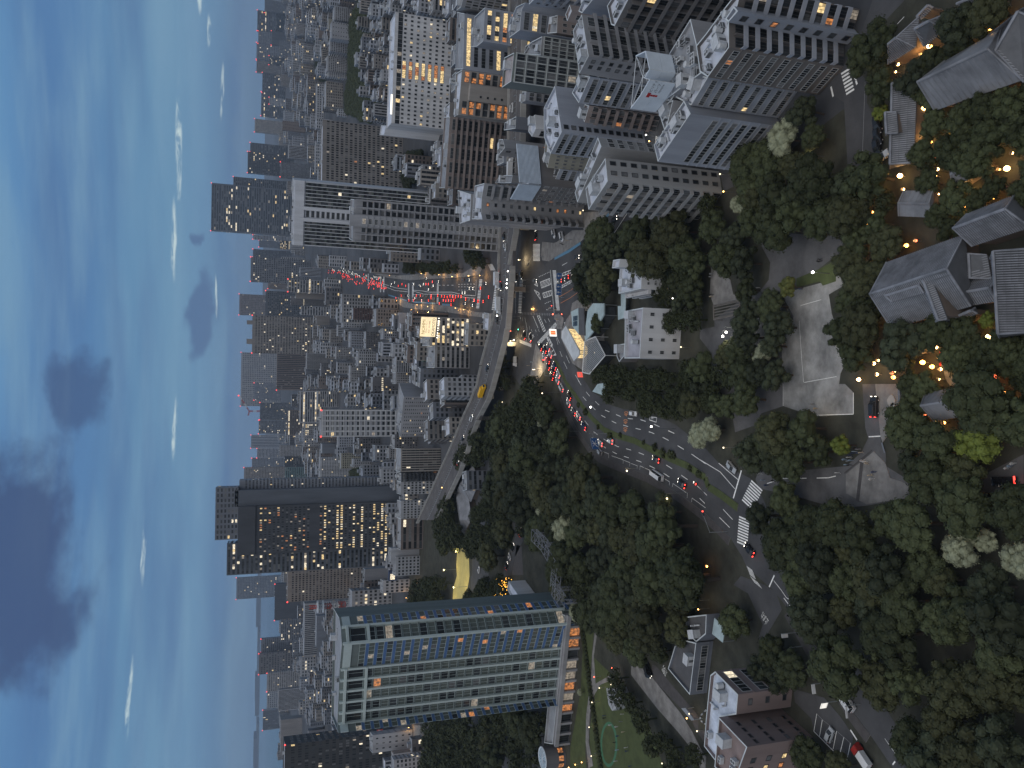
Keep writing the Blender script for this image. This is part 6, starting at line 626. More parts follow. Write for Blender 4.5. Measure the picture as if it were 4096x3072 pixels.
AVCARS=[(65.4,569.5,'r'),(64.2,560.3,'r'),(62.9,551.3,'r'),(62.6,542.6,'r'),(61.5,534.2,'r'),(60.3,526.0,'r'),(60.1,518.0,'r'),(59.0,510.3,'r'),(61.8,563.8,'r'),(60.6,555.3,'r'),(60.1,547.0,'r'),(59.0,538.9,'r'),(58.6,531.1,'r'),(56.1,497.7,'r'),(54.8,488.2,'-'),(53.1,476.4,'r'),(51.6,467.2,'r'),(50.3,455.4,'r'),(51.8,443.7,'r'),(59.2,462.0,'r'),(60.8,450.3,'h'),(60.5,500.7,'h'),(61.2,507.7,'h'),(62.3,489.6,'h'),(61.1,480.4,'h'),(69.8,503.9,'-'),(67.8,489.9,'h'),(53.2,499.6,'h'),(50.3,480.8,'h'),(76.1,619.0,'h'),(80.4,603.7,'r'),(77.9,582.0,'h'),(66.9,617.4,'r'),(86.2,627.8,'h'),(103.3,851.7,'r'),(102.9,843.0,'r'),(104.8,863.6,'r'),(112.8,938.7,'r'),(120.2,981.1,'r'),(119.3,987.1,'r'),(120.0,957.3,'r'),(123.3,991.4,'r'),(133.1,1054.2,'r'),(136.5,1081.4,'r'),(142.1,1110.3,'r'),(141.5,1124.8,'r'),(145.1,1140.2,'r'),(139.1,1114.7,'r'),(124.6,922.8,'h'),(120.3,896.0,'r'),(119.7,902.4,'r'),(143.1,1038.2,'r'),(136.0,1020.8,'h'),(102.0,786.9,'h'),(170.0,1254.4,'r'),(164.4,1235.7,'r'),(158.9,1217.5,'r'),(162.6,1247.4,'r'),(157.5,1228.9,'r'),(169.0,1207.5,'h'),(173.4,1231.0,'h'),(175.3,1255.2,'h'),(187.7,1307.4,'h'),(181.4,1280.8,'h'),(193.9,1342.0,'h'),(164.5,1173.9,'h'),(180.5,1319.6,'r'),(172.0,1311.8,'r'),(205.0,1488.6,'r'),(231.2,1611.3,'r'),(224.7,1600.4,'r'),(221.0,1609.5,'r'),(178.8,1332.9,'r'),(56.0,539.0,'r'),(60.8,577.5,'r'),(182.8,1305.3,'h'),(163.1,1180.8,'h'),(204.9,1467.7,'r'),(111.7,896.8,'r'),(129.3,965.8,'h'),(147.6,1088.8,'h'),(191.5,1361.9,'h'),(177.1,1322.9,'r'),(117.7,935.4,'r'),(127.1,949.2,'h'),(167.9,1244.1,'r'),(124.3,981.2,'r'),(123.0,913.7,'h'),(136.8,1047.9,'r'),(151.7,1107.8,'h'),(155.8,1128.5,'h'),(109.8,889.8,'r'),(146.4,1082.2,'h'),(115.1,900.9,'r'),(113.5,911.8,'r'),(148.8,1105.9,'r'),(140.2,1052.2,'r'),(191.1,1372.3,'r'),(128.1,943.8,'h'),(206.1,1489.4,'r'),(172.5,1267.7,'r'),(153.2,1129.6,'r'),(114.2,865.6,'h'),(160.8,1169.0,'h'),(139.1,1033.6,'h'),(161.1,1209.0,'r'),(167.3,1235.8,'r'),(121.2,903.4,'h'),(207.4,1473.3,'h'),(124.6,965.3,'r'),(180.2,1303.8,'r'),(187.1,1356.9,'r'),(206.0,1493.2,'r'),(111.3,905.9,'r'),(122.8,979.6,'r'),(214.3,1521.8,'r'),(108.9,877.2,'r'),(152.8,1169.6,'r'),(133.8,1039.6,'r'),(174.6,1257.8,'h'),(158.3,1147.8,'h'),(155.8,1189.9,'r'),(172.0,1228.5,'h'),(210.8,1491.8,'h'),(126.3,956.8,'r'),(176.0,1260.4,'h'),(112.3,871.4,'r'),(187.0,1329.9,'h'),(209.0,1480.3,'h'),(137.0,1010.2,'h'),(208.3,1495.7,'r'),(171.6,1292.9,'r'),(194.6,1409.8,'r'),(126.5,961.5,'r'),(111.3,869.0,'r'),(178.8,1299.9,'r'),(209.7,1500.3,'r'),(172.9,1293.5,'r'),(121.3,934.8,'r'),(212.2,1506.4,'h'),(180.9,1299.8,'h'),(175.4,1308.1,'r'),(196.5,1391.4,'h'),(113.9,892.9,'r'),(112.1,867.9,'r'),(114.6,904.1,'r'),(121.2,953.0,'r'),(153.8,1115.2,'h'),(178.1,1326.0,'r'),(111.4,904.3,'r'),(164.4,1223.5,'r'),(121.8,949.1,'r'),(122.1,942.2,'r'),(132.5,1021.1,'r'),(169.9,1277.0,'r'),(118.2,882.0,'h'),(106.3,875.0,'r'),(138.9,1014.8,'h'),(121.2,905.6,'h'),(110.1,876.3,'r'),(208.2,1474.6,'h'),(135.5,1031.9,'r'),(122.3,974.0,'r'),(186.2,1320.6,'h'),(121.1,895.9,'h'),(122.8,915.3,'h'),(119.3,944.1,'r'),(117.4,914.1,'r'),(121.6,914.2,'h'),(135.3,1012.7,'r'),(113.8,907.9,'r'),(151.1,1129.2,'r'),(215.3,1512.8,'h'),(140.0,1054.6,'r'),(117.6,919.7,'r'),(193.8,1393.8,'r'),(125.5,964.3,'r'),(210.4,1529.8,'r'),(126.5,936.9,'h'),(145.8,1084.6,'r'),(71.4,622.2,'-'),(83.5,761.2,'-'),(102.7,807.0,'h'),(75.7,684.5,'-'),(67.9,607.7,'r'),(83.6,657.6,'h'),(66.5,593.7,'-'),(84.7,797.7,'r'),(91.1,722.3,'r'),(73.2,639.4,'-'),(69.9,607.5,'r'),(82.8,639.3,'h'),(101.6,798.3,'-'),(67.4,622.1,'-'),(73.2,680.9,'r'),(80.7,710.8,'h'),(95.9,763.6,'r'),(69.7,645.7,'h'),(74.9,676.8,'h'),(64.5,592.3,'-'),(73.3,660.4,'-'),(83.9,790.3,'h'),(67.4,583.3,'r'),(75.5,704.6,'r'),(69.7,646.0,'r'),(84.3,746.0,'r'),(76.3,669.2,'r'),(101.7,813.0,'h'),(74.4,651.1,'r'),(95.0,742.5,'r'),(87.9,682.7,'h'),(80.4,618.7,'r'),(85.1,777.1,'r'),(81.5,628.6,'r'),(82.9,652.3,'h'),(68.0,608.7,'r'),(76.9,600.7,'h'),(81.9,722.6,'-'),(67.1,599.6,'-'),(67.7,586.4,'h')]
PEOPLE=[(-13.52,141.97),(-13.63,141.29),(-14.23,142.4),(-14.44,141.05),(-14.32,140.38),(-14.63,143.08),(-15.19,143.76),(-15.72,143.98),(-16.35,143.5),(-16.36,145.36),(-16.58,144.19),(-17.5,144.87),(-17.51,143.94),(-16.16,139.9),(-16.23,139.02),(-16.52,138.58),(-18.24,136.4),(-19.08,137.45),(-19.95,137.13),(-19.69,147.66),(-23.34,177.26),(-24.89,175.95),(-23.0,168.35),(-22.79,166.59),(-24.51,171.3),(-26.05,174.22),(-3.84,156.79),(-4.88,155.56),(-7.79,192.73),(-25.25,146.83),(-13.52,104.11),(-13.98,104.68),(-13.06,103.55),(11.61,168.84),(11.38,167.96),(25.16,161.73),(31.43,154.69),(31.03,155.09),(34.17,202.2),(33.31,202.41),(27.92,201.79),(27.28,202.01),(27.33,179.12),(5.88,192.71),(-129.47,272.67),(-129.96,267.47),(-128.3,262.02),(-121.6,257.4),(-124.75,258.25),(-127.75,256.25),(-131.31,260.94),(-134.74,263.28),(-136.66,261.25),(-132.39,253.75),(-133.43,253.25),(-141.18,262.08),(-146.18,279.08),(-137.55,250.35),(-128.58,272.7),(30.08,328.97),(29.54,330.76),(29.39,330.07),(29.32,328.27),(34.61,331.42),(35.21,331.16),(21.78,311.25),(39.36,322.72),(64.26,317.96),(64.25,325.54),(63.98,313.94),(63.37,323.4),(11.12,362.96),(9.48,368.1),(65.8,286.03),(26.65,278.08),(95.81,681.5),(91.28,651.87),(88.54,627.94),(85.59,602.53),(82.27,581.76),(79.12,559.63),(77.37,539.09),(74.59,519.84),(71.16,475.04),(71.41,469.26),(72.43,461.78),(68.68,679.39),(65.53,660.62),(61.73,626.01),(58.17,600.63),(55.26,574.33),(52.19,552.66),(50.03,513.79),(47.6,498.24),(45.84,483.57),(107.0,777.41),(102.53,748.72)]
LAMPS=[((-8.46,271.73),9,'white'),
((-19.18,304.99),8,'warm'),
((-27.37,273.84),8,'warm'),
((-29.68,242.28),8,'warm'),
((-36.76,309.51),5,'white'),
((-35.27,214.26),8,'warm'),
((-4.01,327.99),8,'warm'),
((-13.27,225.09),8,'white'),
((-49.76,328.76),4,'white'),
((-12.24,355.55),5,'amber'),
((-9.82,398.33),5,'warm'),
((27.73,152.2),5,'white'),
((14.25,186.44),7,'white'),
((15.26,184.83),7,'white'),
((-6.72,152.48),5,'warm'),
((-17.3,189.79),4,'warm'),
((-94.34,274.36),3,'warm'),
((-115.19,277.99),3,'red'),
((-112.45,262.79),3,'warm'),
((-117.68,272.99),3,'warm'),
((-125.93,279.72),3,'warm'),
((-136.81,282.03),3,'warm'),
((-147.21,279.62),3,'warm'),
((-154.1,288.96),3,'amber'),
((-158.15,295.48),3,'amber'),
((-123.72,223.8),3,'warm'),
((-106.06,262.21),3,'red'),
((-162.72,302.51),3,'amber'),
((-64.4,202.12),4,'warm'),
((-66.83,201.73),4,'amber'),
((-100.74,207.54),3,'warm'),
((-104.11,203.03),3,'warm'),
((-103.2,209.96),2.4,'amber'),
((56.45,154.38),5,'warm'),
((72.92,183.05),12,'warm'),
((61.84,193.63),4,'warm'),
((56.32,191.69),4,'amber'),
((87.81,241.37),3,'white'),
((84.19,237.03),4,'amber'),
((72.27,293.6),4,'warm'),
((35.72,385.02),5,'white'),
((27.85,385.41),5,'red'),
((22.41,382.08),6,'warm'),
((22.66,376.67),6,'white'),
((37.79,364.5),0.8,'amber'),
((31.11,315.69),4,'red'),
((31.73,323.88),5,'red'),
((56.42,366.44),13,'white'),
((52.26,367.57),13,'white'),
((50.43,368.0),13,'white'),
((48.31,368.13),13,'white'),
((35.41,383.75),13,'white'),
((7.19,352.47),4,'warm'),
((22.99,388.75),4,'warm'),
((64.32,377.18),4,'warm'),
((28.55,221.23),3,'white'),
((12.44,214.01),4,'warm'),
((-69.63,500.66),14,'amber'),
((-123.32,787.66),6,'white'),
((-112.41,541.95),6,'white'),
((-298.32,658.24),4,'amber'),
((-270.9,571.9),4,'amber'),
((-282.79,571.06),4,'amber'),
((-300.7,621.81),4,'amber'),
((-223.64,764.98),4,'amber'),
((-191.61,678.11),4,'amber'),
((-173.36,646.87),4,'amber'),
((-275.64,923.73),4,'amber'),
((90.86,631.99),4,'amber'),
((80.97,563.94),4,'amber'),
((74.13,522.45),4,'amber'),
((68.97,478.08),4,'amber'),
((65.72,450.95),4,'amber'),
((51.34,511.64),4,'amber'),
((60.85,603.67),4,'amber'),
((66.25,647.57),4,'amber'),
((64.34,673.37),4,'amber'),
((48.28,489.33),4,'amber'),
((79.92,751.4),4,'amber'),
((110.83,799.19),4,'amber')]
LANTERNS=[(70.1,122.66),(69.95,122.3),(69.17,124.72),(69.55,130.78),(67.21,124.8),(68.17,131.44),(66.03,130.92),(67.97,117.15),(70.59,111.16),(67.75,108.96),(67.98,109.36),(69.4,112.18),(70.56,105.77),(67.43,113.26),(55.0,105.52),(57.78,123.89),(53.4,118.66),(50.3,111.38),(49.99,116.23),(51.64,121.97),(50.3,121.94),(51.02,123.4),(48.03,106.05),(45.77,104.76),(48.15,121.19),(47.25,120.82),(46.28,119.75),(45.01,118.52),(43.91,107.61),(43.06,104.09),(40.76,106.66),(41.02,108.16),(40.53,105.05),(44.36,120.24),(45.44,129.74),(38.44,112.93),(37.42,105.44),(44.2,134.98),(42.36,128.82),(43.16,120.75),(41.98,120.73),(45.79,119.57),(46.12,109.61),(45.01,109.59),(45.81,112.89),(42.06,139.66),(39.29,137.43),(36.58,138.89),(33.8,138.93),(28.56,138.95),(27.53,137.93),(23.08,137.76),(30.74,136.2),(23.46,136.05),(20.72,136.94),(17.21,135.3),(15.13,136.83),(39.28,119.98),(38.55,120.67),(35.54,114.17),(34.03,117.64),(31.94,114.6),(31.01,116.98),(30.31,127.78),(30.91,125.36),(34.31,111.68),(35.92,107.71),(11.83,122.22),(12.27,116.58),(9.37,112.5),(10.1,108.25),(8.67,119.96),(7.99,121.44),(8.94,114.04),(6.54,119.05),(4.97,117.98),(4.2,118.83),(4.36,116.11),(5.66,123.13),(4.73,120.84),(8.79,117.2),(6.22,105.87),(3.04,111.22),(2.69,107.08),(9.82,101.6),(5.73,136.35),(6.35,135.09),(3.3,135.45),(2.18,140.73),(4.04,130.34),(2.64,130.72),(4.97,129.96),(3.58,131.13),(2.22,119.15),(3.36,122.9),(3.24,108.59),(4.23,101.65),(1.31,107.81),(-0.27,104.83),(-3.69,103.91),(-2.99,102.79),(0.17,101.45),(-1.45,123.0),(-6.01,124.76),(-5.3,122.38),(-6.4,117.79),(-7.46,119.5),(-8.31,124.35),(-10.28,123.28),(-14.16,119.27),(-54.02,201.47)]
ROOFS=[([(69.14,130.76),(69.85,123.61),(75.7,122.88),(73.05,129.64)],4,7,0.35,'tile','tiled hipped roof lodge beside the lane, nearest the crossing'),
([(69.09,121.43),(70.17,116.41),(73.17,114.93),(74.15,121.85)],4,7.5,0.2,'tile','tiled house roof with a grey side, beside the dark pine at the top right'),
([(46.75,129.8),(63.76,129.73),(62.6,123.22),(46.34,123.66)],4,7,0.0,'tile','long tiled roof gatehouse along the lane with three black cars'),
([(52.78,127.82),(57.31,128.19),(56.82,125.31),(52.39,124.84)],7,8.4,0.0,'tile','small raised roof hump on the long tiled gatehouse'),
([(63.71,115.54),(64.99,103.68),(54.04,99.48),(54.86,117.72)],5,10.5,0.0,'metal','great grey metal roof with a dark rear slope at the right edge'),
([(26.78,129.39),(29.27,110.65),(15.67,109.02),(12.8,127.74)],5,10,0.0,'ribbed','great ribbed hall roof with twin ridges facing the gravel court'),
([(20.69,111.67),(20.86,104.4),(16.29,104.91),(16.0,110.33)],3.5,5.5,0.0,'tile','low tiled link roof behind the great ribbed hall'),
([(9.39,102.98),(23.9,105.1),(24.34,95.65),(10.23,95.44)],5,10,0.0,'tile','great tiled roof cut by the right edge, with a dark near slope'),
([(32.99,110.09),(34.37,100.59),(28.16,97.53),(26.78,108.9)],5,9,0.0,'ribbed','ribbed roof above the great hall with an amber eave glow'),
([(41.36,126.5),(39.66,119.27),(34.34,119.6),(36.29,127.75)],3.5,4.3,0.0,'metal','plain grey metal roof among the lanterns'),
([(-0.36,119.73),(0.86,110.24),(-4.34,108.49),(-6.1,117.67)],4,7.5,0.12,'metal','pale worn hipped roof below the garden path'),
([(-3.58,128.14),(1.19,128.64),(1.58,126.01),(-2.12,125.63)],2.4,3.3,0.0,'tile','narrow ribbed wall roof beside the stone court'),
([(7.21,123.82),(11.41,123.59),(11.3,121.66),(7.56,121.26)],3,3.6,0.0,'metal','small flat grey roof under the great ribbed hall'),
([(43.22,115.93),(43.95,112.83),(40.79,109.78),(38.98,114.86)],3,4.6,0.3,'metal','small garden pavilion roof amid lanterns'),
([(73.66,112.45),(72.93,106.29),(70.7,105.52),(71.1,109.89)],4,7,0.0,'ribbed','ribbed roof at the very top right edge'),
([(65.05,103.6),(66.49,99.06),(62.11,95.47),(53.58,99.12)],5,9,0.0,'ribbed','ribbed roof corner at the upper right edge beside the great metal roof'),
([(76.36,123.68),(77.41,121.05),(76.59,120.3),(75.54,123.08)],3,4,0.0,'tile','little tiled porch roof between two tiled houses'),
([(-50.47,459.35),(-59.47,445.62),(-74.0,463.5),(-73.41,500.74)],4,9,0.35,'metal','pointed front roof of the grey hall beside the expressway end'),
([(-72.64,500.78),(-98.54,482.22),(-84.49,461.52),(-66.53,472.39)],4,8,0.2,'metal','long rear roof of the grey hall beside the expressway end'),
([(21.81,117.32),(12.99,113.35),(13.28,110.87),(22.21,114.92)],8.6,9.3,0.0,'tile','dark cross ridge running down the near slope of the great hall'),
([(20.39,125.85),(21.69,117.12),(18.68,116.03),(17.75,123.96)],8.8,9.5,0.0,'ribbed','raised ridge step on the rear half of the great hall'),
([(13.56,116.69),(15.44,108.96),(14.31,108.48),(12.21,115.82)],4,5,0.0,'ribbed','low ribbed eave roof before the great hall'),
([(21.33,112.32),(26.02,112.08),(24.98,107.11),(20.55,106.15)],3.5,5,0.0,'tile','dark tiled link roof between the two great halls')]
CANOPIES=[([(25.52,308.24),(23.3,312.84),(20.43,313.14),(9.96,298.63),(12.23,293.54),(14.12,292.88)],5,0.5,'roofwhite','long white leaf shaped canopy roof beside the junction'),
([(30.78,300.18),(31.65,292.41),(20.69,291.51),(24.56,298.3)],6,0.6,'roofteal','pale teal station roof with dark solar panels'),
([(31.62,290.76),(30.9,285.4),(19.88,284.18),(20.48,289.86)],6.6,0.6,'roofdark','dark strip roof between the two pale station roofs'),
([(29.9,282.7),(32.21,277.72),(31.25,267.72),(26.92,267.57),(22.0,274.83),(17.7,284.78),(19.99,285.79)],6,0.6,'roofteal','folded pale station roof beside the dark tree'),
([(17.7,286.27),(19.01,275.83),(11.39,266.65),(4.47,281.2),(5.18,288.16)],5.5,0.5,'slats','slatted glass pavilion with a bright lamp inside'),
([(-2.51,280.38),(0.5,275.52),(0.97,268.12),(-4.11,267.94)],4.5,0.4,'roofteal','triangular pale roof beside the orange lit booth'),
([(34.16,258.96),(33.43,254.85),(24.97,255.14),(24.55,260.88),(29.77,261.25),(29.52,258.52)],3.2,0.25,'roofteal','thin pale canopy walkway between the two white houses'),
([(-66.83,193.1),(-68.16,187.75),(-72.62,188.72),(-71.83,194.19)],4,0.2,'roofteal','small white corrugated canopy by the ramp trees'),
([(24.07,197.51),(24.51,184.52),(20.6,184.29),(19.85,197.17)],3,0.2,'pergola','slatted pergola over the picnic terrace'),
([(-100.96,212.24),(-99.84,209.8),(-101.38,204.54),(-102.28,206.22)],3,0.25,'roofgrey','little lit bus shelter roof on the ramp apron'),
([(7.5,275.26),(7.66,271.55),(4.97,271.46),(5.02,276.25)],3,0.3,'roofdark','low dark kiosk roof beside the slatted pavilion')]
DECKNEAR=[(200.4,352.5),(149.4,352.1),(101.0,351.7),(75.8,359.7),(66.9,364.8),(55.4,365.0),(44.0,367.3),(32.7,369.6),(22.3,374.9),(13.7,382.2),(-0.1,394.1),(-8.4,402.7),(-17.2,418.2),(-29.4,434.6),(-42.2,447.6),(-55.1,463.2),(-72.5,489.9),(-95.6,525.6)]
DECKFAR=[(212.1,375.8),(157.7,374.0),(106.5,373.6),(80.6,385.6),(70.4,386.8),(58.3,386.7),(46.3,389.2),(34.7,395.9),(23.9,406.3),(14.6,415.3),(-0.3,426.4),(-9.2,438.6),(-18.7,454.3),(-32.0,473.5),(-43.9,491.7),(-61.5,520.0),(-80.9,549.8),(-107.0,591.4)]
MISC={'drum0': (86.53,178.61),'drum1': (81.04,176.3),'drum2': (79.81,179.11),'drum3': (78.32,176.22),'drum4': (76.0,181.2),'nohmi': ((28.99,476.3),(40.8,471.7),25.5,35.25),'greenscreen': ((14.96,536.89),(27.08,536.38),15,20.12),'awa1': ((-1.21,538.22),(6.02,536.0),14,17.99),'awa2': ((-8.69,538.52),(-1.79,537.63),14,17.97),'gray51': ((42.89,629.56),(57.25,628.88),16,22.56),'moustache': ((-173.37,669.42),(-164.75,667.19),14,21.33),'redv': ((-316.12,695.83),(-314.11,696.03),20,25.22),'bluesign0': (47.72,314.29),'bluesign1': (42.97,314.36),'bluesign2': (40.54,314.27),'bluesign3': (39.22,314.48),'bigblue': (-22.52,271.89),'barsign': (22.97,318.09),'islandsig': (32.69,334.79),'islandsig2': (33.84,328.56),'redboard': (4.31,294.24),'ring0': (-142.05,277.59),'ring1': (-135.3,262.57),'ring2': (-129.94,270.25),'ring3': (-147.19,269.65),'art0': (-114.49,264.66),'art1': (-110.92,255.85),'art2': (-113.61,252.42),'art3': (-116.7,252.79),'art4': (-120.88,259.41),'art5': (-119.73,262.45),'rot': (-164.86,317.28),'rote': (-159.7,317.5),'truss0': (-65.94,317.07),'truss1': (-67.67,304.25),'truss2': (-73.25,289.02),'truss3': (-77.68,290.1),'trussb0': (-79.22,296.44),'trussb1': (-83.13,291.14),'trussb2': (-85.93,282.41),'mast': (-258.4,905.1,73.0),'fairy0': (-105.77,398.86),'fairy1': (-106.71,392.56),'fairy2': (-111.9,400.68),'fairy3': (-108.03,390.45),'fairy4': (-113.3,396.38),'fairy5': (-112.98,388.18),'fairy6': (-116.83,402.57),'fairy7': (-102.43,382.73),'redbox': (-93.93,167.4),'flood0': (-107.86,479.29),'flood1': (-127.41,511.84),'flood2': (-132.06,483.71),'flood3': (-151.73,516.93),'bench': (6.36,119.31),'lampbed': (14.52,187.21),'rock0': (-2.52,132.31),'rock1': (-4.21,131.86),'yamap': (6.62,133.94),'sign1': (-62.16,161.8),'sign2': (-65.46,159.26),'sign3': (-71.42,151.01),'sign4': (-67.42,144.49),'sign5': (-73.86,147.41),'sign6': (-72.48,140.18),'arch0': (-97.27,201.34),'arch1': (-101.32,199.66),'mk0': (-64.12,281.44),'mk1': (-35.02,280.26),'med0': (-8.49,303.64),'med1': (-11.14,295.53),'med2': (-16.71,283.15),'med3': (-19.64,271.72),'med4': (-18.62,263.15),'med5': (-20.03,244.6),'med6': (-20.97,236.14),'med7': (-22.46,230.48),'med8': (-22.36,225.09),'med9': (-22.94,223.2),'med10': (-25.86,213.44),'med11': (-27.06,208.0)}
MEDIAN=[(12.1,335.0),(9.3,329.0),(1.1,318.9),(-4.4,308.1),(-9.1,299.7),(-13.5,290.0),(-17.6,278.2),(-19.2,266.2),(-20.0,251.9),(-22.2,238.8),(-23.9,226.8),(-25.2,215.8),(-27.8,204.9),(-30.3,203.3),(-31.9,196.2),(-34.3,188.0)]
# ---------------------------------------------------------------- materials
MATS={}
def mat(name,col,rough=.75,var=.18,scale=.35,streak=False,bump=0,metal=0,spec=.3,objvar=0,coat=0):
    if name in MATS: return MATS[name]
    m=D.materials.new(name); m.use_nodes=True; t=m.node_tree; p=t.nodes['Principled BSDF']
    p.inputs['Roughness'].default_value=rough; p.inputs['Metallic'].default_value=metal; p.inputs['Specular IOR Level'].default_value=spec
    g=t.nodes.new('ShaderNodeNewGeometry'); src=g.outputs['Position']
    mp=t.nodes.new('ShaderNodeMapping'); t.links.new(src,mp.inputs[0]); mp.inputs['Scale'].default_value=(1,1,.12) if streak else (1,1,1)
    n=t.nodes.new('ShaderNodeTexNoise'); n.inputs['Scale'].default_value=scale; n.inputs['Detail'].default_value=7; n.inputs['Roughness'].default_value=.65; t.links.new(mp.outputs[0],n.inputs['Vector'])
    mr=t.nodes.new('ShaderNodeMapRange'); t.links.new(n.outputs[0],mr.inputs[0]); mr.inputs[1].default_value=.28; mr.inputs[2].default_value=.72; mr.inputs[3].default_value=1-var; mr.inputs[4].default_value=1+var
    out=mr.outputs[0]
    if objvar:
        oi=t.nodes.new('ShaderNodeObjectInfo'); m2=t.nodes.new('ShaderNodeMapRange'); t.links.new(oi.outputs['Random'],m2.inputs[0]); m2.inputs[3].default_value=1-objvar; m2.inputs[4].default_value=1+objvar
        mm=t.nodes.new('ShaderNodeMath'); mm.operation='MULTIPLY'; t.links.new(out,mm.inputs[0]); t.links.new(m2.outputs[0],mm.inputs[1]); out=mm.outputs[0]
    x=t.nodes.new('ShaderNodeMix'); x.data_type='RGBA'; x.blend_type='MULTIPLY'; x.inputs['Factor'].default_value=1; x.inputs[6].default_value=(*col,1); t.links.new(out,x.inputs[7])
    t.links.new(x.outputs[2],p.inputs['Base Color'])
    if bump:
        b=t.nodes.new('ShaderNodeBump'); b.inputs['Strength'].default_value=bump; t.links.new(n.outputs[0],b.inputs['Height']); t.links.new(b.outputs[0],p.inputs['Normal'])
    MATS[name]=m; return m
def emit(name,col,s,vary=0,scale=1.2):
    if name in MATS: return MATS[name]
    m=D.materials.new(name); m.use_nodes=True; t=m.node_tree; p=t.nodes['Principled BSDF']
    p.inputs['Base Color'].default_value=(.1,.1,.1,1); p.inputs['Emission Color'].default_value=(*col,1); p.inputs['Emission Strength'].default_value=s
    if vary:
        g=t.nodes.new('ShaderNodeNewGeometry'); n=t.nodes.new('ShaderNodeTexNoise'); n.inputs['Scale'].default_value=scale; n.inputs['Detail'].default_value=3; t.links.new(g.outputs['Position'],n.inputs['Vector'])
        mr=t.nodes.new('ShaderNodeMapRange'); t.links.new(n.outputs[0],mr.inputs[0]); mr.inputs[1].default_value=.35; mr.inputs[2].default_value=.65; mr.inputs[3].default_value=s*(1-vary); mr.inputs[4].default_value=s*(1+vary*.6)
        t.links.new(mr.outputs[0],p.inputs['Emission Strength'])
    try: m.cycles.emission_sampling='NONE'
    except Exception: pass
    MATS[name]=m; return m
WALL=dict(white=(.56,.57,.59),offwhite=(.33,.345,.375),palegrey=(.29,.30,.325),greywall=(.27,.275,.29),concrete=(.29,.295,.30),bluegrey=(.30,.325,.375),slate=(.15,.165,.195),charcoal=(.13,.13,.14),dark=(.15,.145,.145),night=(.065,.072,.085),darkslate=(.10,.115,.14),
 brown=(.25,.215,.205),darkbrown=(.135,.125,.12),taupe=(.215,.205,.20),tan=(.26,.245,.23),umber=(.165,.14,.13),olive=(.27,.265,.225),maroon=(.105,.07,.068),rosebrown=(.21,.165,.158),brownslab=(.225,.20,.185),teal=(.12,.19,.20),black=(.05,.052,.055),
 whitetower=(.50,.53,.58),princewhite=(.40,.50,.50),princewall=(.15,.18,.178),darkgreen=(.15,.17,.165))
ROOF=dict(roofblue=(.50,.54,.62),roofgrey=(.26,.275,.30),roofdark=(.09,.09,.095),roofpink=(.36,.32,.33),roofstripe=(.33,.33,.37),roofstain=(.50,.56,.66),roofwhite=(.5,.53,.55),roofteal=(.36,.45,.47),slats=(.2,.2,.19),pergola=(.12,.11,.10),rosebrown=WALL['rosebrown'])
def wallm(k): return mat('wall_'+k,WALL[k],.8,.24,.14,True)
def roofm(k): return mat('roof_'+k,ROOF[k],.7,.4 if k=='roofstain' else .24,.25)
GLASS=mat('glass_dark',(.022,.026,.03),.12,.3,.5,spec=.6); GLASS2=mat('glass_blind',(.14,.145,.15),.35,.35,.5); GLASS3=mat('glass_mid',(.055,.062,.068),.2,.35,.6,spec=.5)
GREEN=mat('glass_green',(.105,.125,.115),.18,.3,.3,spec=.5); BLUEP=mat('panel_blue',(.085,.16,.33),.35,.15,.3)
FRAME=mat('frame_metal',(.30,.31,.32),.5); FRAMED=mat('frame_dark',(.07,.07,.075),.5); WHITE=mat('paint_white',(.62,.63,.64),.5,.08); EQUIP=mat('equipment',(.46,.48,.50),.5,.2,1.0); EQUIPD=mat('equipment_dark',(.10,.105,.11),.6)
LITY=emit('lit_yellow',(1,.72,.33),.95,.6); LITO=emit('lit_orange',(1,.36,.10),.5,.8); LITW=emit('lit_white',(1,.86,.62),1.1,.6); LITG=emit('lit_dim',(.62,.52,.40),.42,.7)
LITS=[LITY,LITO,LITW,LITG]
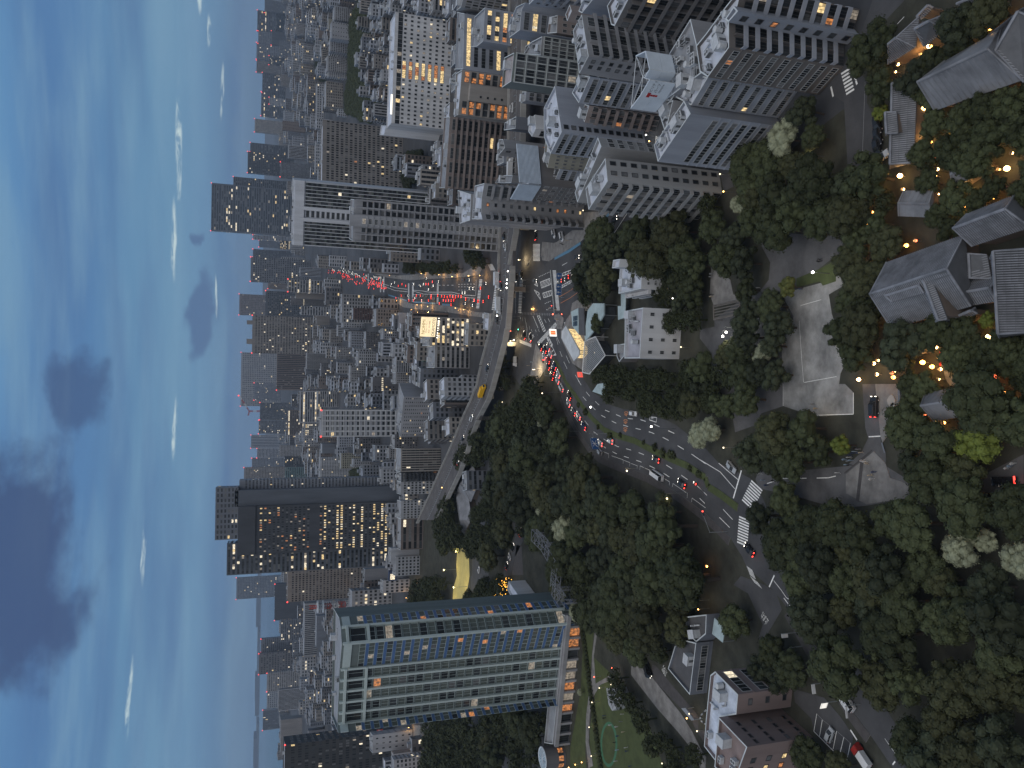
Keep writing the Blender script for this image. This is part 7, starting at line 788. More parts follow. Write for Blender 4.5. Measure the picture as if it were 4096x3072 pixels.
# ---------------------------------------------------------------- mesh helpers
class MB:
    def __init__(s): s.v=[];s.f=[];s.m=[]
    def face(s,pts,m=0):
        i=len(s.v); s.v.extend([tuple(p) for p in pts]); s.f.append(tuple(range(i,i+len(pts)))); s.m.append(m)
    def box(s,a,b,m=0,M=None,bottom=True):
        x0,y0,z0=a;x1,y1,z1=b; P=[(x0,y0,z0),(x1,y0,z0),(x1,y1,z0),(x0,y1,z0),(x0,y0,z1),(x1,y0,z1),(x1,y1,z1),(x0,y1,z1)]
        if M is not None: P=[tuple(M@Vector(p)) for p in P]
        i=len(s.v); s.v.extend(P)
        F=[(4,5,6,7),(0,1,5,4),(1,2,6,5),(2,3,7,6),(3,0,4,7)]+([(3,2,1,0)] if bottom else [])
        for f in F: s.f.append(tuple(i+k for k in f)); s.m.append(m)
    def prism(s,poly,z0,z1,m=0,mt=None,bottom=False):
        n=len(poly); i=len(s.v); s.v.extend([(p[0],p[1],z0) for p in poly]); s.v.extend([(p[0],p[1],z1) for p in poly])
        for k in range(n): j=(k+1)%n; s.f.append((i+k,i+j,i+n+j,i+n+k)); s.m.append(m)
        s.f.append(tuple(i+n+k for k in range(n))); s.m.append(m if mt is None else mt)
        if bottom: s.f.append(tuple(i+k for k in range(n-1,-1,-1))); s.m.append(m)
    def tube(s,a,b,r,r2=None,n=6,m=0,cap=True):
        a=Vector(a);b=Vector(b);d=(b-a); r2=r if r2 is None else r2
        if d.length<1e-6: return
        d.normalize(); x=d.orthogonal().normalized(); y=d.cross(x); i=len(s.v)
        for c,rr in((a,r),(b,r2)):
            for k in range(n): s.v.append(tuple(c+rr*(cos(2*pi*k/n)*x+sin(2*pi*k/n)*y)))
        for k in range(n): j=(k+1)%n; s.f.append((i+k,i+j,i+n+j,i+n+k)); s.m.append(m)
        if cap: s.f.append(tuple(i+n+k for k in range(n))); s.m.append(m); s.f.append(tuple(i+k for k in range(n-1,-1,-1))); s.m.append(m)
    def ball(s,c,r,n=8,k=5,m=0,sz=1):
        i=len(s.v)
        for a in range(k+1):
            t=pi*a/k
            for b in range(n): s.v.append((c[0]+r*sin(t)*cos(2*pi*b/n),c[1]+r*sin(t)*sin(2*pi*b/n),c[2]+r*sz*cos(t)))
        for a in range(k):
            for b in range(n): s.f.append((i+a*n+b,i+(a+1)*n+b,i+(a+1)*n+(b+1)%n,i+a*n+(b+1)%n)); s.m.append(m)
    def mesh(s,name,mats):
        me=D.meshes.new(name); me.from_pydata(s.v,[],s.f)
        for m in (mats if isinstance(mats,(list,tuple)) else [mats]): me.materials.append(m)
        if any(s.m): me.polygons.foreach_set('material_index',s.m)
        me.update(); return me
    def obj(s,name,mats,parent=None,loc=None,kind=None,smooth=False):
        me=s.mesh(name,mats)
        if smooth: me.polygons.foreach_set('use_smooth',[True]*len(me.polygons))
        return put(name,me,parent,loc,kind)
def put(name,me,parent=None,loc=None,kind=None,M=None):
    o=D.objects.new(name,me); COL.objects.link(o)
    if parent is not None: o.parent=parent
    if M is not None: o.matrix_basis=M
    elif loc is not None: o.location=loc
    if kind: o['kind']=kind
    return o
def tag(o,label,cat,group=None):
    o['label']=label;o['category']=cat
    if group:o['group']=group
    return o
def root(name,loc,label,cat,group=None,rz=0):
    o=D.objects.new(name,None); COL.objects.link(o); o.location=loc; o.rotation_euler=(0,0,rz); o.empty_display_size=.5
    return tag(o,label,cat,group)
def copytree(o,loc=None,rz=None,label=None):
    c=o.copy(); COL.objects.link(c)
    if loc is not None: c.location=loc
    if rz is not None: c.rotation_euler=(0,0,rz)
    if label: c['label']=label
    for ch in o.children:
        d=ch.copy(); COL.objects.link(d); d.parent=c
        for g in ch.children:
            e=g.copy(); COL.objects.link(e); e.parent=d
    return c
def frame(p,u,z=0):
    "local frame on a wall: x along, y inward, z up"
    u=Vector((u[0],u[1],0)).normalized(); y=Vector((-u.y,u.x,0))
    return Matrix(((u.x,y.x,0,p[0]),(u.y,y.y,0,p[1]),(0,0,1,z),(0,0,0,1)))
CACHE={}
def winmesh(w,h,pane,frm=FRAME,mull=1,proud=.12):
    key=(round(w,1),round(h,1),pane.name,frm.name,mull,proud)
    if key in CACHE: return CACHE[key]
    b=MB(); t=min(.12,w*.1,h*.1); a=w/2
    b.face([(-a,-.03,0),(a,-.03,0),(a,-.03,h),(-a,-.03,h)],1)
    b.box((-a-t,-proud,-t),(a+t,0,0)); b.box((-a-t,-proud,h),(a+t,0,h+t)); b.box((-a-t,-proud,0),(-a,0,h)); b.box((a,-proud,0),(a+t,0,h))
    for k in range(1,mull+1):
        x=-a+w*k/(mull+1); b.box((x-.04,-proud*.7,0),(x+.04,0,h))
    CACHE[key]=b.mesh('window',[frm,pane]); return CACHE[key]
def pane(lit,warm=None):
    lit=lit*(.45 if lit<.55 else 1)
    if random.random()<lit: return random.choice(warm or [LITY,LITY,LITW,LITO,LITG,LITG])
    r=random.random(); return GLASS if r<.5 else GLASS3 if r<.8 else GLASS2
PANES=[GLASS,GLASS3,GLASS2,LITY,LITO,LITW,LITG,FRAME,GREEN]
# ---------------------------------------------------------------- facades
class Facade:
    def __init__(s,rt,p0,p1,h,stuff,obj,wm,c):
        s.rt=rt; s.L=(Vector(p1)-Vector(p0)).length; s.h=h; s.M=frame((p0[0]-c[0],p0[1]-c[1]),(p1[0]-p0[0],p1[1]-p0[1])); s.st=stuff; s.obj=obj; s.wm=wm
    def win(s,x,z,w,h,p,frm=FRAME,mull=1,proud=.12):
        if s.obj: put('window',winmesh(w,h,p,frm,mull,proud),s.rt,M=s.M@Matrix.Translation((x,0,z)))
        else:
            m=PANES.index(p) if p in PANES else 0; a=w/2
            s.st.face([s.M@Vector(q) for q in((x-a,-.06,z),(x+a,-.06,z),(x+a,-.06,z+h),(x-a,-.06,z+h))],m)
    def part(s,name,key,build,mats,x=0,z=0):
        k=(name,key)
        if k not in CACHE: b=MB(); build(b); CACHE[k]=b.mesh(name,mats)
        put(name,CACHE[k],s.rt,M=s.M@Matrix.Translation((x,0,z)))
def grid(F,nf,nc,wr,hr,lit,z0=.0,z1=.03,warm=None,frm=FRAME):
    fh=F.h*(1-z0-z1)/nf; bw=F.L/nc
    for k in range(nf):
        rowlit=lit*random.choice((.3,.6,1,1,1.8))
        for c in range(nc): F.win((c+.5)*bw,F.h*z0+fh*(k+.5-hr/2),bw*wr,fh*hr,pane(rowlit,warm),frm)
def ribbon(F,nf,ns,hr,lit,top=1):
    fh=F.h*top/nf; e=F.L*.07; sw=(F.L-2*e)/ns
    L=F.L
    for k in range(nf):
        rl=lit*random.choice((0,0,.4,1,3.2)) if lit<.5 else lit; w=random.choice(([LITY],[LITW,LITY],[LITO,LITY]))
        for c in range(ns): F.win(e+(c+.5)*sw,fh*(k+.55-hr/2),sw*.94,fh*hr,pane(rl,w),FRAME,1,.14)
        if F.obj: F.part('sill_band',(round(L,1),round(fh,1)),lambda b:b.box((.02,-.16,-.25),(L-.02,0,.0)),F.wm,0,fh*(k+.55-hr/2)-.2)
def balcony(F,nf,nb,lit,units=True):
    fh=F.h/nf; L=F.L; bw=L/nb
    bw_=MATS['wall_bluegrey'] if F.wm.name=='wall_darkbrown' and 'wall_bluegrey' in MATS else F.wm
    def bal(b):
        b.box((.15,-1.35,-.15),(L-.15,-.02,.05)); b.box((.15,-1.45,-.15),(L-.15,-1.32,1.05)); b.box((.05,-1.4,-.15),(.17,-.02,1.05)); b.box((L-.17,-1.4,-.15),(L-.05,-.02,1.05))
    def div(b): b.box((-.06,-1.3,.05),(.06,-.03,fh-.2))
    def unit(b):
        b.box((-.4,-1.15,.06),(.4,-.8,.66)); b.tube((0,-1.17,.36),(0,-1.15,.36),.24,n=10,m=1)
    for k in range(nf):
        z=fh*k
        if k: F.part('balcony',(round(L,1),),bal,bw_,0,z)
        for c in range(nb):
            p=pane(lit if lit<.9 else .75,[LITO,LITY,LITG] if lit<.9 else [LITO])
            F.win((c+.5)*bw,z+.1,bw*.72,fh*.7,p,FRAMED if F.wm.name in('wall_dark','wall_darkbrown') else FRAME,2,.06)
            if c and k: F.part('balcony_divider',round(fh,1),div,F.wm,c*bw,z)
            if units and k and random.random()<.6: F.part('cooling_unit',0,unit,[EQUIP,EQUIPD],(c+.25)*bw,z)
def style(F,s):
    k=s[0]
    if k=='g': grid(F,*s[1:6])
    elif k=='r': ribbon(F,*s[1:])
    elif k=='r5': ribbon(F,*s[1:],top=.78)
    elif k=='b': balcony(F,*s[1:])
    elif k=='s':
        nf,us,w,h,lit=s[1:]; fh=F.h/nf
        for i in range(nf):
            for u in us: F.win(u*F.L,fh*(i+.35),w,h,pane(lit,[LITO,LITY]),FRAMED,0)
    elif k=='gf':
        nf,nc,wr,hr,lit=s[1:]; fh=F.h/nf;bw=F.L/nc;L=F.L;H=F.h
        grid(F,nf,nc,wr,hr,lit,0,0)
        for i in range(nf+1): F.part('floor_band',round(L,1),lambda b:b.box((0,-.4,-.18),(L,0,.18)),MATS['frame_pale'],0,min(fh*i,H-.2))
        for i in range(nc+1): F.part('pier',round(H,1),lambda b:b.box((-.16,-.43,0),(.16,0,H)),MATS['frame_pale'],bw*i)
    elif k=='hotel':
        nf=8;fh=(F.h-4)/nf;nc=26;bw=F.L/nc
        for c in range(nc): F.win((c+.5)*bw,F.h-4.6,bw*.86,3.0,pane(.32),FRAMED,1)
        for i in range(nf):
            for c in range(nc):
                u=(c+.5)/nc
                if .43<u<.56:
                    if 0<i: F.win((c+.5)*bw,fh*i+.8,bw*.98,fh*.5,random.choice((LITO,LITY,LITY)),FRAMED,1)
                    continue
                F.win((c+.5)*bw,fh*i+1.2,bw*.42,fh*.36,pane(.42 if i<5 else .2,[LITY,LITG,LITG,LITW]),FRAME,0)
        L=F.L
        F.part('sign_strip',0,lambda b:b.box((L*.08,-.5,F.h+.9),(L*.26,-.2,F.h+2.0)),emit('strip_light',(1,.93,.78),2.2))
    elif k=='lobby':
        nf=9;fh=F.h/nf;L=F.L;H=F.h
        F.part('lift_core',0,lambda b:b.box((L*.34,-3,0),(L*.72,0,H*.9)),F.wm)
        for i in range(nf):
            for a,bb in((.02,.33),(.73,.98)):
                nb=2 if a<.1 else 2
                for c in range(nb):
                    w=L*(bb-a)/nb; F.win(L*a+(c+.5)*w,fh*i+.1,w*.8,fh*.75,random.choice((LITO,LITO,GLASS3)),FRAMED,1,.06)  # orange panes put the lamplight on the corridor walls into a glowing colour
                F.part('balcony',(round(L*a,1),'lob'),lambda b,a=a,bb=bb:(b.box((L*a,-1.3,-.15),(L*bb,-.02,.05)),b.box((L*a,-1.4,-.15),(L*bb,-1.28,1.0))),F.wm,0,fh*i)
            if i<6: put('window',winmesh(.9,.9,GLASS,FRAMED,0),F.rt,M=F.M@Matrix.Translation((L*.45,-3.01,fh*i+fh*1.4)))
    elif k=='lamps':
        for i in range(s[1]): F.win(F.L*.5,F.h*(i+.6)/s[1]*.8,1.2,2.2,LITO,FRAMED,0)
    elif k=='wt':
        nf=26;fh=(F.h-8)/nf;L=F.L;H=F.h
        cols=[(.015+.055*i,.052) for i in range(7)]+[(.60+.055*i,.052) for i in range(7)]
        for i in range(nf):
            rl=random.choice((.02,.02,.05,.3,.45,.1))
            for u,w in cols: F.win((u+.0275)*L,fh*i+fh*.62,.055*L,fh*.38,GLASS3 if (i*7+int(u*90))%3 else GREEN); F.win((u+.0275)*L,fh*i,.055*L,fh*.62,pane(rl,[LITY,LITY,LITW,LITO]))
        for u in [.013+.055*i for i in range(8)]+[.598+.055*i for i in range(8)]: F.part('fin',round(H,1),lambda b:b.box((-.22,-1.1,0),(.22,0,H)),F.wm,u*L)
        for u in (.41,.585): F.part('centre_pier',0,lambda b:b.box((-1.3,-1.8,0),(1.3,0,H)),F.wm,u*L)
        for i in range(nf): F.win(.5*L,fh*i+.8,L*.1,fh*.6,GLASS3)
        F.part('crown_band',0,lambda b:b.box((0,-1.4,H-7),(L,0,H)),F.wm)
    elif k=='vt':
        nf=25;fh=(F.h-3)/nf;L=F.L;H=F.h;nc=5
        F.part('window_spine',0,lambda b:b.box((L*.36,-2.2,0),(L*.64,0,H+3)),F.wm)
        for i in range(nf):
            for c in (0,1,3,4):
                F.win((c+.5)*L/nc,fh*i+.5,L/nc*.7,fh*.62,pane(.1,[LITO,LITG]))
            F.part('floor_band',(round(L,1),'v'),lambda b:b.box((0,-.9,-.2),(L*.36,0,.25)),F.wm,0,fh*i); F.part('floor_band',(round(L,1),'v2'),lambda b:b.box((L*.64,-.9,-.2),(L,0,.25)),F.wm,0,fh*i)
            put('window',winmesh(2.6,1.7,GLASS3 if random.random()<.8 else LITG,WHITE,3,.25),F.rt,M=F.M@Matrix.Translation((L*.5,-2.2,fh*i+.8)))
            F.part('spine_band',(0,),lambda b:b.box((L*.37,-2.5,-.35),(L*.63,-2.2,.35)),F.wm,0,fh*i)
        for u in (.0,.18,.355,.645,.82,1.0): F.part('fin',(round(H,1),'v'),lambda b:b.box((-.35,-1.5,0),(.35,0,H)),MATS['wall_palegrey'],u*L)
    elif k=='pf':
        nf,nc=s[1:];fh=(F.h-9)/nf;bw=F.L/nc;L=F.L;H=F.h
        for i in range(nf):
            for c in range(nc):
                F.win((c+.5)*bw,fh*i+.5,bw*.8,fh*.78,random.choice((GREEN,GREEN,GREEN,GLASS3,GLASS)) if random.random()>.06 else random.choice((LITO,LITG,LITG,GLASS2)),MATS['frame_prince'],2,.1)
            F.part('floor_band',(round(L,1),'p'),lambda b:b.box((0,-.22,-.12),(L,0,.16)),MATS['frame_prince2'],0,fh*i)
        for c in range(nc): F.win((c+.5)*bw,H-8.3,bw*.8,5.6,GLASS,MATS['frame_prince'],1,.15)
        for c in range(nc+1): F.part('fin',(round(H,1),'p'),lambda b:b.box((-.42,-1.1,6),(.42,.0,H+.5)),MATS['frame_prince'],bw*c)
        F.part('crown_band',(round(L,1),'p'),lambda b:b.box((-.3,-1.3,-.5),(L+.3,0,.5)),MATS['frame_prince'],0,H-1.4); F.part('crown_band',(round(L,1),'p'),None,None,0,H-9.4)
    elif k=='pb':
        nf,nc=s[1:];fh=(F.h-6)/nf;L=F.L;H=F.h;bw=L/nc
        for i in range(nf):
            for c in range(nc): F.win((c+.5)*bw,fh*i+1.35,bw*.93,fh*.6,GREEN if random.random()>.16 else random.choice((GLASS3,GLASS2,LITG,LITO,GLASS)),MATS['frame_prince'],0,.08)
            F.part('spandrel_panel',(round(L,1),),lambda b:b.box((0,-.1,-.1),(L,0,1.1)),BLUEP,0,fh*i+.1)
        F.part('crown_band',(round(L,1),'pb'),lambda b:b.box((0,-.3,H-3),(L,0,H)),MATS['frame_prince'])
    elif k=='pod':
        n=s[1];L=F.L;H=F.h;bw=L/n
        for c in range(n): F.win((c+.5)*bw,.3,bw*.78,H*.7,random.choice((LITO,LITG,LITG,GLASS3,GLASS)) if c>2 else GLASS,FRAMED,3,.06)
        for c in range(n+1): F.part('pier',(round(H,1),'pod'),lambda b:b.box((-.5,-1.2,0),(.5,0,H)),F.wm,bw*c)
        F.part('cornice',0,lambda b:b.box((-.5,-1.5,H-1.4),(L+.5,0,H+.3)),F.wm)
    elif k=='nec':
        nf=34;nc=19;fh=F.h*.86/nf;L=F.L;bw=L*.94/nc
        for i in range(nf):
            hi=i>nf*.55
            if nf*.56<i<nf*.62: continue
            rl=random.choice((.1,.3,.5)) if hi else random.choice((.05,.1,.62,.8,.56))
            for c in range(nc): F.win(L*.03+(c+.5)*bw,4+fh*i,bw*.5,fh*.5,pane(rl,[LITO,LITG,LITY] if hi else [LITY,LITY,LITW]))
        F.part('top_band',0,lambda b:b.box((0,-1,F.h*.9),(L,0,F.h*.97)),MATS['wall_night'])
def building(name,label,cat,wk,rk,h,poly,st,units,obj,par=.9,z0=0,side=None,group=None,parent=None):
    c=(sum(p[0] for p in poly)/len(poly),sum(p[1] for p in poly)/len(poly)); wm=wallm(wk)
    r=parent or root(name,(c[0],c[1],0),label,cat,group)
    if parent: c=(parent.location.x,parent.location.y)
    lp=[Vector((p[0]-c[0],p[1]-c[1])) for p in poly]; n=len(lp)
    b=MB()
    b.prism(lp,z0,h,0,1)
    if par:
        ins=[]
        for i in range(n):
            a,p,q=lp[i-1],lp[i],lp[(i+1)%n]; d1=(p-a).normalized();d2=(q-p).normalized(); n1=Vector((-d1.y,d1.x));n2=Vector((-d2.y,d2.x)); k=(n1+n2); k=k/max(.35,k.length_squared/2); ins.append(p+k*.35*(1 if h<200 else 2))
        t=h+par
        for i in range(n):
            j=(i+1)%n
            b.face([(*lp[i],h),(*lp[j],h),(*lp[j],t),(*lp[i],t)],0); b.face([(*lp[i],t),(*lp[j],t),(*ins[j],t),(*ins[i],t)],2); b.face([(*ins[j],h),(*ins[i],h),(*ins[i],t),(*ins[j],t)],0)
    b.obj('wall',[wm,roofm(rk),mat('coping',(.50,.54,.56),.6)],r)
    stf=MB()
    for e in range(n):
        s=st.get(e)
        p0,p1=poly[e],poly[(e+1)%n]
        if s is None:
            if side is None: continue
            mid=((p0[0]+p1[0])/2,(p0[1]+p1[1])/2); nx,ny=p1[1]-p0[1],-(p1[0]-p0[0])
            if nx*-mid[0]+ny*-mid[1]<=0: continue
            s=side
        if s[0]=='n': continue
        F=Facade(r,p0,p1,h-z0,stf,obj,wm,c)
        if z0: F.M=F.M@Matrix.Translation((0,0,z0))
        if side is not None: towerstyle(F,*s)
        else: style(F,s)
    if stf.f: stf.obj('window_panes',PANES,r,kind='stuff')
    if units and not parent: rooftop(r,lp,h,units)
    return r
def rooftop(r,lp,h,units):
    xs=[p.x for p in lp];ys=[p.y for p in lp]; cx=sum(xs)/len(xs);cy=sum(ys)/len(ys)
    e=max(((lp[(i+1)%len(lp)]-lp[i]) for i in range(len(lp))),key=lambda v:v.length); rz=math.atan2(e.y,e.x)
    def inside(p):
        c=False
        for i in range(len(lp)):
            a=lp[i];b=lp[i-1]
            if (a.y>p[1])!=(b.y>p[1]) and p[0]<(b.x-a.x)*(p[1]-a.y)/(b.y-a.y)+a.x: c=not c
        return c
    k=0;tr=0
    while k<units and tr<units*14:
        tr+=1; s=.86; t=random.random(); x=random.uniform(min(xs),max(xs));y=random.uniform(min(ys),max(ys)); x=cx+(x-cx)*s;y=cy+(y-cy)*s
        if not all(inside((x+a,y+b)) for a in(-1.3,1.3) for b in(-1.3,1.3)): continue
        key=random.choice(('roof_unit','roof_unit','roof_unit','vent_duct','water_tank','roof_frame')) if k else 'penthouse'
        if key not in CACHE:
            b=MB()
            if key=='roof_unit':
                b.box((-.9,-.6,.15),(.9,.6,1.5)); b.box((-.9,-.62,.3),(.9,-.6,1.3),1); b.tube((-.4,0,1.5),(-.4,0,1.6),.35,n=10,m=1); b.tube((.4,0,1.5),(.4,0,1.6),.35,n=10,m=1); b.box((-.8,-.5,0),(.8,.5,.15),1)
            elif key=='vent_duct': b.box((-1.6,-.2,.3),(1.6,.2,.7)); b.box((1.3,-.25,.3),(1.7,.25,1.7)); b.box((-1.5,-.1,0),(-1.3,.1,.3),1); b.box((1.2,-.1,0),(1.4,.1,.3),1)
            elif key=='water_tank': b.tube((0,0,.5),(0,0,2.3),.85,n=12); b.tube((0,0,2.3),(0,0,2.5),.85,.3,n=12); b.box((-.6,-.6,0),(.6,.6,.5),1)
            elif key=='roof_frame':
                for x0 in(-1.2,1.2):
                    for y0 in(-.8,.8): b.tube((x0,y0,0),(x0,y0,1.9),.05,n=4)
                for y0 in(-.8,.8): b.tube((-1.2,y0,1.9),(1.2,y0,1.9),.05,n=4); b.tube((-1.2,y0,1.1),(1.2,y0,1.1),.05,n=4)
                for x0 in(-1.2,1.2): b.tube((x0,-.8,1.9),(x0,.8,1.9),.05,n=4)
                b.box((-.7,-.5,.1),(.7,.5,1.2),1)
            else: b.box((-1.5,-1.2,0),(1.5,1.2,2.5)); b.box((-1.6,-1.3,2.5),(1.6,1.3,2.65)); b.box((-.4,-1.22,.1),(.4,-1.2,2.0),1)
            CACHE[key]=b.mesh(key,[EQUIP,EQUIPD])
        o=put(key,CACHE[key],r,(x,y,h+.02)); o.rotation_euler=(0,0,rz+random.choice((0,pi/2))); o.scale=(1,1,random.uniform(.8,1.1)); k+=1
def towerstyle(F,k,nf,nc,lit):
    L=F.L;h=F.h;fh=h/nf
    w=[LITY,LITW,LITW,LITG]
    if k in('g','gl','gk'):
        nc=max(1,round(nc)); grid(F,nf,nc,.62,.5,lit,0,.03,w)
        if k=='gl':
            F.obj=True; bw=L/nc
            for i in range(nf+1): F.part('floor_band',(round(L,1),'gl'),lambda b:b.box((0,-.3,-.2),(L,0,.2)),WHITE,0,min(fh*i,h-.3))
            for i in range(nc+1): F.part('pier',(round(h,1),'gl'),lambda b:b.box((-.2,-.35,0),(.2,0,h)),WHITE,bw*i)
            F.obj=False
    elif k in'rR':
        for i in range(nf):
            rl=lit*random.choice((0,0,.5,1,4)) if k=='r' else lit; sw=L*.94/max(1,nc)
            for c in range(max(1,nc)): F.win(L*.03+(c+.5)*sw,fh*(i+.25),sw*.96,fh*.5,pane(rl,w))
    elif k in('v','vb'):
        sw=L*.94/max(1,nc)
        for c in range(max(1,nc)):
            for i in range(nf): F.win(L*.03+(c+.5)*sw,fh*i,sw*.5,fh*.97,pane(lit,w) if random.random()<.25 else GLASS)
    elif k=='b':
        F.obj=True; balcony(F,nf,max(1,nc),lit,False); F.obj=False
    elif k=='s':
        for i in range(nf):
            for c in range(1,max(2,nc),2): F.win(L*(c+.5)/max(2,nc),fh*(i+.3),L/max(2,nc)*.5,fh*.35,pane(lit,w))
    elif k=='s1':
        for c in range(nc): F.win(L*(c+.5)/nc,h*.62,L/nc*.45,1.6,LITW)
        for i in range(nf):
            for c in range(2): F.win(L*(c+.5)/2*.4,fh*(i+.3),1.2,1.2,pane(.05))
mat('frame_pale',(.40,.43,.43),.5); mat('frame_prince',(.47,.55,.55),.5,.08); mat('frame_prince2',(.12,.15,.15),.5); wallm('palegrey'); wallm('night')
# ---------------------------------------------------------------- ground
SOIL=mat('soil',(.045,.046,.036),.95,.5,.15,bump=.3); ASPH=mat('asphalt',(.062,.063,.067),.8,.42,.07,bump=.15); OLDA=mat('old_asphalt',(.10,.10,.104),.9,.45,.12); LAWN=mat('lawn',(.062,.078,.03),.95,.3,.25,bump=.3)
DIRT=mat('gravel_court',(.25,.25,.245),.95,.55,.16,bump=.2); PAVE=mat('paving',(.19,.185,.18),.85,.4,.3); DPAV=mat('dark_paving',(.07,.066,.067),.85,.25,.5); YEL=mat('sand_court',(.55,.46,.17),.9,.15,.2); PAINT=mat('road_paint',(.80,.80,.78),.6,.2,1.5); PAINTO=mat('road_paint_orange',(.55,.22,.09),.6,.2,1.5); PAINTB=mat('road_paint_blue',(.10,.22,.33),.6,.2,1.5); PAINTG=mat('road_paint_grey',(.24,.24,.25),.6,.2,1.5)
GM=dict(soil=SOIL,asphalt=ASPH,oldasphalt=OLDA,lawn=LAWN,dirt=DIRT,paving=PAVE,darkpave=DPAV,yellow=YEL,slate=mat('slate_paving',(.15,.17,.2),.8))
b=MB(); R0=90000
CITY=mat('city_ground',(.062,.065,.072),.9,.5,.012)
b.face([(-R0,-2000,-.15),(R0,-2000,-.15),(R0,R0,-.15),(-R0,R0,-.15)]); b.obj('ground',CITY,kind='structure')
b=MB(); b.face([(-900,3300,-.05),(-2200,60000,-.05),(-60000,60000,-.05),(-60000,9000,-.05),(-5200,4600,-.05),(-2400,3300,-.05)]); b.obj('water',mat('sea',(.05,.085,.12),.22,.1,.01,spec=.5),kind='structure')
b=MB()
for i in range(60):
    x=-2600-i*620; y=27000+(i%5)*300; b.box((x-420,y,0),(x+420,y+600,60+random.random()*110))
b.obj('far_shore',mat('far_shore',(.085,.12,.17),.95),kind='structure')
from mathutils.geometry import tessellate_polygon
def sheet(name,m,poly,z,kind='structure',thick=0):
    b=MB(); P=[Vector((p[0],p[1],z)) for p in poly]
    tri=tessellate_polygon([P]); b.v=[tuple(p) for p in P]
    for t in tri:
        a,c,d=(P[i] for i in t)
        if (c-a).cross(d-a).z<0: t=t[::-1]
        b.f.append(tuple(t)); b.m.append(0)
    if thick:
        n=len(P); b.v+= [(p.x,p.y,z-thick) for p in P]
        for i in range(n): j=(i+1)%n; b.f.append((i,j,n+j,n+i)); b.m.append(0)
    return b.obj(name,m,kind=kind)
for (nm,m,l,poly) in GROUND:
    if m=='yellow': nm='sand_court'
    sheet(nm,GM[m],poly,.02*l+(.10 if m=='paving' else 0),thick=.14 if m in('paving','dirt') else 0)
ZM=.125   # height of painted marks over the road sheets
def strip(b,pts,w,dash,z,m=0):
    acc=0
    for a,c in zip(pts,pts[1:]):
        a=Vector(a);c=Vector(c);d=c-a;L=d.length
        if L<1e-4: continue
        d/=L;n=Vector((-d.y,d.x))*w/2
        segs=[]
        if dash is None: segs=[(0,L)]
        else:
            s=0
            while s<L:
                ph=(acc+s)%(dash[0]+dash[1])
                if ph<dash[0]: e=min(L,s+dash[0]-ph); segs.append((s,e)); s=e+2e-3
                else: s+=dash[0]+dash[1]-ph+1e-3
            acc+=L
        for s,e in segs:
            p=a+d*s;q=a+d*e; b.face([(p.x-n.x,p.y-n.y,z),(q.x-n.x,q.y-n.y,z),(q.x+n.x,q.y+n.y,z),(p.x+n.x,p.y+n.y,z)][::-1] if False else [(p.x-n.x,p.y-n.y,z),(q.x-n.x,q.y-n.y,z),(q.x+n.x,q.y+n.y,z),(p.x+n.x,p.y+n.y,z)],m)
LC=dict(white=PAINT,orange=PAINTO,buslane=PAINTB,grey=PAINTG,darkpave=DPAV,slate=GM['slate'])
for k,m in LC.items():
    b=MB()
    for pts,w,dash,c in LINES:
        if c==k: strip(b,pts,w,dash,ZM+(.075 if k in('darkpave','slate') else 0))
    if b.f: b.obj({'white':'lane_marking','orange':'orange_lane_marking','buslane':'blue_lane_marking','grey':'faded_lane_marking','darkpave':'paving_seam','slate':'slate_kerb'}[k],m,kind='structure')
for A,B,A2,B2,k in ZEBRA:
    b=MB(); A,B,A2,B2=map(Vector,(A,B,A2,B2))
    for i in range(k):
        t0=(i+.0)/k;t1=(i+.56)/k
        q=[A.lerp(B,t0),A.lerp(B,t1),A2.lerp(B2,t1),A2.lerp(B2,t0)]; b.face([(p.x,p.y,ZM+.01) for p in q],1 if (i in(5,6,7) and k==22) else 0)
    b.obj('zebra_crossing',[PAINT,PAINTO],kind='structure')
def clipline(poly,p,d):
    ts=[]
    n=len(poly)
    for i in range(n):
        a=Vector(poly[i]);e=Vector(poly[(i+1)%n])-a; den=d.x*e.y-d.y*e.x
        if abs(den)<1e-9: continue
        w=a-p; t=(w.x*e.y-w.y*e.x)/den; s=(w.x*d.y-w.y*d.x)/den
        if 0<=s<1: ts.append(t)
    ts.sort(); return list(zip(ts[::2],ts[1::2]))
for poly,k in HATCH:
    b=MB(); strip(b,poly+[poly[0]],.28,None,ZM+.01); V=[Vector(p) for p in poly]
    ax=max(((V[i]-V[j]) for i in range(len(V)) for j in range(i)),key=lambda v:v.length); ax.normalize(); d=Vector((-ax.y,ax.x))+ax*.55; d.normalize()
    pr=[v.dot(ax) for v in V]
    for i in range(k):
        p=ax*(min(pr)+(max(pr)-min(pr))*(i+.5)/k)+Vector((-ax.y,ax.x))*(sum(v.dot(Vector((-ax.y,ax.x))) for v in V)/len(V))
        for t0,t1 in clipline(poly,p,d): strip(b,[p+d*t0,p+d*t1],.45,None,ZM+.012)
    b.obj('hatched_marking',PAINT,kind='structure')
def text(name,s,size,m,M,parent=None,kind=None,ext=.0,align='CENTER'):
    c=D.curves.new(name,'FONT'); c.body=s; c.size=size; c.align_x=align; c.align_y='CENTER'; c.extrude=ext; c.materials.append(m)
    o=D.objects.new(name,c); COL.objects.link(o)
    me=D.meshes.new_from_object(o); D.objects.remove(o); D.curves.remove(c); me.materials.clear(); me.materials.append(m)
    return put(name,me,parent,None,kind,M)
ORD='nearest second third fourth fifth sixth seventh eighth ninth tenth eleventh twelfth thirteenth fourteenth fifteenth sixteenth seventeenth eighteenth nineteenth twentieth twenty-first twenty-second twenty-third twenty-fourth twenty-fifth twenty-sixth'.split()
MARKS=[]     # (x, y, short name) of things one can find
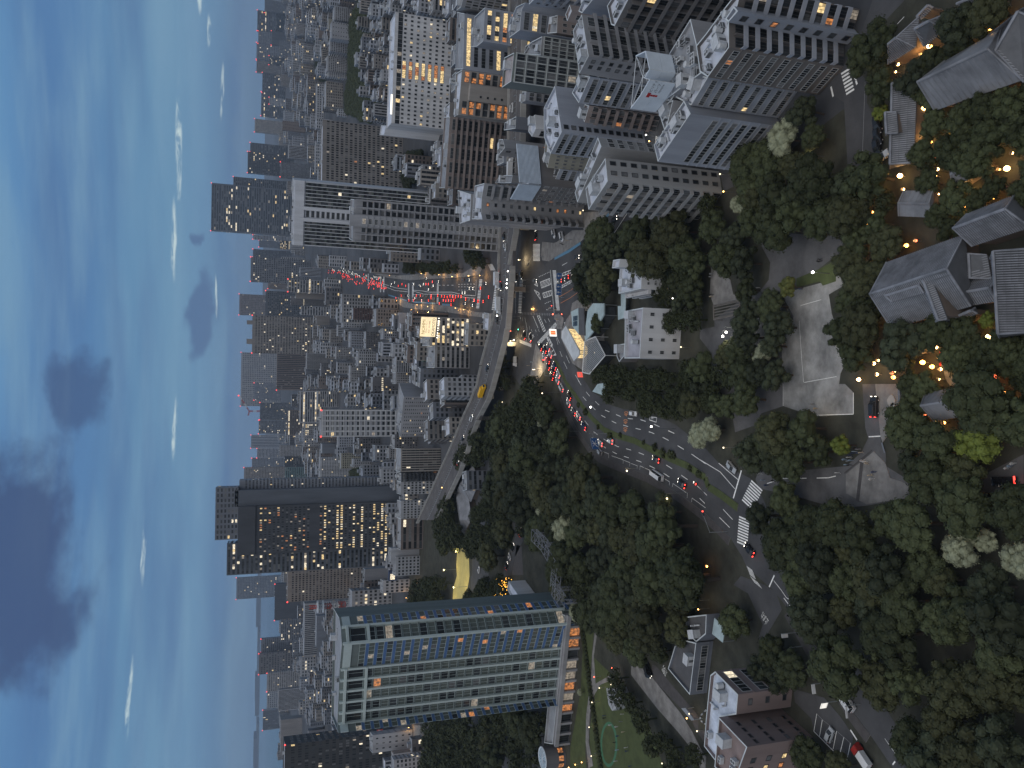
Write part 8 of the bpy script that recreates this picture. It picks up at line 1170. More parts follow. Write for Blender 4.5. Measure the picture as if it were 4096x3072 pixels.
def ordlabels(items,only=None,maxn=20):
    "items: (object, x, y, noun). Label each by its order from the closest findable thing."
    B={}
    for o,x,y,noun in items:
        k=min((m for m in MARKS if only is None or only(m)),key=lambda m:(m[0]-x)**2+(m[1]-y)**2); ddx=x-k[0];ddy=y-k[1]
        dr=('right of' if ddx>0 else 'left of') if abs(ddx)>abs(ddy) else ('behind' if ddy>0 else 'before')
        B.setdefault((noun,dr,k[2]),[]).append((ddx*ddx+ddy*ddy,o))
    for (noun,dr,nm),v in B.items():
        v.sort(key=lambda t:t[0])
        for i,(q,o) in enumerate(v): o['label']=('%s %s %s the %s'%(ORD[min(i,25)],noun,dr,nm)) if len(v)>1 else '%s %s the %s'%(noun,dr,nm)
for c,rz,s,size,col in WORDS:
    M=Matrix.Translation((c[0],c[1],ZM+.02))@Matrix.Rotation(radians(rz),4,'Z')@Matrix.Diagonal((.62,1.5,1,1))
    text('road_lettering',s,size,LC[col],M,kind='structure')
# footways beside the curving road
def footway(pts,off,m,z):
    P=[Vector(p) for p in pts]; L=[];
    for i,p in enumerate(P):
        d=(P[min(i+1,len(P)-1)]-P[max(i-1,0)]).normalized(); L.append(p+Vector((-d.y,d.x))*off)
    b=MB()
    for i in range(len(P)-1):
        q=[P[i],P[i+1],L[i+1],L[i]]; a=sum(q[k].cross(q[(k+1)%4]) for k in range(4)); q=q if a>0 else q[::-1]; b.prism([(v.x,v.y) for v in q],0,z,1,0)
    b.obj('footway',[m,PAVE],kind='structure')
RP=[p for n,m,l,p in GROUND if n=='road'][0]
footway(RP[0:15],-2.6,DPAV,.2); footway(RP[18:23],-2.6,DPAV,.2); footway(RP[36:44],2.8,DPAV,.2) if False else None
# grassy median of the curving road
b=MB()
for i in range(len(MEDIAN)-1):
    a=Vector(MEDIAN[i]);c=Vector(MEDIAN[i+1]);d=(c-a).normalized();n=Vector((-d.y,d.x)); w0=.35 if i==0 else 1.15;w1=1.15
    P=[a-n*w0,c-n*w1,c+n*w1,a+n*w0]; b.prism([(p.x,p.y) for p in P],.05,.26,0,1)
b.obj('median_strip',[PAVE,LAWN],kind='structure')
# ---------------------------------------------------------------- elevated expressway
DECK=mat('deck_asphalt',(.10,.095,.095),.85,.25,.1); CONC=mat('concrete_barrier',(.34,.335,.32),.85,.25,.25,True); STEEL=mat('girder_paint',(.21,.23,.24),.6,.2,.2)
ex=root('expressway',(0,0,0),'elevated expressway curving across the picture with concrete barriers on pillars','expressway')
b=MB(); g=MB(); NP=len(DECKNEAR)
for i in range(NP-1):
    q=[DECKNEAR[i+1],DECKNEAR[i],DECKFAR[i],DECKFAR[i+1]]; A=sum(q[k][0]*q[(k+1)%4][1]-q[(k+1)%4][0]*q[k][1] for k in range(4))
    if A<0: q=q[::-1]
    b.prism(q,9.3,11.0,0,0,True)
b.obj('deck',[DECK],ex)
def along(poly,step):
    out=[];acc=0
    for a,c in zip(poly,poly[1:]):
        a=Vector(a);c=Vector(c);L=(c-a).length;d=(c-a)/L; s=(-acc)%step if out else 0
        while s<L: out.append((a+d*s,d)); s+=step
        acc+=L
    return out
for poly,hh,side in ((DECKNEAR,1.5,'near'),(DECKFAR,1.2,'far')):
    for p,d in along(poly,8.0):
        k=('barrier_panel',hh)
        if k not in CACHE: m=MB(); m.box((0,-.18,-1.4),(7.9,.18,hh)); m.box((3.9,-.24,-1.3),(4.0,-.18,hh-.1)); m.box((3.9,.18,-1.3),(4.0,.24,hh-.1)); CACHE[k]=m.mesh('barrier_panel',CONC)
        put('barrier_panel',CACHE[k],ex,(p.x,p.y,11)).rotation_euler=(0,0,math.atan2(d.y,d.x))
for (p,d),(q,e) in list(zip(along(DECKNEAR,32),along(DECKFAR,32))):
    m=MB(); c=(p+q)/2; m.box((c.x-1.1,c.y-1.1,0),(c.x+1.1,c.y+1.1,8)); w=(q-p)*.5; m.prism([(c.x-w.x*.8-1,c.y-w.y*.8-1),(c.x-w.x*.8+1,c.y-w.y*.8-1),(c.x+w.x*.8+1,c.y+w.y*.8+1),(c.x+w.x*.8-1,c.y+w.y*.8+1)],8,9.3); m.obj('pillar',CONC,ex)
b=MB(); mid=[(Vector(p)+Vector(q))/2 for p,q in zip(DECKNEAR,DECKFAR)]; strip(b,mid,.6,None,11.04)
for t in(.2,.8): strip(b,[Vector(p).lerp(Vector(q),t) for p,q in zip(DECKNEAR,DECKFAR)],.18,(5,5),11.04)
b.obj('deck_marking',PAINTG,ex)
b=MB()
for p,d in along([tuple(m) for m in mid],3.0): b.box((p.x-.06,p.y-.06,11),(p.x+.06,p.y+.06,11.9),1); b.box((p.x-.1,p.y-1.5,11.75),(p.x+.1,p.y+1.5,11.95),0)
b.obj('guard_rail',[STEEL,EQUIP],ex)
# ---------------------------------------------------------------- buildings
ROOTS={}
for (nm,lab,cat,wk,rk,h,poly,st,units,obj,par,key) in BLD:
    ROOTS[key]=building(nm,lab,cat,wk,rk,h,poly,st,units,bool(obj),par,0)
for (lab,wk,sty,nf,nc,lit,h,poly,z0,par) in TOW:
    L0=(Vector(poly[1])-Vector(poly[0])).length
    P=ROOTS['m1'] if par=='m1' else ROOTS.get('huge') if par else None
    r=building('tower' if h>60 else 'office_block' if h>28 else 'city_block',lab,'tower' if h>60 else 'building',wk,'roofgrey',h,poly,{0:None},0 if P else 3,False,0 if P else .9,z0,(sty,nf,nc,lit),None,P)
    if 'huge brown' in lab: ROOTS['huge']=r
    ROOTS[lab]=r
    if h>75 and not P:
        for i in (0,1):
            p=poly[i]; x=p[0]-r.location.x; y=p[1]-r.location.y
            b=MB(); k=.5+poly[0][1]/2200; b.ball((0,0,0),k,6,4); b.obj('warning_light',emit('red_light',(1,.06,.05),2.5),r,(x,y,h+k))
PAL=['greywall','bluegrey','palegrey','taupe','offwhite','charcoal','slate','tan','umber']
CW_=dict(greywall='mid grey',bluegrey='blue grey',palegrey='pale grey',taupe='taupe',offwhite='whitish',charcoal='charcoal',slate='slate',tan='tan',umber='dark brown')

NB=[]; NUM='zero one two three four five six seven eight nine ten eleven twelve thirteen fourteen fifteen sixteen seventeen eighteen nineteen twenty'.split()
def place(x,y):
    d='close behind the expressway' if y<620 else 'in the dense old quarter' if y<1000 else 'in the middle distance' if y<1900 else 'far off under the skyline'
    a=x/y
    s='left of the stepped black giant' if a<-.33 else 'below the stepped black giant' if a<-.2 else 'near the green glass tower' if a<-.1 else 'left of the avenue' if a<.06 else 'behind the white office slab' if a<.2 else 'on the right hand hillside'
    return d+', '+s
for (x,y,w,d,ang,h,pal) in NEARFILL:
    c,s=cos(radians(ang)),sin(radians(ang)); P=[(x+c*a-s*b_,y+s*a+c*b_) for a,b_ in((-w/2,-d/2),(w/2,-d/2),(w/2,d/2),(-w/2,d/2))]
    nf=max(3,round(h/3.2)); sty=random.choice(('g','g','r','v'))
    lab='%s %d storey block with %s, %s'%(CW_[pal],nf,{'g':'square windows','r':'ribbon windows','v':'slot windows'}[sty],place(x,y))
    _r=building('city_block',lab,'building',pal,random.choice(('roofgrey','roofblue','roofgrey')),h,P,{},2,False,.8,0,(sty,nf,max(2,round(w/3.2)),.07),'low blocks of the city beyond the expressway'); NB.append((_r,x,y,'%s %s storey block'%(CW_[pal],NUM[min(nf,20)])))
for k,nm in dict(w='tall white office slab',m1='stepped black giant',b1='long white hotel',b2='wide brown apartment slab',v='pale spine fronted tower',g1='large blank walled office',p='glass hotel tower').items(): MARKS.append((ROOTS[k].location.x,ROOTS[k].location.y,nm))
for k,nm in (('huge brown','huge brown gridded hotel'),('green glass apartment','green glass apartment tower'),('broad white ribbed','broad white ribbed tower'),('black tower with a slanted','slanted flank tower'),('plain tan tower','plain tan tower'),('wave fronted white','wave fronted office'),('maroon','maroon stepped block'),('plain brown hotel slab','plain brown hotel slab'),('wide blue black','wide blue black gridded tower'),('long low white building','long low white building'),('black capped','black capped tower'),('squat chocolate','squat chocolate block'),('crane on top','crane topped tower'),('slope fronted white','slope fronted white block'),('tan office with vertical','tan office with orange roof edge')):
    r=[v for l,v in ROOTS.items() if k in l][0]; MARKS.append((r.location.x,r.location.y,nm))
ordlabels(NB); MARKS.clear()
b=MB(); b2=MB(); mi={k:i for i,k in enumerate(PAL)}
for t in range(0,len(FARFILL),6):
    x,y,w,d,h,pal=FARFILL[t:t+6]; ang=12 if x<0 else -8; c,s=cos(radians(ang)),sin(radians(ang)); P=[(x+c*a-s*q,y+s*a+c*q) for a,q in((-w/2,-d/2),(w/2,-d/2),(w/2,d/2),(-w/2,d/2))]
    b.prism(P,0,h,pal,9)
    if random.random()<.5: b.box((x-w*.2,y-d*.2,h),(x+w*.15,y+d*.2,h+3),9)
    for e in((0,1),(1,2),(3,0)):
        p0,p1=Vector(P[e[0]]),Vector(P[e[1]]); u=(p1-p0); L=u.length; u/=L; n=Vector((u.y,-u.x))
        if n.dot(-Vector((x,y)))<=0: continue
        nf=max(2,int(h/3.5)); nc=max(2,int(L/ (3.5+y/900)))
        for i in range(nf):
            for k in range(nc):
                q=p0+u*((k+.5)*L/nc)+n*.1; a=L/nc*.3; z=h*(i+.3)/nf; r=random.random()
                b2.face([(q.x-u.x*a,q.y-u.y*a,z),(q.x+u.x*a,q.y+u.y*a,z),(q.x+u.x*a,q.y+u.y*a,z+h/nf*.5),(q.x-u.x*a,q.y-u.y*a,z+h/nf*.5)],0 if r<.55 else 1 if r<.8 else 2 if r<.97 else 3 if r<.985 else 5)
b.obj('distant_city_blocks',[wallm(k) for k in PAL]+[roofm('roofgrey')],kind='stuff'); b2.obj('distant_windows',PANES,kind='stuff')
# ---------------------------------------------------------------- trees
def leafmat(name,col,var,objvar): 
    m=mat(name,col,.7,var,.55,objvar=objvar,spec=.15); return m
LEAF=leafmat('leaf_dark',(.044,.053,.025),.35,.35); LEAF2=leafmat('leaf_olive_dark',(.047,.051,.024),.35,.3); LEAF3=leafmat('leaf_deep',(.038,.046,.026),.35,.3); LEAFP=leafmat('leaf_pale',(.26,.28,.19),.3,.12); LEAFY=leafmat('leaf_yellow',(.13,.16,.035),.3,.15); LEAFO=leafmat('leaf_olive',(.10,.11,.035),.3,.1); LEAFG=leafmat('leaf_garden',(.052,.062,.028),.35,.4); BARK=mat('bark',(.06,.05,.042),.9)
def crownmesh(seed,n,flat,leaf,m,squash=1.0):
    R=random.Random(seed); b=MB(); lumps=[]
    for i in range(n):
        z=1-1.35*(i+.5)/n; t=i*2.39996+R.uniform(-.5,.5); r=math.sqrt(max(0,1-z*z)); k=R.uniform(.56,.84)
        lumps.append((Vector((r*cos(t)*k,r*sin(t)*k,z*k*flat)),R.uniform(.21,.36)))
    for c,rad in lumps:
        q=int(84*(rad/.3)**2)
        for j in range(q):
            v=Vector((R.gauss(0,1),R.gauss(0,1),R.gauss(0,1)+.3)).normalized(); p=c+Vector((v.x,v.y,v.z*.9))*rad*R.uniform(.84,1.1)
            nrm=(v+Vector((R.uniform(-.45,.45),R.uniform(-.45,.45),R.uniform(-.3,.6)))).normalized(); x=nrm.orthogonal().normalized(); y=nrm.cross(x); a=R.uniform(0,pi); x,y=x*cos(a)+y*sin(a),y*cos(a)-x*sin(a); s=leaf*R.uniform(.55,1.25)
            b.face([p-x*s,p-y*s*.7,p+x*s,p+y*s*.7])
        b.ball(c,rad*.8,7,5)
    b.ball((0,0,.05),.55,8,6)
    return b.mesh('crown',m)
def trunkmesh(seed):
    R=random.Random(seed); b=MB(); b.tube((0,0,0),(.03,.02,.75),.06,.04,7); 
    for k in range(4):
        t=R.uniform(0,2*pi); b.tube((.03,.02,R.uniform(.5,.72)),(.5*cos(t),.5*sin(t),R.uniform(.95,1.25)),.03,.012,5)
    return b.mesh('trunk',BARK)
CR=dict(dark=[crownmesh(i,R_,f,.052,m_) for i,(R_,f,m_) in enumerate(((30,.85,LEAF),(36,.75,LEAF),(24,1.0,LEAF3),(34,.8,LEAF2),(18,1.15,LEAF3),(40,.7,LEAF),(28,.9,LEAF2),(14,1.0,LEAF)))],pale=[crownmesh(20+i,34,.8,.05,LEAFP) for i in range(3)],yellow=[crownmesh(30+i,30,.85,.05,LEAFY) for i in range(2)],olive=[crownmesh(40,30,.8,.05,LEAFO)],garden=[crownmesh(50+i,22,.85,.06,LEAFG) for i in range(3)])
TR=[trunkmesh(i) for i in range(4)]
def tree(kind,label,group,x,y,r,hk=1.0):
    hc=max(2.2,r*1.1)*hk*random.uniform(.85,1.35)
    o=root('tree',(x,y,0),label,'tree',group,random.uniform(0,6.28))
    c=put('crown',random.choice(CR[kind]),o,(0,0,hc)); s=r*random.uniform(.95,1.1); c.scale=(s*random.uniform(.9,1.1),s*random.uniform(.9,1.1),s*random.uniform(.8,1.05)); c.rotation_euler=(0,0,random.uniform(0,6.28))
    t=put('trunk',random.choice(TR),o); t.scale=(hc,hc,hc*.9)
    return o
cand=[]
for kind,lab,grp,rad,pts in TREES:
    if kind=='stuff':
        b=MB(); xs=[p[0] for p in pts];ys=[p[1] for p in pts]; seed=CR['dark'][1]; n=0
        step=rad*.8; P=[Vector(p) for p in pts]
        R=random.Random(7); y=min(ys); src=[v.co.copy() for v in seed.vertices]; polys=[tuple(p.vertices) for p in seed.polygons][::21]
        while y<max(ys):
            x=min(xs)
            while x<max(xs):
                q=Vector((x+R.uniform(-.4,.4)*step,y+R.uniform(-.4,.4)*step)); ins=False
                for i in range(len(P)):
                    a,c=P[i],P[i-1]
                    if (a.y>q.y)!=(c.y>q.y) and q.x<(c.x-a.x)*(q.y-a.y)/(c.y-a.y)+a.x: ins=not ins
                if ins and n<1000:
                    n+=1; s=rad*R.uniform(.55,.8); an=R.uniform(0,6.28); ca,sa=cos(an),sin(an); hh=R.uniform(5,9)
                    for pl in polys:
                        b.face([(q.x+(src[i].x*ca-src[i].y*sa)*s,q.y+(src[i].x*sa+src[i].y*ca)*s,hh+src[i].z*s) for i in pl])
                    b.ball((q.x,q.y,hh*.8),s*.9,7,5,sz=.8)
                x+=step
            y+=step
        b.obj('distant_wood',LEAF,kind='stuff'); continue
    for (x,y,k) in pts: cand.append((rad*k/math.hypot(x,y),kind,lab,grp,x,y,rad*k))
cand.sort(key=lambda t:-t[0]); NT=[]
for i,(q,kind,lab,grp,x,y,r) in enumerate(cand):
    if i<275: NT.append((tree(kind,lab,grp,x,y,r),x,y,'dark tree' if kind=='dark' else 'garden tree'))
rest=cand[275:]
if rest:
    b=MB()
    for q,kind,lab,grp,x,y,r in rest:
        R=random.Random(int(x*10)); src=random.choice(CR['dark']); vs=[v.co for v in src.vertices]; an=R.uniform(0,6.28); ca,sa=cos(an),sin(an); hc=r*1.15
        for pl in list(src.polygons)[::3]: b.face([(x+(vs[i].x*ca-vs[i].y*sa)*r,y+(vs[i].x*sa+vs[i].y*ca)*r,hc+vs[i].z*r*.95) for i in pl.vertices])
        b.tube((x,y,0),(x,y,hc),.35,.2,5)
    b.obj('farther_trees',LEAF,kind='stuff')
SN=['pale tree by the stair offices','pale corner tree below the balcony block','twin pale tree on the park slope','small pale grove tree','upper twin pale wood tree','lower twin pale wood tree','large round pale wood tree','pale tree on the road bend','pale park walk tree','pale tree before the zebra crossing','broad pale deep wood tree','joined pale deep wood crown','very pale edge tree','bright yellow green tree','round olive tree','light green gate tree','light green lane bush','light green conifer','pale podium corner tree','pale podium end tree','small pale hotel foot tree','grey green podium tree','pale shrub tree','dark station tree','dark white house tree','dark tree between the white houses','big domed tree','rounded yellow lamp tree','small hotel foot tree']
for (kind,lab,x,y,r),nm in zip(SPECIAL,SN): tree(kind,lab,None,x,y,r); MARKS.append((x,y,nm))
for (x,y),nm in (((43,285),'white flat roofed house'),((33,160),'gravel court'),((-17,118),'paved courtyard'),((-70,160),'small car park'),((-70,190),'rose brown office'),((-118,262),'lawn pavilion'),((-138,270),'green lawn ring'),((-160,262),'glass rotunda'),((-95,330),'yellow court'),((-50,390),'grey hall roof'),((-20,330),'grove lane'),((-55,240),'lattice gantry'),((-18,270),'big blue road sign'),((-20,190),'zebra crossing'),((40,215),'picnic pergola'),((75,125),'great ribbed hall'),((82,150),'plain grey metal roof'),((88,175),'long tiled gatehouse'),((92,150),'great grey metal roof'),((50,240),'park slope'),((80,230),'pale stair offices'),((-170,400),'orange lit street'),((-55,130),'driveway wood edge'),((-90,120),'road in the deep wood')): MARKS.append((x,y,nm))
ordlabels(NT)
# shrubs
SH=crownmesh(77,14,.8,.11,LEAF)
LASTSHRUB=[None]
def shrub(x,y,r,label,group,name='shrub'):
    o=put(name,SH,None,(x,y,r*.45)); o.scale=(r,r,r*.8); o.rotation_euler=(0,0,random.uniform(0,6)); tag(o,label,'shrub',group); LASTSHRUB[0]=o
SHR=[]
for i in range(12): x,y=MISC['med%d'%i]; shrub(x,y,random.uniform(.9,1.9),'dark shrub on the grassy median of the curving road','shrubs of the median'); SHR.append((D.objects[-1] if False else LASTSHRUB[0],x,y,'dark median shrub'))
for c_,rz_,ty_,col_,li_,lab_ in CARS:
    if c_[1]<300 and 'queue' not in lab_: MARKS.append((c_[0],c_[1],lab_ if len(lab_.split())<8 else ' '.join(lab_.split()[:3]) if False else lab_)) if len(lab_.split())<9 else None
ordlabels(SHR)
# ---------------------------------------------------------------- tiled roofs of the garden restaurant
TILE=mat('roof_tile',(.20,.21,.235),.45,.45,.35); TILED=mat('roof_tile_valley',(.10,.105,.115),.6,.2,.5); META=mat('roof_metal',(.19,.195,.21),.5,.4,.2,True); WOOD=mat('dark_timber',(.10,.06,.045),.7)
def gable(quad,eave,ridge,hip,m,label):
    p=[Vector(q) for q in quad]; A=sum(p[i].x*p[(i+1)%4].y-p[(i+1)%4].x*p[i].y for i in range(4))
    if A<0: p=[p[1],p[0],p[3],p[2]]
    c=sum(p,Vector((0,0)))/4; lp=[q-c for q in p]
    m0=(lp[0]+lp[3])/2; m1=(lp[1]+lp[2])/2; r0=m0.lerp(m1,hip);r1=m1.lerp(m0,hip)
    o=root('roofed_house',(c.x,c.y,0),label,'house')
    w=MB(); w.prism([(q*.86) for q in lp],0,eave-.1); w.obj('wall',mat('house_wall',(.15,.12,.10),.8),o)
    rm={'tile':TILED,'ribbed':TILED,'metal':META}[m]
    b=MB(); t=.25
    E=[Vector((q.x,q.y,eave)) for q in lp]; R0_=Vector((r0.x,r0.y,ridge));R1_=Vector((r1.x,r1.y,ridge))
    faces=[[E[0],E[1],R1_,R0_],[E[2],E[3],R0_,R1_],[E[1],E[2],R1_],[E[3],E[0],R0_]]
    for f in faces: b.face(f)
    for i in range(4): j=(i+1)%4; b.face([E[i]-Vector((0,0,t)),E[j]-Vector((0,0,t)),E[j],E[i]])
    ro=b.obj('roof',rm,o)
    k=MB(); k.tube(R0_+Vector((0,0,.12)),R1_+Vector((0,0,.12)),.28,n=6)
    if hip:
        for e,r in((0,R0_),(3,R0_),(1,R1_),(2,R1_)): k.tube(E[e]+Vector((0,0,.1)),r+Vector((0,0,.1)),.17,n=5)
    else:
        for e,r in((0,R0_),(3,R0_),(1,R1_),(2,R1_)): k.tube(E[e]+Vector((0,0,.1)),r+Vector((0,0,.1)),.2,n=5)
    k.obj('ridge',TILE if m!='metal' else META,ro)
    # rows of round tiles running down each slope
    sp=.42 if m!='metal' else 1.1; rr=.13 if m!='metal' else .05; tb=MB()
    for f in faces[:2]+(faces[2:] if hip else []):
        e=f[1]-f[0]; L=e.length; n=max(2,int(L/sp)); ed=e/L
        nrm=e.cross(f[-1]-f[0]).normalized(); dn=nrm.cross(e).normalized()
        for i in range(n):
            s=(i+.5)*L/n; a=f[0]+ed*s; # run up slope until it leaves the face
            P2=[((q-f[0]).dot(ed),(q-f[0]).dot(dn)) for q in f]; mx=0
            for g in range(len(P2)):
                (x0,y0),(x1,y1)=P2[g],P2[(g+1)%len(P2)]
                if (x0-s)*(x1-s)<0: mx=max(mx,y0+(y1-y0)*(s-x0)/(x1-x0))
            if mx<.3: continue
            q=a+dn*mx; u=nrm*.02
            if m=='metal': tb.tube(a+u,q+u,rr,n=3,cap=False)
            else:
                seg=max(1,int(mx/1.1))
                for h_ in range(seg): tb.tube(a+dn*(mx*h_/seg)+u,a+dn*(mx*(h_+.96)/seg)+u*.5,rr,rr*.8,n=4,cap=False)
    tb.obj('roof_tile_rows',TILE if m!='metal' else META,ro,kind='stuff')
    return o
for R in ROOFS: gable(*R)
# ---------------------------------------------------------------- canopies
for poly,h,th,m,lab in CANOPIES:
    c=Vector((sum(p[0] for p in poly)/len(poly),sum(p[1] for p in poly)/len(poly))); lp=[(p[0]-c.x,p[1]-c.y) for p in poly]
    A=sum(lp[i][0]*lp[(i+1)%len(lp)][1]-lp[(i+1)%len(lp)][0]*lp[i][1] for i in range(len(lp)))
    if A<0: lp=lp[::-1]
    o=root('canopy',(c.x,c.y,0),lab,'canopy'); rm=roofm(m)
    if m in('slats','pergola'):
        P=[Vector(q) for q in lp]; ax=max(((P[(i+1)%len(P)]-P[i]) for i in range(len(P))),key=lambda v:v.length).normalized(); pr=Vector((-ax.y,ax.x)); lo=min(p.dot(pr) for p in P);hi=max(p.dot(pr) for p in P); n=int((hi-lo)/.75)
        for i in range(n):
            q=pr*(lo+(i+.5)*(hi-lo)/n)
            for t0,t1 in clipline(lp,q,ax):
                a=q+ax*t0; k=MB(); k.box((0,-.14,h-.2),(t1-t0,.14,h)); s=k.obj('slat',mat('slat_metal',(.33,.34,.34),.5) if m=='slats' else roofm('pergola'),o,(a.x,a.y,0)); s.rotation_euler=(0,0,math.atan2(ax.y,ax.x))
        k=MB()
        for i in range(len(P)): k.tube((*P[i],h),(*P[(i+1)%len(P)],h),.22,n=6); k.tube((*P[i],0),(*P[i],h),.12,n=6)
        k.obj('frame',WHITE if m=='slats' else roofm('pergola'),o)
        if m=='slats':
            k=MB(); k.ball((1.5,-1,h-1.6),.8,8,6); k.obj('pendant_lamp',emit('lamp_warm',(1,.83,.55),3),o); k=MB(); k.prism([tuple(p*.8) for p in P],0,h-.9); k.obj('glass_room',GLASS3,o)
    else:
        k=MB(); k.prism(lp,h-th,h,0,0,True); k.obj('roof_slab',rm,o); k=MB()
        for i in range(len(lp)): k.tube((lp[i][0]*.93,lp[i][1]*.93,0),(lp[i][0]*.93,lp[i][1]*.93,h-th),.13,n=6)
        k.obj('posts',STEEL,o)
        if h>4.8: k=MB(); k.prism([(p[0]*.82,p[1]*.82) for p in lp],.2,h-th-.6); k.obj('shop_glass',LITY if 'leaf' in lab or 'teal' in lab else GLASS3,o)
        if 'solar' in lab:
            for i in range(3):
                for j in range(2): k=MB(); k.box((-1,-.55,h+.1),(1,.55,h+.18)); k.obj('solar_panel',GLASS,o,(-1.5+j*2.2,-2.2+i*1.6,0))
# ---------------------------------------------------------------- vehicles
CC=dict(white=(.62,.63,.64),black=(.012,.012,.014),grey=(.16,.17,.18),silver=(.36,.38,.40),navy=(.03,.05,.11),red=(.32,.03,.025),yellow=(.75,.42,.02))
RUB=mat('rubber',(.015,.015,.016),.9); TAILON=emit('tail_on',(1,.045,.03),5); HEADON=emit('head_on',(1,.93,.8),6); TAILOFF=mat('tail_off',(.2,.015,.012),.3); HEADOFF=mat('head_off',(.5,.52,.55),.15)
TY=dict(sedan=(4.6,1.75,[( -2.3,.55,.72),(-2.2,.3,.98),(-1.5,.25,1.0),(1.0,.25,.95),(2.1,.3,.78),(2.3,.45,.6)],[(-1.75,1.0),(-1.1,1.43),(.25,1.45),(1.15,.95)]),
 hatch=(3.8,1.65,[(-1.9,.5,.9),(-1.8,.3,1.0),(.9,.25,1.0),(1.8,.3,.8),(1.9,.45,.6)],[(-1.8,1.0),(-1.5,1.5),(.3,1.52),(1.1,1.0)]),
 suv=(4.6,1.85,[(-2.3,.5,1.0),(-2.2,.35,1.1),(1.1,.3,1.1),(2.15,.35,.95),(2.3,.5,.7)],[(-2.15,1.1),(-1.8,1.68),(.4,1.7),(1.25,1.1)]),
 van=(4.7,1.75,[(-2.35,.4,1.15),(-2.3,.3,1.2),(1.6,.3,1.2),(2.25,.35,1.0),(2.35,.5,.7)],[(-2.3,1.2),(-2.2,1.88),(1.1,1.88),(1.85,1.15)]),
 bigvan=(5.3,1.9,[(-2.65,.4,1.2),(-2.6,.3,1.25),(1.9,.3,1.25),(2.55,.35,1.05),(2.65,.5,.8)],[(-2.6,1.25),(-2.5,2.25),(1.5,2.2),(2.2,1.2)]),
 minibus=(7.0,2.05,[(-3.5,.4,1.3),(-3.45,.3,1.35),(2.9,.3,1.35),(3.4,.35,1.2),(3.5,.5,.9)],[(-3.45,1.35),(-3.35,2.55),(2.8,2.5),(3.3,1.3)]))
TY['taxi']=TY['sedan']
def loft(b,secs,m=0):
    "closed loft of cross sections (x, [(y,z)...])"
    i0=len(b.v); n=len(secs[0][1])
    for x,pr in secs: b.v.extend([(x,y,z) for y,z in pr])
    for s in range(len(secs)-1):
        for k in range(n): j=(k+1)%n; a=i0+s*n; b.f.append((a+k,a+n+k,a+n+j,a+j)); b.m.append(m)
    b.f.append(tuple(i0+k for k in range(n))); b.m.append(m); b.f.append(tuple(i0+(len(secs)-1)*n+k for k in range(n-1,-1,-1))); b.m.append(m)
def carparts(ty,col):
    k=('car',ty,col)
    if k in CACHE: return CACHE[k]
    L,w,body,top=TY[ty]; a=w/2; pm=mat('car_'+col,CC[col],.25,.05,1,spec=.6); out=[]
    b=MB(); loft(b,[(x,[(-a*.93,z0),(-a,z0+.18),(-a*.98,z1-.12),(-a*.88,z1),(a*.88,z1),(a*.98,z1-.12),(a,z0+.18),(a*.93,z0)]) for x,z0,z1 in body]); out.append(('body',b.mesh('body',pm),(0,0,0)))
    x0,z0=top[0];x1,z1=top[1];x2,z2=top[2];x3,z3=top[3]
    b=MB(); loft(b,[(x0,[(-a*.86,z0-.05),(-a*.85,z0),(a*.85,z0),(a*.86,z0-.05)]),(x1,[(-a*.87,z0-.05),(-a*.72,z1-.04),(a*.72,z1-.04),(a*.87,z0-.05)]),(x2,[(-a*.87,z3-.05),(-a*.72,z2-.04),(a*.72,z2-.04),(a*.87,z3-.05)]),(x3,[(-a*.84,z3-.05),(-a*.82,z3),(a*.82,z3),(a*.84,z3-.05)])]); out.append(('windows',b.mesh('windows',GLASS),(0,0,0)))
    b=MB(); loft(b,[(x1-.06,[(-a*.71,z1-.05),(-a*.66,z1+.01),(a*.66,z1+.01),(a*.71,z1-.05)]),(x2+.04,[(-a*.71,z2-.05),(-a*.66,z2+.01),(a*.66,z2+.01),(a*.71,z2-.05)])])
    for s in(-1,1): b.tube((x1,s*a*.73,z1-.05),(x0+.1,s*a*.87,z0),.04,n=4); b.tube((x2,s*a*.73,z2-.05),(x3-.05,s*a*.85,z3),.04,n=4); b.tube(((x1+x2)/2,s*a*.735,z1-.04),((x1+x2)/2,s*a*.885,z0-.02),.04,n=4)
    out.append(('roof',b.mesh('roof',pm),(0,0,0)))
    b=MB(); b.tube((0,-.1,0),(0,.1,0),.31,n=12); b.tube((0,-.11,0),(0,.11,0),.18,n=8,m=1); wm_=b.mesh('wheel',[RUB,EQUIP])
    for sx in(-L*.31,L*.31):
        for sy in(-1,1): out.append(('wheel',wm_,(sx,sy*(a-.08),.31)))
    CACHE[k]=out; return out
def lamp_mesh(nm,m,w=.36,h=.16):
    k=('cl',nm,m.name,w)
    if k not in CACHE: b=MB(); b.box((-.05,-w/2,-h/2),(.05,w/2,h/2)); CACHE[k]=b.mesh(nm,m)
    return CACHE[k]
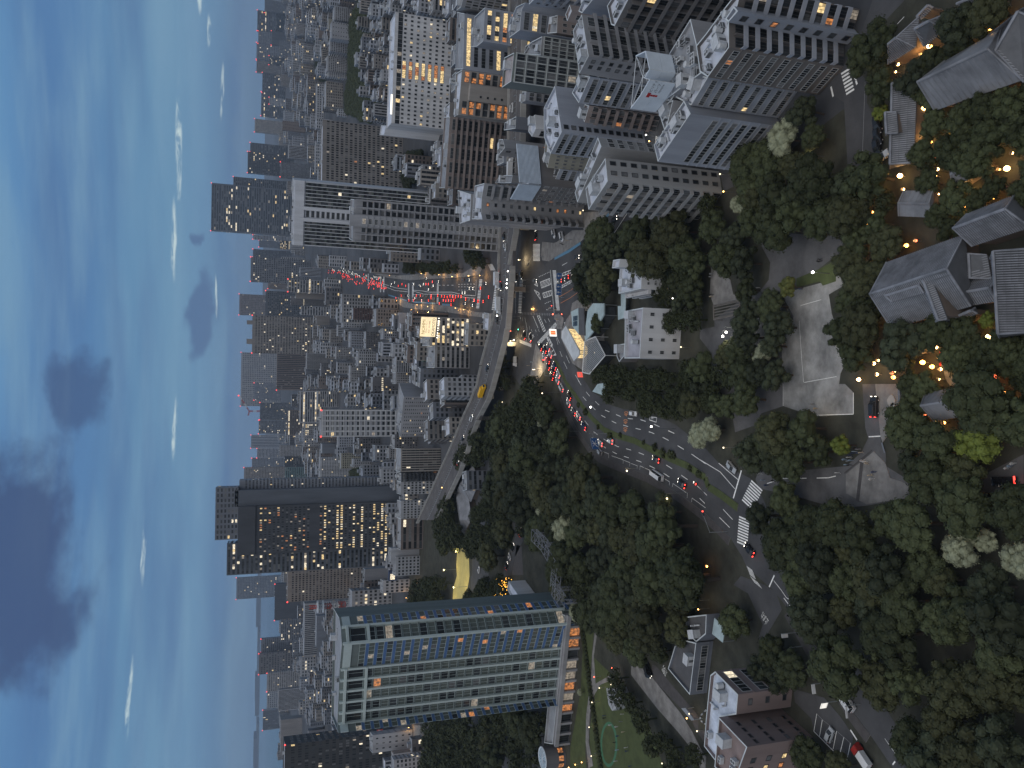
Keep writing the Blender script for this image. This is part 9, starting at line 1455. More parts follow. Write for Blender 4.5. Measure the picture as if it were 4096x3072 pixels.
def vehicle(c,rz,ty,col,li,lab,z=.12,group=None):
    if ty in('lorry','truck'):
        L=9 if ty=='lorry' else 5.4; o=root('lorry' if ty=='lorry' else 'truck',(c[0],c[1],z),lab,'lorry' if ty=='lorry' else 'truck',group,radians(rz)); pm=mat('car_'+col,CC[col],.35,.05,1); h=3.2 if ty=='lorry' else 2.1; w=1.2 if ty=='lorry' else .95
        b=MB(); b.box((-L/2,-w,.75),(L/2-2,w,h)); b.obj('cargo_box',mat('car_white',CC['white'],.25,.05,1,spec=.6) if col=='red' else pm,o)
        b=MB(); loft(b,[(L/2-1.85,[(-w,.5),(-w,2.2),(-w*.85,2.4),(w*.85,2.4),(w,2.2),(w,.5)]),(L/2-.5,[(-w,.5),(-w,2.1),(-w*.85,2.3),(w*.85,2.3),(w,2.1),(w,.5)]),(L/2,[(-w,.5),(-w,1.2),(-w*.85,1.3),(w*.85,1.3),(w,1.2),(w,.5)])]); b.obj('cab',pm,o)
        b=MB(); b.face([(L/2-.02,-w*.85,1.32),(L/2-.02,w*.85,1.32),(L/2-.46,w*.8,2.22),(L/2-.46,-w*.8,2.22)]); q=b.obj('windscreen',GLASS,o,(.04,0,.03))
        b=MB(); b.tube((0,-.15,0),(0,.15,0),.42,n=12); me=b.mesh('wheel',RUB)
        for sx in(-L*.33,L*.36):
            for sy in(-1,1): put('wheel',me,o,(sx,sy*(w-.15),.42))
        F=L/2;a=w;hz=.8
    elif ty=='motorbike':
        o=root('motorcycle',(c[0],c[1],z),lab,'motorcycle',group,radians(rz)); b=MB(); b.tube((-.7,0,.32),(-.7,.0,.33),.3,n=4)
        for sx in(-.7,.7):
            k=MB(); k.tube((0,-.06,0),(0,.06,0),.31,n=12); k.obj('wheel',RUB,o,(sx,0,.31))
        b=MB(); b.box((-.6,-.14,.45),(.45,.14,.85)); b.tube((.7,0,.31),(.4,0,1.0),.05,n=5); b.tube((.4,-.35,1.0),(.4,.35,1.0),.03,n=5); b.obj('body',RUB,o); F=.75;a=.2;hz=.7
    else:
        o=root('car' if ty not in('van','bigvan','minibus') else 'van' if ty!='minibus' else 'coach',(c[0],c[1],z),lab,'car' if ty not in('van','bigvan','minibus') else 'van' if ty!='minibus' else 'coach',group,radians(rz))
        for n,me,l in carparts(ty,col): put(n,me,o,l)
        L,w=TY[ty][:2]; F=L/2;a=w/2;hz=.72 if ty in('sedan','taxi') else .9
        if ty=='taxi': b=MB(); b.box((-.25,-.3,1.46),(.05,.3,1.62)); b.obj('roof_sign',LITW,o)
    tm=TAILON if li in'rR' else TAILOFF; hm=HEADON if li in'hr' and li!='-' else HEADOFF
    for s in(-1,1):
        put('taillight',lamp_mesh('taillight',tm,.7 if li=='R' else .42,.3 if li!='-' else .16),o,(-F+.02,s*(a-.28),hz+.1)); put('headlight',lamp_mesh('headlight',hm,.34),o,(F-.02,s*(a-.3),hz-.05))
    if li=='R': put('light_bar',lamp_mesh('light_bar',tm,1.5,.12),o,(-F-.02,0,hz+.25))
    return o
for c,rz,ty,col,li,lab in CARS: vehicle(c,rz,ty,col,li,lab)
for c,rz,ty,col,li,lab in ECARS: vehicle(c,rz,ty,col,li,lab,11.05)
RAV=math.degrees(math.atan2(900,20))
AVL=[]
for i,(x,y,li) in enumerate(AVCARS):
    col=random.choice(('white','black','grey','silver','black')); k=('av',li,col)
    if k not in CACHE:
        b=MB(); L,w,body,top=TY['sedan']; a=w/2
        loft(b,[(x_,[(-a,z0),(-a,z1-.1),(-a*.88,z1),(a*.88,z1),(a,z1-.1),(a,z0)]) for x_,z0,z1 in body],0); loft(b,[(x_,[(-a*.85,.95),(-a*.72,z_),(a*.72,z_),(a*.85,.95)]) for x_,z_ in((-1.7,1.0),(-1.1,1.42),(.3,1.43),(1.1,.98))],1)
        s=1.1+y/1300
        for q in(-1,1): b.box((-2.38,q*.55-.28,.6),(-2.28,q*.55+.28,.6+.22*s),2); b.box((2.26,q*.55-.2,.55),(2.36,q*.55+.2,.55+.12*s),3)
        CACHE[k]=b.mesh('car',[mat('car_'+col,CC[col],.25,.05,1),GLASS,TAILON if li=='r' else TAILOFF,HEADON if li=='h' else HEADOFF])
    o=put('car',CACHE[k],None,(x,y,.14)); o.rotation_euler=(0,0,radians(RAV if li!='h' else RAV+180)); tag(o,{'r':'%s car with red tail lights'%col,'h':'%s car with headlights'%col,'-':'small %s dark car'%col}[li],'car','cars on the avenue'); AVL.append((o,x,y,o['label']))
AVM=[(ZEBRA[k][0][0],ZEBRA[k][0][1],n) for k,n in((4,'nearest avenue zebra'),(6,'second avenue zebra'),(8,'middle avenue zebra'),(9,'fourth avenue zebra'),(11,'farthest avenue zebra'))]
SAV=MARKS[:]; MARKS[:]=AVM; ordlabels(AVL); MARKS[:]=SAV
# ---------------------------------------------------------------- people
def person_mesh(pose):
    me=D.meshes.new('p'); sw={'stand':(.12,.0,.1),'walk':(.32,-.28,.25),'walk2':(.2,-.2,.15)}[pose]
    V=[(0,0,.95),(0,0,1.2),(0,0,1.42),(0,0,1.52),(0,.02,1.66),(-.19,0,1.40),(-.24,sw[2]*.5,1.12),(-.24,sw[2]+.06,.88),(.19,0,1.40),(.24,-sw[2]*.5,1.12),(.24,-sw[2]+.06,.88),(-.1,0,.9),(-.11,sw[0]*.5,.5),(-.11,sw[0]*.8,.08),(-.11,sw[0]*.8+.16,.04),(.1,0,.9),(.11,sw[1]*.5,.5),(.11,sw[1]*.9,.08),(.11,sw[1]*.9+.16,.04)]
    E=[(0,1),(1,2),(2,3),(3,4),(2,5),(5,6),(6,7),(2,8),(8,9),(9,10),(0,11),(11,12),(12,13),(13,14),(0,15),(15,16),(16,17),(17,18)]
    me.from_pydata(V,E,[]); o=D.objects.new('p',me); COL.objects.link(o); md=o.modifiers.new('s','SKIN'); md.use_smooth_shade=True
    rr=[.15,.15,.14,.06,.105,.06,.048,.04,.06,.048,.04,.09,.07,.05,.045,.09,.07,.05,.045]
    for i,r in enumerate(rr): me.skin_vertices[0].data[i].radius=(r,r*(.75 if i<3 else 1))
    me.skin_vertices[0].data[0].use_root=True
    sb=o.modifiers.new('b','SUBSURF'); sb.levels=1; sb.render_levels=1
    dg=bpy.context.evaluated_depsgraph_get(); nm=D.meshes.new_from_object(o.evaluated_get(dg)); D.objects.remove(o)
    for f in nm.polygons:
        z=f.center.z; f.material_index=3 if (z>1.62 and f.center.y<.05) or z>1.7 else 2 if z>1.5 or (z<.95 and abs(f.center.x)>.2) else 1 if z<.95 else 0
    return nm
PM=[person_mesh(k) for k in('stand','walk','walk2')]
SHIRT=[('white',(.55,.55,.54)),('black',(.02,.02,.022)),('grey',(.22,.23,.24)),('pale blue',(.25,.33,.42)),('beige',(.42,.36,.27)),('dark blue',(.04,.06,.13))]
PANT=[('black',(.02,.02,.022)),('dark blue',(.04,.05,.09)),('grey',(.2,.2,.2)),('khaki',(.26,.23,.17))]
SKIN=mat('skin',(.45,.29,.21),.6,.05); HAIR=mat('hair',(.02,.016,.014),.6,.05); PCACHE={}
def person(x,y,where,group=None,z=.12):
    s=random.choice(SHIRT);p=random.choice(PANT);i=random.randrange(3); k=(s[0],p[0],i)
    if k not in PCACHE:
        me=PM[i].copy(); me.materials.clear()
        for m in(mat('shirt_'+s[0],s[1],.8,.1),mat('trousers_'+p[0],p[1],.8,.1),SKIN,HAIR): me.materials.append(m)
        PCACHE[k]=me
    o=put('person',PCACHE[k],None,(x,y,z)); o.rotation_euler=(0,0,random.uniform(0,6.28)); o.scale=(1,1,random.uniform(.95,1.05)); tag(o,'person in a %s top and %s trousers %s %s'%(s[0],p[0],('standing','walking','strolling')[i],where),'person',group); return o,x,y,'person in %s over %s'%(s[0],p[0])
def where(x,y):
    if x<-100 and 230<y<330: return 'on the event lawn','people on the event lawn'
    if y>330: return 'on the avenue pavement','people on the avenue pavement'
    if y>270: return 'near the junction','people at the junction'
    if x<-5 and y<150: return 'in the courtyard below the zebra crossing','people in the courtyard'
    return 'on the park walk','people in the park'
PL=[person(x,y,*where(x,y)) for x,y in PEOPLE]
ordlabels([p for p in PL if p[2]<300]); MARKS[:]=AVM; ordlabels([p for p in PL if p[2]>=300]); MARKS[:]=SAV
# ---------------------------------------------------------------- lamps
LK_={'white':((1,.95,.85),14),'warm':((1,.74,.40),11),'amber':((1,.5,.14),9),'red':((1,.12,.06),7)}
def lampmesh(k,h,arm):
    key=('lamp',k,h,arm)
    if key in CACHE: return CACHE[key]
    b=MB(); b.tube((arm,0,0),(arm,0,h),.09,.06,6)
    if arm: b.tube((arm,0,h),(0,0,h+.05),.05,.05,5)
    p=b.mesh('pole',mat('lamp_pole',(.13,.14,.14),.5)); g=MB(); r=.34 if h>4.5 else .24; g.ball((0,0,0),r,8,5,sz=.8); CACHE[key]=(p,g.mesh('globe',emit('lamp_'+k,*LK_[k])),r); return CACHE[key]
def near(x,y):
    if y>330: return 'by the expressway and avenue'
    if x<-95: return 'at the hotel lawn'
    if x>30: return 'by the pale apartment offices' if y>140 else 'by the tiled roofs'
    return 'along the curving road' if y>190 else 'in the park'
LPL=[]
for i,((x,y),h,k) in enumerate(LAMPS):
    arm=0 if h<6 else 1.6; o=root('street_lamp' if h>4.5 else 'garden_lamp',(x,y,0),'%s lamp with a %s pole %s'%({'white':'bright white','warm':'warm glowing','amber':'amber','red':'small red'}[k],'tall curved' if arm else 'short plain',near(x,y)),'lamp','lamps '+near(x,y),random.uniform(0,6.28))
    LPL.append((o,x,y,'%s %s lamp'%({'white':'bright white','warm':'warm','amber':'amber','red':'small red'}[k],'tall curved' if arm else 'plain')))
    p,g,r=lampmesh(k,h,arm); put('pole',p,o); put('globe',g,o,(0,0,h))
    if h<12 and y<760:
        l=D.lights.new('bulb','POINT'); l.energy={'white':260,'warm':170,'amber':110,'red':25}[k]*(1 if h>4.4 else .45 if y<330 else 16); l.color=LK_[k][0]; l.shadow_soft_size=.4
        lo=D.objects.new('bulb',l); COL.objects.link(lo); lo.parent=o; lo.location=(0,0,h-.6)
LA=[emit('lantern_amber',(1,.42,.08),14),emit('lantern_warm',(1,.58,.2),20),emit('lantern_red',(1,.16,.06),6)]
lm=[]
for i,m in enumerate(LA):
    b=MB(); b.ball((0,0,0),.28,8,6,sz=1.2); gl=b.mesh('glow',m); lm.append(gl)
b=MB(); b.tube((0,0,-1.5),(0,0,-.3),.09,.07,6); b.box((-.2,-.2,-.38),(.2,.2,-.28)); b.tube((0,0,.3),(0,0,.5),.4,.05,6); post=b.mesh('post',mat('lantern_stone',(.18,.17,.16),.9))
LN_=[]
for i,(x,y) in enumerate(LANTERNS):
    k=random.choice((0,0,1,1,1,2)); o=root('garden_lantern',(x,y,0),'%s garden lantern glowing %s'%(('amber','warm yellow','reddish')[k],'among the dark strip of trees' if x<32 and y>120 else 'between the tiled roofs and trees' if x>60 else 'by the garden path and roofs'),'lantern','garden lanterns'); LN_.append((o,x,y,'%s garden lantern'%('amber','warm yellow','reddish')[k])); put('post',post,o,(0,0,1.5)); g=put('glow',lm[k],o,(0,0,1.5)); q=random.uniform(.7,1.8); g.scale=(q,q,q)
    if i%2==0:
        l=D.lights.new('flame','POINT'); l.energy=120*q; l.color=(1,.45,.12); l.shadow_soft_size=.3; lo=D.objects.new('flame',l); COL.objects.link(lo); lo.parent=o; lo.location=(0,0,2.0)
ordlabels(LN_)
ordlabels([t for t in LPL if t[2]<400]); MARKS[:]=AVM+[(40,372,'expressway edge'),(-320,690,'white nine storey flats'),(-190,690,'dark gridded shop office'),(-60,620,'curving expressway end')]; ordlabels([t for t in LPL if t[2]>=400]); MARKS[:]=SAV
# ---------------------------------------------------------------- signs, masts and other single things
def wallM(a,b_,z):
    a=Vector(a);b_=Vector(b_); u=(b_-a).normalized(); return a,b_,u
def signtext(parent,s,size,m,x,y,z,rz,lean=0,sx=1):
    M=Matrix.Translation((x,y,z))@Matrix.Rotation(rz,4,'Z')@Matrix.Rotation(pi/2,4,'X')@Matrix.Diagonal((sx,1,1,1)); return text('lettering',s,size,m,M,parent)
# white sign drum with red emblem
dr=[Vector(MISC['drum%d'%i]) for i in range(5)]; c=sum(dr,Vector((0,0)))/5; HB,HT=29.0,36.5
o=root('rooftop_sign_drum',(c.x,c.y,27.2),'white octagonal sign drum on a truss, with red emblem and black letters','sign')
PW=mat('sign_panel',(.56,.62,.68),.5,.08)
RED=mat('sign_red',(.36,.02,.02),.5,.05); BLK=mat('sign_black',(.02,.02,.025),.5,.05)
d0=Vector((-1.5,5.5))
segs=[(dr[0],dr[1]),(dr[1],dr[2]),(dr[3],dr[4]),(dr[4],dr[4]+d0),(dr[0]+Vector((1,5.5)),dr[0])]
for a,b_ in segs:
    b=MB(); u=(b_-a).normalized(); n=Vector((-u.y,u.x))*.15; q=[a-c,b_-c]; zs=((HB-27.2,(HB+HT)/2-27.2),((HB+HT)/2-27.2+.06,HT-27.2))
    for z0,z1 in zs: b.prism([(q[0].x+n.x,q[0].y+n.y),(q[0].x-n.x,q[0].y-n.y),(q[1].x-n.x,q[1].y-n.y),(q[1].x+n.x,q[1].y+n.y)],z0,z1)
    b.obj('sign_panel',PW,o)
b=MB(); ring=[dr[0],dr[1],dr[2],dr[3],dr[4],dr[4]+d0,dr[0]+Vector((1,5.5))]; cc=sum(ring,Vector((0,0)))/len(ring)
for i,p in enumerate(ring):
    p2=ring[(i+1)%len(ring)]; q=p-c;r_=p2-c; m=cc-c
    for z in(0.2,HT-27.4): b.tube((q.x,q.y,z),(r_.x,r_.y,z),.1,n=5); b.tube((q.x,q.y,z),(m.x,m.y,z),.08,n=5)
    b.tube((q.x,q.y,-.2),(q.x,q.y,HT-27.3),.1,n=5); b.tube((q.x,q.y,.3),(r_.x,r_.y,HT-27.5),.07,n=4)
b.obj('truss',mat('truss_white',(.55,.58,.6),.5),o)
a,b_=dr[4],dr[3]
if (b_-a).x<0: a,b_=b_,a
u=(b_-a).normalized(); rz=math.atan2(u.y,u.x); n=Vector((u.y,-u.x)); L=(b_-a).length
def onpanel(t,off=.2): p=a+u*L*t+n*off-c; return p
p=onpanel(.6); signtext(o,'モビリティ',1.0,BLK,p.x,p.y,7.3,rz); signtext(o,'パーツ',1.05,BLK,p.x,p.y,5.9,rz); signtext(o,'TOYOTA',.75,BLK,p.x,p.y,4.75,rz)
b=MB(); M=frame(onpanel(.13,.16),u,0); b.box((-.75,-.06,6.8),(.75,0,7.7),0,M); b.box((-.28,-.06,6.1),(.28,0,6.7),0,M); b.box((-.28,-.06,5.4),(.28,0,6.0),0,M); b.box((-.28,-.06,4.7),(.28,0,5.3),0,M); b.obj('emblem',RED,o)
# lit rooftop sign on the avenue corner
def board(name,key,label,m,depth=.5,cat='sign'):
    a,b_,z0,z1=MISC[key]; a=Vector(a);b_=Vector(b_)
    if b_.x<a.x: a,b_=b_,a
    u=(b_-a).normalized(); o=root(name,((a.x+b_.x)/2,(a.y+b_.y)/2,z0),label,cat); L=(b_-a).length; M=frame((-u.x*L/2,-u.y*L/2),u,0)
    b=MB(); b.box((0,-.0,0),(L,depth,z1-z0),0,M); b.obj('panel',m,o)
    return o,M,L,z1-z0,math.atan2(u.y,u.x)
GOLD=mat('sign_gold',(.55,.36,.03),.5,.05)
LITB=emit('sign_light',(1,.80,.48),1.15,.12,.2)
o,M,L,Hh,rz=board('rooftop_billboard','nohmi','bright warm lit billboard with gold and black lettering on the roof by the avenue',LITB)
def mtext(o,M,s,size,m,x,z,sx=1): return text('lettering',s,size,m,M@Matrix.Translation((x,-.06,z))@Matrix.Rotation(pi/2,4,'X')@Matrix.Diagonal((sx,1,1,1)),o)
mtext(o,M,'NOHMI',2.9,GOLD,L*.5,Hh*.80,1.0); mtext(o,M,'防災のパイオニア',.95,BLK,L*.5,Hh*.61); mtext(o,M,'防災・消火設備',1.1,RED,L*.5,Hh*.43); mtext(o,M,'OKAMOTO',2.5,BLK,L*.5,Hh*.16,.9)
b=MB()
for i in range(8):
    x=L*i/7
    b.tube(M@Vector((x,.5,-4)),M@Vector((x,.5,Hh+4)),.12,n=4)
    if i<7:
        for k in range(3): b.tube(M@Vector((x,.8,Hh+.2+1.3*k)),M@Vector((x+L/7,.8,Hh+1.5+1.3*k)),.09,n=4); b.tube(M@Vector((x,.8,Hh+1.3*k+.6)),M@Vector((x+L/7,.8,Hh+1.3*k+.6)),.09,n=4)
b.obj('scaffold',mat('scaffold_steel',(.22,.23,.25),.5),o)
for k in range(9): q=MB(); q.ball(tuple(M@Vector((L*k/8,-1.5,-1))),.3,6,4); q.obj('flood_lamp',emit('lamp_white2',(1,.92,.75),5),o)
GRN=mat('sign_green',(.025,.14,.075),.5,.08)
for i,(k,lab) in enumerate((('awa1','dark green sign band with white letters, right hand one of the folded pair'),('awa2','dark green sign band with white letters, left hand one of the folded pair'))):
    o,M,L,Hh,rz=board('green_sign_band',k,lab,GRN,6); mtext(o,M,'AWA',2.1,WHITE,L*.6,Hh*.45); b=MB(); b.tube(M@Vector((L*.2,-.08,Hh*.45)),M@Vector((L*.2,-.02,Hh*.45)),.9,n=16); b.tube(M@Vector((L*.2,-.12,Hh*.45)),M@Vector((L*.2,-.08,Hh*.45)),.6,n=16,m=1); b.obj('badge',[WHITE,GRN],o)
o,M,L,Hh,rz=board('green_screen_wall','greenscreen','curved dull green screen wall above the green sign bands',mat('screen_green',(.09,.15,.12),.6),8,'screen')
o,M,L,Hh,rz=board('grey_sign_wall','gray51','pale grey roof board with dark numerals among the old blocks',mat('board_grey',(.33,.34,.37),.6),5); mtext(o,M,'51',2.8,BLK,L*.35,Hh*.35)
o,M,L,Hh,rz=board('blue_wall_sign','moustache','dark blue wall sign with a plain white panel beside the yellow court',mat('board_blue',(.05,.07,.13),.5),3); b=MB(); b.box((L*.15,-.1,Hh*.25),(L*.75,-.02,Hh*.8),0,M); b.obj('white_panel',LITW,o)
o,M,L,Hh,rz=board('red_white_sign','redv','small red sign with a white V shape on the roof beneath the glass hotel',mat('board_red',(.5,.05,.03),.5),1); mtext(o,M,'V',4,WHITE,L*.5,Hh*.5)
# road signs
BS=mat('road_sign_blue',(.03,.09,.24),.4,.05)
def roadsign(key,w,h,m,label,lines=(),post=True,off=0,rz=0,name='road_sign'):
    x,y=MISC[key][:2]; z=dict(bigblue=7,barsign=7,redboard=4).get(key,6 if key.startswith('blue') else 4); o=root(name,(x,y,0),label,'sign',None,rz)
    b=MB(); b.box((-w/2,-.08,z-h/2),(w/2,.02,z+h/2)); b.obj('panel',m,o); b=MB(); b.box((-w/2+.12,-.1,z-h/2+.12),(w/2-.12,-.09,z-h/2+.2)); b.box((-w/2+.12,-.1,z+h/2-.2),(w/2-.12,-.09,z+h/2-.12))
    for p,q in lines: b.tube((p[0],-.12,z+p[1]),(q[0],-.12,z+q[1]),.11,n=4)
    b.obj('border',WHITE,o)
    if post: b=MB(); b.tube((w/2+off,0,0),(w/2+off,0,z+h/2),.11,n=6); b.tube((w/2+off,0,z),(-w/2,0,z),.07,n=5); b.obj('post',STEEL,o)
    return o
AR=[((0,-.8),(0,.7)),((0,.7),(-.4,.2)),((0,.7),(.4,.2))]
roadsign('bluesign0',2.6,2.6,BS,'blue arrow sign over the waiting cars, topmost of the junction signs',AR,rz=-.3); roadsign('bluesign1',2.4,2.6,BS,'blue arrow sign on the gantry, second from the top',AR,rz=-.2); roadsign('bluesign2',2.4,2.4,BS,'blue arrow sign on the gantry, just above the lit zebra end',AR,rz=-.2)
roadsign('bigblue',4.6,3.0,BS,'big blue overhead sign with white crossing routes above the curving road',[((-1.5,-.9),(1.2,.9)),((-1.2,.8),(1.3,-.8)),((0,-1),(0,1))],True,2,rz=.5)
o=roadsign('barsign',3.4,3.4,emit('sign_white_lit',(1,.97,.92),1.3),'square white lit sign with two red bars above the zebra crossing',(),True,1.5,rz=.25)
b=MB(); b.box((-.75,-.14,6.0),(-.2,-.1,8.0)); b.box((.2,-.14,6.0),(.75,-.1,8.0)); b.obj('red_bars',emit('bar_red',(1,.10,.02),1.4),o); b=MB(); b.box((-.95,-.12,5.8),(.95,-.09,8.2)); b.obj('yellow_ground',emit('bar_yellow',(1,.6,.25),.9),o)
o=roadsign('redboard',2.4,2.4,emit('board_red_lit',(1,.09,.05),1.0),'red lit square sign at the tip of the slatted pavilion',[((-.7,.2),(.7,.2)),((-.7,-.2),(.7,-.2))],rz=.4)
for k,w,h,lab in (('sign1',1.0,1.9,'small white board in the shrubs left of the road bays'),('sign2',2.2,.9,'white plate sign on a bent arm over the verge'),('sign3',2.2,1.0,'white wedge shaped sign board by the car park entrance'),('sign5',1.6,1.8,'brightly lit white parking board at the car park entrance'),('sign6',2.6,.5,'blue plate on a post at the rear of the white van')):
    roadsign(k,w,h,WHITE if k!='sign5' else emit('board_lit',(1,.96,.88),.95),lab,rz=random.uniform(-.4,.4))
x,y=MISC['sign4']; o=root('street_sign',(x,y,0),'green round sign with a grey plate on a curved post beside the white van','sign'); b=MB(); b.tube((0,0,0),(0,0,5),.08,n=6); b.tube((0,0,5),(-2,0,5),.06,n=5); b.obj('post',STEEL,o); b=MB(); b.tube((-1.2,-.05,4.6),(-1.2,.05,4.6),.7,n=14); b.obj('disc',GRN,o); b=MB(); b.box((-2.6,-.05,4.3),(-2.0,.05,5.2)); b.obj('plate',PW,o)
# traffic signals on long arms
def signal(x,y,rz,arm,label,col):
    o=root('traffic_signal',(x,y,0),label,'traffic light','traffic signals of the junction',rz); b=MB(); b.tube((0,0,0),(0,0,6.2),.12,.09,6); b.tube((0,0,6),(arm,0,6.3),.07,n=5); b.obj('post',STEEL,o); b=MB(); b.box((arm-.9,-.2,6.0),(arm+.9,.15,6.6)); b.obj('case',FRAMED,o)
    for k in range(3): b=MB(); b.ball((arm-.55+.55*k,-.22,6.3),.22,8,4); b.obj('lens',emit('signal_'+col,{'red':(1,.05,.03),'green':(.1,1,.6)}[col],7) if k==2 else GLASS,o)
i1=MISC['islandsig'];i2=MISC['islandsig2']
for x,y,rz,arm,lab,c_ in ((i1[0],i1[1],2.9,7,'traffic signal with a long arm on the paved island, red lens lit','red'),(i2[0],i2[1],-1.3,6,'traffic signal over the zebra end beside the station roof','red'),(4,330,.3,7,'traffic signal above the left arm of the junction, red lens lit','red'),(22,372,-.5,6,'signal under the expressway edge near the orange zebra bars','green'),(62,350,2.2,6,'signal at the upper corner beside the blue lane','red'),(-42,193,.6,6,'signal gantry beside the zebra crossing near the wood','red')): signal(x,y,rz,arm,lab,c_)
# lattice frame in the wood, red and white mast, crane
TS=mat('lattice_grey',(.22,.23,.26),.5)
def lattice(b,p,q,w,h,n,r=.09,m=0,alt=None):
    p=Vector(p);q=Vector(q);d=(q-p);L=d.length;d.normalize(); s=d.cross(Vector((0,0,1))); s=s.normalized() if s.length>.05 else Vector((1,0,0)); t=s.cross(d)
    C=[(s*a*w/2+t*b_*h/2) for a,b_ in((-1,-1),(1,-1),(1,1),(-1,1))]
    for i in range(n):
        A=p+d*L*i/n;B=p+d*L*(i+1)/n; mm=m if alt is None else (i//2)%2
        for k in range(4):
            b.tube(A+C[k],B+C[k],r,n=4,m=mm,cap=False); b.tube(A+C[k],A+C[(k+1)%4],r*.8,n=4,m=mm,cap=False); b.tube(A+C[k],B+C[(k+1)%4],r*.7,n=4,m=mm,cap=False)
T_=[Vector(MISC['truss%d'%i]) for i in range(4)]; U_=[Vector(MISC['trussb%d'%i]) for i in range(3)]
c=T_[0]; o=root('lattice_gantry',(c.x,c.y,0),'long grey lattice gantry rising through the crowns of the big wood','gantry')
pts=[T_[0],T_[1],T_[2],U_[1],U_[2]]
for a,b_ in zip(pts,pts[1:]):
    b=MB(); lattice(b,(a.x-c.x,a.y-c.y,15),(b_.x-c.x,b_.y-c.y,15),5,2.2,max(3,int((b_-a).length/4)),.12); b.obj('lattice_span',TS,o)
for p in pts: b=MB(); lattice(b,(p.x-c.x,p.y-c.y,0),(p.x-c.x,p.y-c.y,14),1.4,1.4,6,.09); b.obj('lattice_leg',TS,o)
mx,my,mz=MISC['mast']; o=root('lattice_mast',(mx,my,0),'red and white lattice mast with round dishes rising beside the brown hotel slab','mast')
b=MB()
k=9
for i in range(k): z0=mz*i/k;z1=mz*(i+1)/k; w=9-6.5*i/k; lattice(b,(0,0,z0),(0,0,z1),w,w,2,.3,i%2)
b.obj('lattice',[mat('mast_red',(.42,.05,.03),.6),WHITE],o)
for z in(.78,.86): b=MB(); b.tube((0,0,mz*z),(0,0,mz*z+1.5),7,n=16); b.obj('platform',PW,o)
ct=[r for l,r in ROOTS.items() if 'crane on top' in l]
if ct:
    r=ct[0]; o=root('tower_crane',(r.location.x,r.location.y-10,128),'red white tower crane with a raised jib on the unfinished tower','crane'); b=MB(); lattice(b,(0,0,0),(0,0,40),5,5,6,.8,0,1); b.obj('tower',[mat('mast_red',(.42,.05,.03),.6),WHITE],o); b=MB(); lattice(b,(0,0,40),(60,0,78),4,4,8,.8,0,1); lattice(b,(0,0,40),(-18,0,44),4,4,3,.8); b.obj('jib',[MATS['mast_red'],WHITE],o)
    b=MB(); b.ball((60,0,80),3,6,4); b.obj('warning_light',MATS['red_light'],o)
# lawn ring, art pavilion, rotunda
rg=[Vector(MISC['ring%d'%i]) for i in range(4)]; c=(rg[0]+rg[1]+rg[2]+rg[3])/4; ax=(rg[2]-rg[3])/2; ay=(rg[1]-rg[0])/2
GR_=mat('turf_green',(.055,.15,.085),.9,.1); b=MB(); N_=48
for i in range(N_):
    q=[]
    for t,k in((i,1),(i+1,1),(i+1,.84),(i,.84)): an=2*pi*t/N_; p=c+ax*cos(an)*(k if k==1 else .86)+ay*sin(an)*(k if k==1 else .78); q.append((p.x,p.y,.07))
    b.face(q[::-1] if ax.cross(ay)<0 else q)
b.obj('lawn_ring',GR_,kind='structure')
ar=[Vector(MISC['art%d'%i]) for i in range(6)]; c=sum(ar,Vector((0,0)))/6; lp=[p-c for p in ar]
A=sum(lp[i].cross(lp[(i+1)%6]) for i in range(6)); lp=lp if A>0 else lp[::-1]
o=root('lawn_pavilion',(c.x,c.y,0),'pale faceted pavilion with dark brush lines standing on the event lawn','pavilion'); b=MB(); b.prism([tuple(p) for p in lp],0,4); b.obj('shell',mat('pavilion_skin',(.33,.34,.36),.7,.2,1.2),o)
b=MB(); R=random.Random(3)
for i in range(16):
    p=lp[i%6].lerp(lp[(i+2)%6],R.random())*.9; q=p+Vector((R.uniform(-3,3),R.uniform(-3,3))); q=q if q.length<5 else p*.3; b.tube((p.x,p.y,4.02),(q.x,q.y,4.02),.07,n=4)
for i in range(6):
    p=lp[i].lerp(lp[(i+1)%6],.3); q=lp[i].lerp(lp[(i+1)%6],.7); n=Vector((q-p)).orthogonal().normalized()*-.04 if False else Vector(((q-p).y,-(q-p).x)).normalized()*.04; b.tube((p.x+n.x,p.y+n.y,1),(q.x+n.x,q.y+n.y,3.2),.08,n=4)
b.obj('brush_lines',BLK,o)
x,y=MISC['rot'];rr=(Vector(MISC['rote'])-Vector((x,y))).length*.9; o=root('glass_rotunda',(x,y,0),'round glass topped rotunda at the end of the hotel podium','rotunda'); b=MB(); b.tube((0,0,0),(0,0,9),rr,n=28); b.obj('drum_wall',wallm('charcoal'),o)
b=MB(); b.tube((0,0,9.02),(0,0,9.3),rr*.95,n=28); b.obj('glass_roof',mat('roof_glass',(.30,.38,.44),.15,.5,.8,spec=.6),o); b=MB()
for i in range(14): an=2*pi*i/14; b.tube((0,0,9.4),(rr*cos(an),rr*sin(an),9.4),.1,n=4)
for i in range(28): a0=2*pi*i/28;a1=2*pi*(i+1)/28; b.tube((rr*cos(a0),rr*sin(a0),9.3),(rr*cos(a1),rr*sin(a1),9.3),.3,n=5)
b.obj('roof_ribs',PW,o)
for i in range(14):
    an=pi+pi*i/13; b=MB(); b.box((-rr*.1,-.1,1),(rr*.1,.05,3.2)); p=b.obj('window',LITO if i%3 else GLASS3,o,(rr*1.01*cos(an),rr*1.01*sin(an),0)); p.rotation_euler=(0,0,an+pi/2)
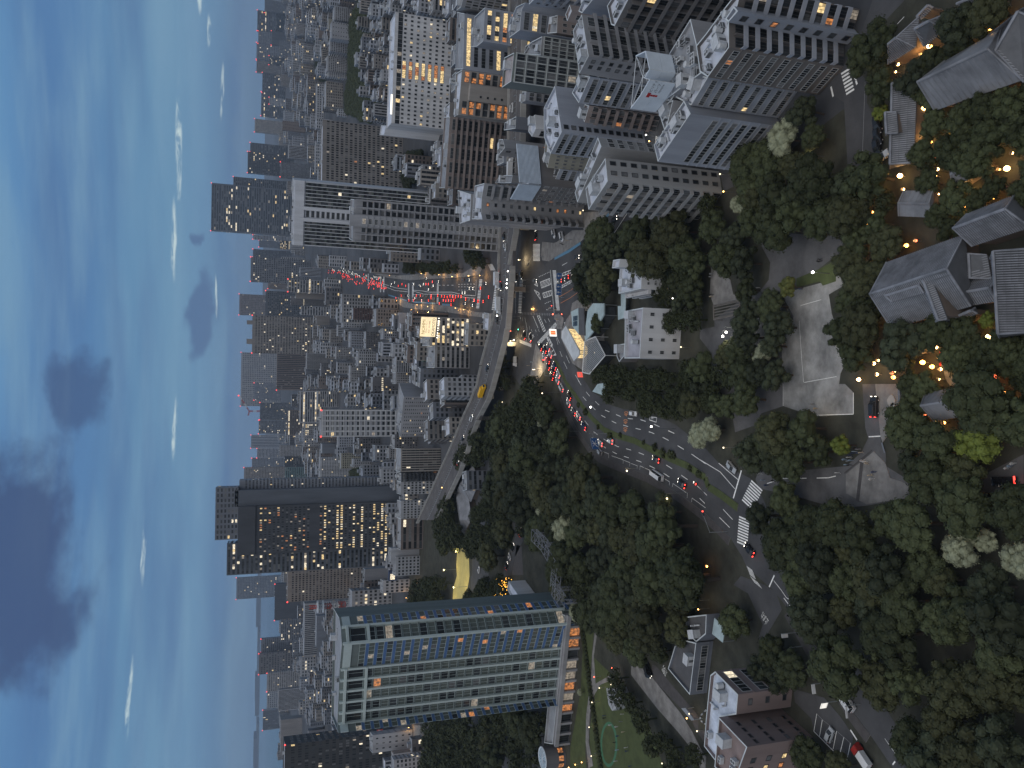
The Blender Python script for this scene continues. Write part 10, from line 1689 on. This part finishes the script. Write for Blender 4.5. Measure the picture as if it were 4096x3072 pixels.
# corrugated rooftop screen on the dark office (two folded faces)
r=ROOTS['b13']; poly=[p for n_,l_,c_,w_,rf_,h_,poly_,s_,u_,ob_,pr_,k_ in BLD if k_=='b13' for p in poly_]; hh=[e[5] for e in BLD if e[11]=='b13'][0]
poly=[Vector(p) for p in poly]; 
idx=sorted(range(len(poly)),key=lambda i:((poly[i]+poly[(i+1)%len(poly)])/2).length)[:2]
CORR=mat('corrugated',(.40,.46,.53),.4,.12,.4)
o=root('corrugated_screen',(r.location.x,r.location.y,hh),'folded corrugated metal screen standing on the roof of the dark office','screen')
for i in idx:
    a=poly[i]-Vector(r.location[:2]);b_=poly[(i+1)%len(poly)]-Vector(r.location[:2]); L=(b_-a).length; M=frame(a,b_-a,0); b=MB()
    for k in range(18): z=k*.5; b.face([M@Vector(q) for q in((0,-.4,z),(L,-.4,z),(L,-.65,z+.25),(0,-.65,z+.25))]); b.face([M@Vector(q) for q in((0,-.65,z+.25),(L,-.65,z+.25),(L,-.4,z+.5),(0,-.4,z+.5))])
    b.box((0,-.38,0),(L,-.2,9),0,M); b.obj('screen_face',CORR,o)
fp=[Vector(MISC['fairy%d'%i]) for i in range(8)]; c=sum(fp,Vector((0,0)))/8; o=root('fairy_light_tree',(c.x,c.y,0),'tree wound with amber fairy lights beside the low white hall','tree'); R=random.Random(9)
b=MB(); b.tube((0,0,0),(0,0,5),.35,.2,7)
for p in fp: b.tube((0,0,3),(p.x-c.x,p.y-c.y,6),.16,.06,5)
b.obj('trunk',BARK,o); b=MB()
for p in fp:
    for k in range(26): q=(p-c)*R.uniform(.2,1.15)+Vector((R.gauss(0,.8),R.gauss(0,.8))); b.ball((q.x,q.y,R.uniform(3,7)),.16,5,3)
b.obj('fairy_lights',emit('fairy_amber',(1,.48,.06),5),o,kind='stuff'); q=put('crown',random.choice(CR['dark']),o,(0,0,5.6)); q.scale=(5,5,3.4)
b=MB(); x,y=MISC['redbox']; kx=ROOTS['k1'].location; b.box((-1.6,-1.1,15.4),(1.6,1.1,17.6)); b.box((-1.5,-1.15,15.5),(-.1,-1.1,17.4)); q=b.obj('roof_box',mat('box_red',(.22,.07,.055),.6),ROOTS['k1'],(x-kx.x,y-kx.y,0))
for i in range(4):
    x,y=MISC['flood%d'%i]; o=root('court_floodlight',(x,y,0),'','floodlight','floodlights of the yellow court'); b=MB(); b.tube((0,0,0),(0,0,9),.12,.08,6); b.obj('pole',STEEL,o); b=MB(); b.box((-.5,-.2,9),(.5,.2,9.5)); b.obj('lamp_head',emit('flood_yellow',(1,.8,.35),6),o); o['label']='floodlight pole over the yellow court, '+('nearest the hall','second from the hall','third from the hall','farthest from the hall')[i]
    l=D.lights.new('flood','POINT'); l.energy=1500; l.color=(1,.78,.3); l.shadow_soft_size=.6; lo=D.objects.new('flood',l); COL.objects.link(lo); lo.parent=o; lo.location=(0,0,8.6)
# bench, double lamp bed, stones, arch gate, hedges
x,y=MISC['bench']; o=root('red_bench',(x,y,0),'bright red cloth covered bench on the lit garden path','bench'); b=MB(); b.box((-1.5,-.7,.35),(1.5,.7,.48)); b.obj('seat',mat('red_cloth',(.45,.03,.03),.8),o)
for sx in(-1.2,1.2):
    for sy in(-.5,.5): b=MB(); b.box((sx-.06,sy-.06,0),(sx+.06,sy+.06,.35)); b.obj('leg',WOOD,o)
x,y=MISC['lampbed']; o=root('planter_bed',(x,y,0),'octagonal planter bed at the foot of the tall twin lamps','planter'); b=MB(); b.tube((0,0,0),(0,0,.45),2.3,n=8); b.obj('kerb',CONC,o); b=MB(); b.tube((0,0,.45),(0,0,.52),2.0,n=8); b.obj('planting',LAWN,o)
for k,lab in(('rock0','larger pale flat stone in the stone court'),('rock1','smaller pale flat stone in the stone court')):
    x,y=MISC[k]; b=MB(); R=random.Random(k); pr=[((1.3+R.uniform(-.3,.3))*cos(2*pi*i/9),(1.0+R.uniform(-.2,.2))*sin(2*pi*i/9)) for i in range(9)]; b.prism(pr,0,.35); q=b.obj('stone',mat('pale_stone',(.33,.32,.30),.9),None,(x,y,.1)); tag(q,lab,'stone')
a=Vector(MISC['arch0']);b_=Vector(MISC['arch1']); c=(a+b_)/2; o=root('arch_gate',(c.x,c.y,0),'white striped curved gate bar between ramp and stained roof office','gate'); b=MB(); d=b_-a
for i in range(10):
    t0=i/10;t1=(i+1)/10; z0=1+2.5*sin(pi*t0);z1=1+2.5*sin(pi*t1); p=a+d*t0-c;q=a+d*t1-c; b.tube((p.x,p.y,z0),(q.x,q.y,z1),.22,n=6,m=i%2)
b.obj('bar',[WHITE,FRAMED],o)
def hedge(p,q,w,h,label):
    p=Vector(p);q=Vector(q); d=q-p; o=root('hedge',(p.x,p.y,0),label,'hedge'); n=max(2,int(d.length/1.6)); rz=math.atan2(d.y,d.x)
    for i in range(n):
        s=put('hedge_bush',SH,o,((d*(i+.5)/n).x,(d*(i+.5)/n).y,h*.45)); s.scale=(1.3,w*.8,h*.7); s.rotation_euler=(0,0,rz)
hedge((-92,300),(-128,285),2.2,1.6,'clipped dark hedge along the lawn below the hotel podium'); hedge((-128,285),(-160,272),2.2,1.6,'clipped dark hedge at the far end of the hotel podium lawn')
# round clipped bed in the park walk
b=MB(); k=MB()
# ---------------------------------------------------------------- dusk air
b=MB(); b.box((-9000,-500,-1.5),(9000,11500,420)); hz=b.obj('haze',None,kind='stuff'); hm=D.materials.new('dusk_air'); hm.use_nodes=True; t=hm.node_tree; t.nodes.clear(); v=t.nodes.new('ShaderNodeVolumePrincipled'); v.inputs['Color'].default_value=(.66,.80,1,1); v.inputs['Density'].default_value=.00005; o_=t.nodes.new('ShaderNodeOutputMaterial'); t.links.new(v.outputs[0],o_.inputs['Volume']); hz.data.materials.clear(); hz.data.materials.append(hm)
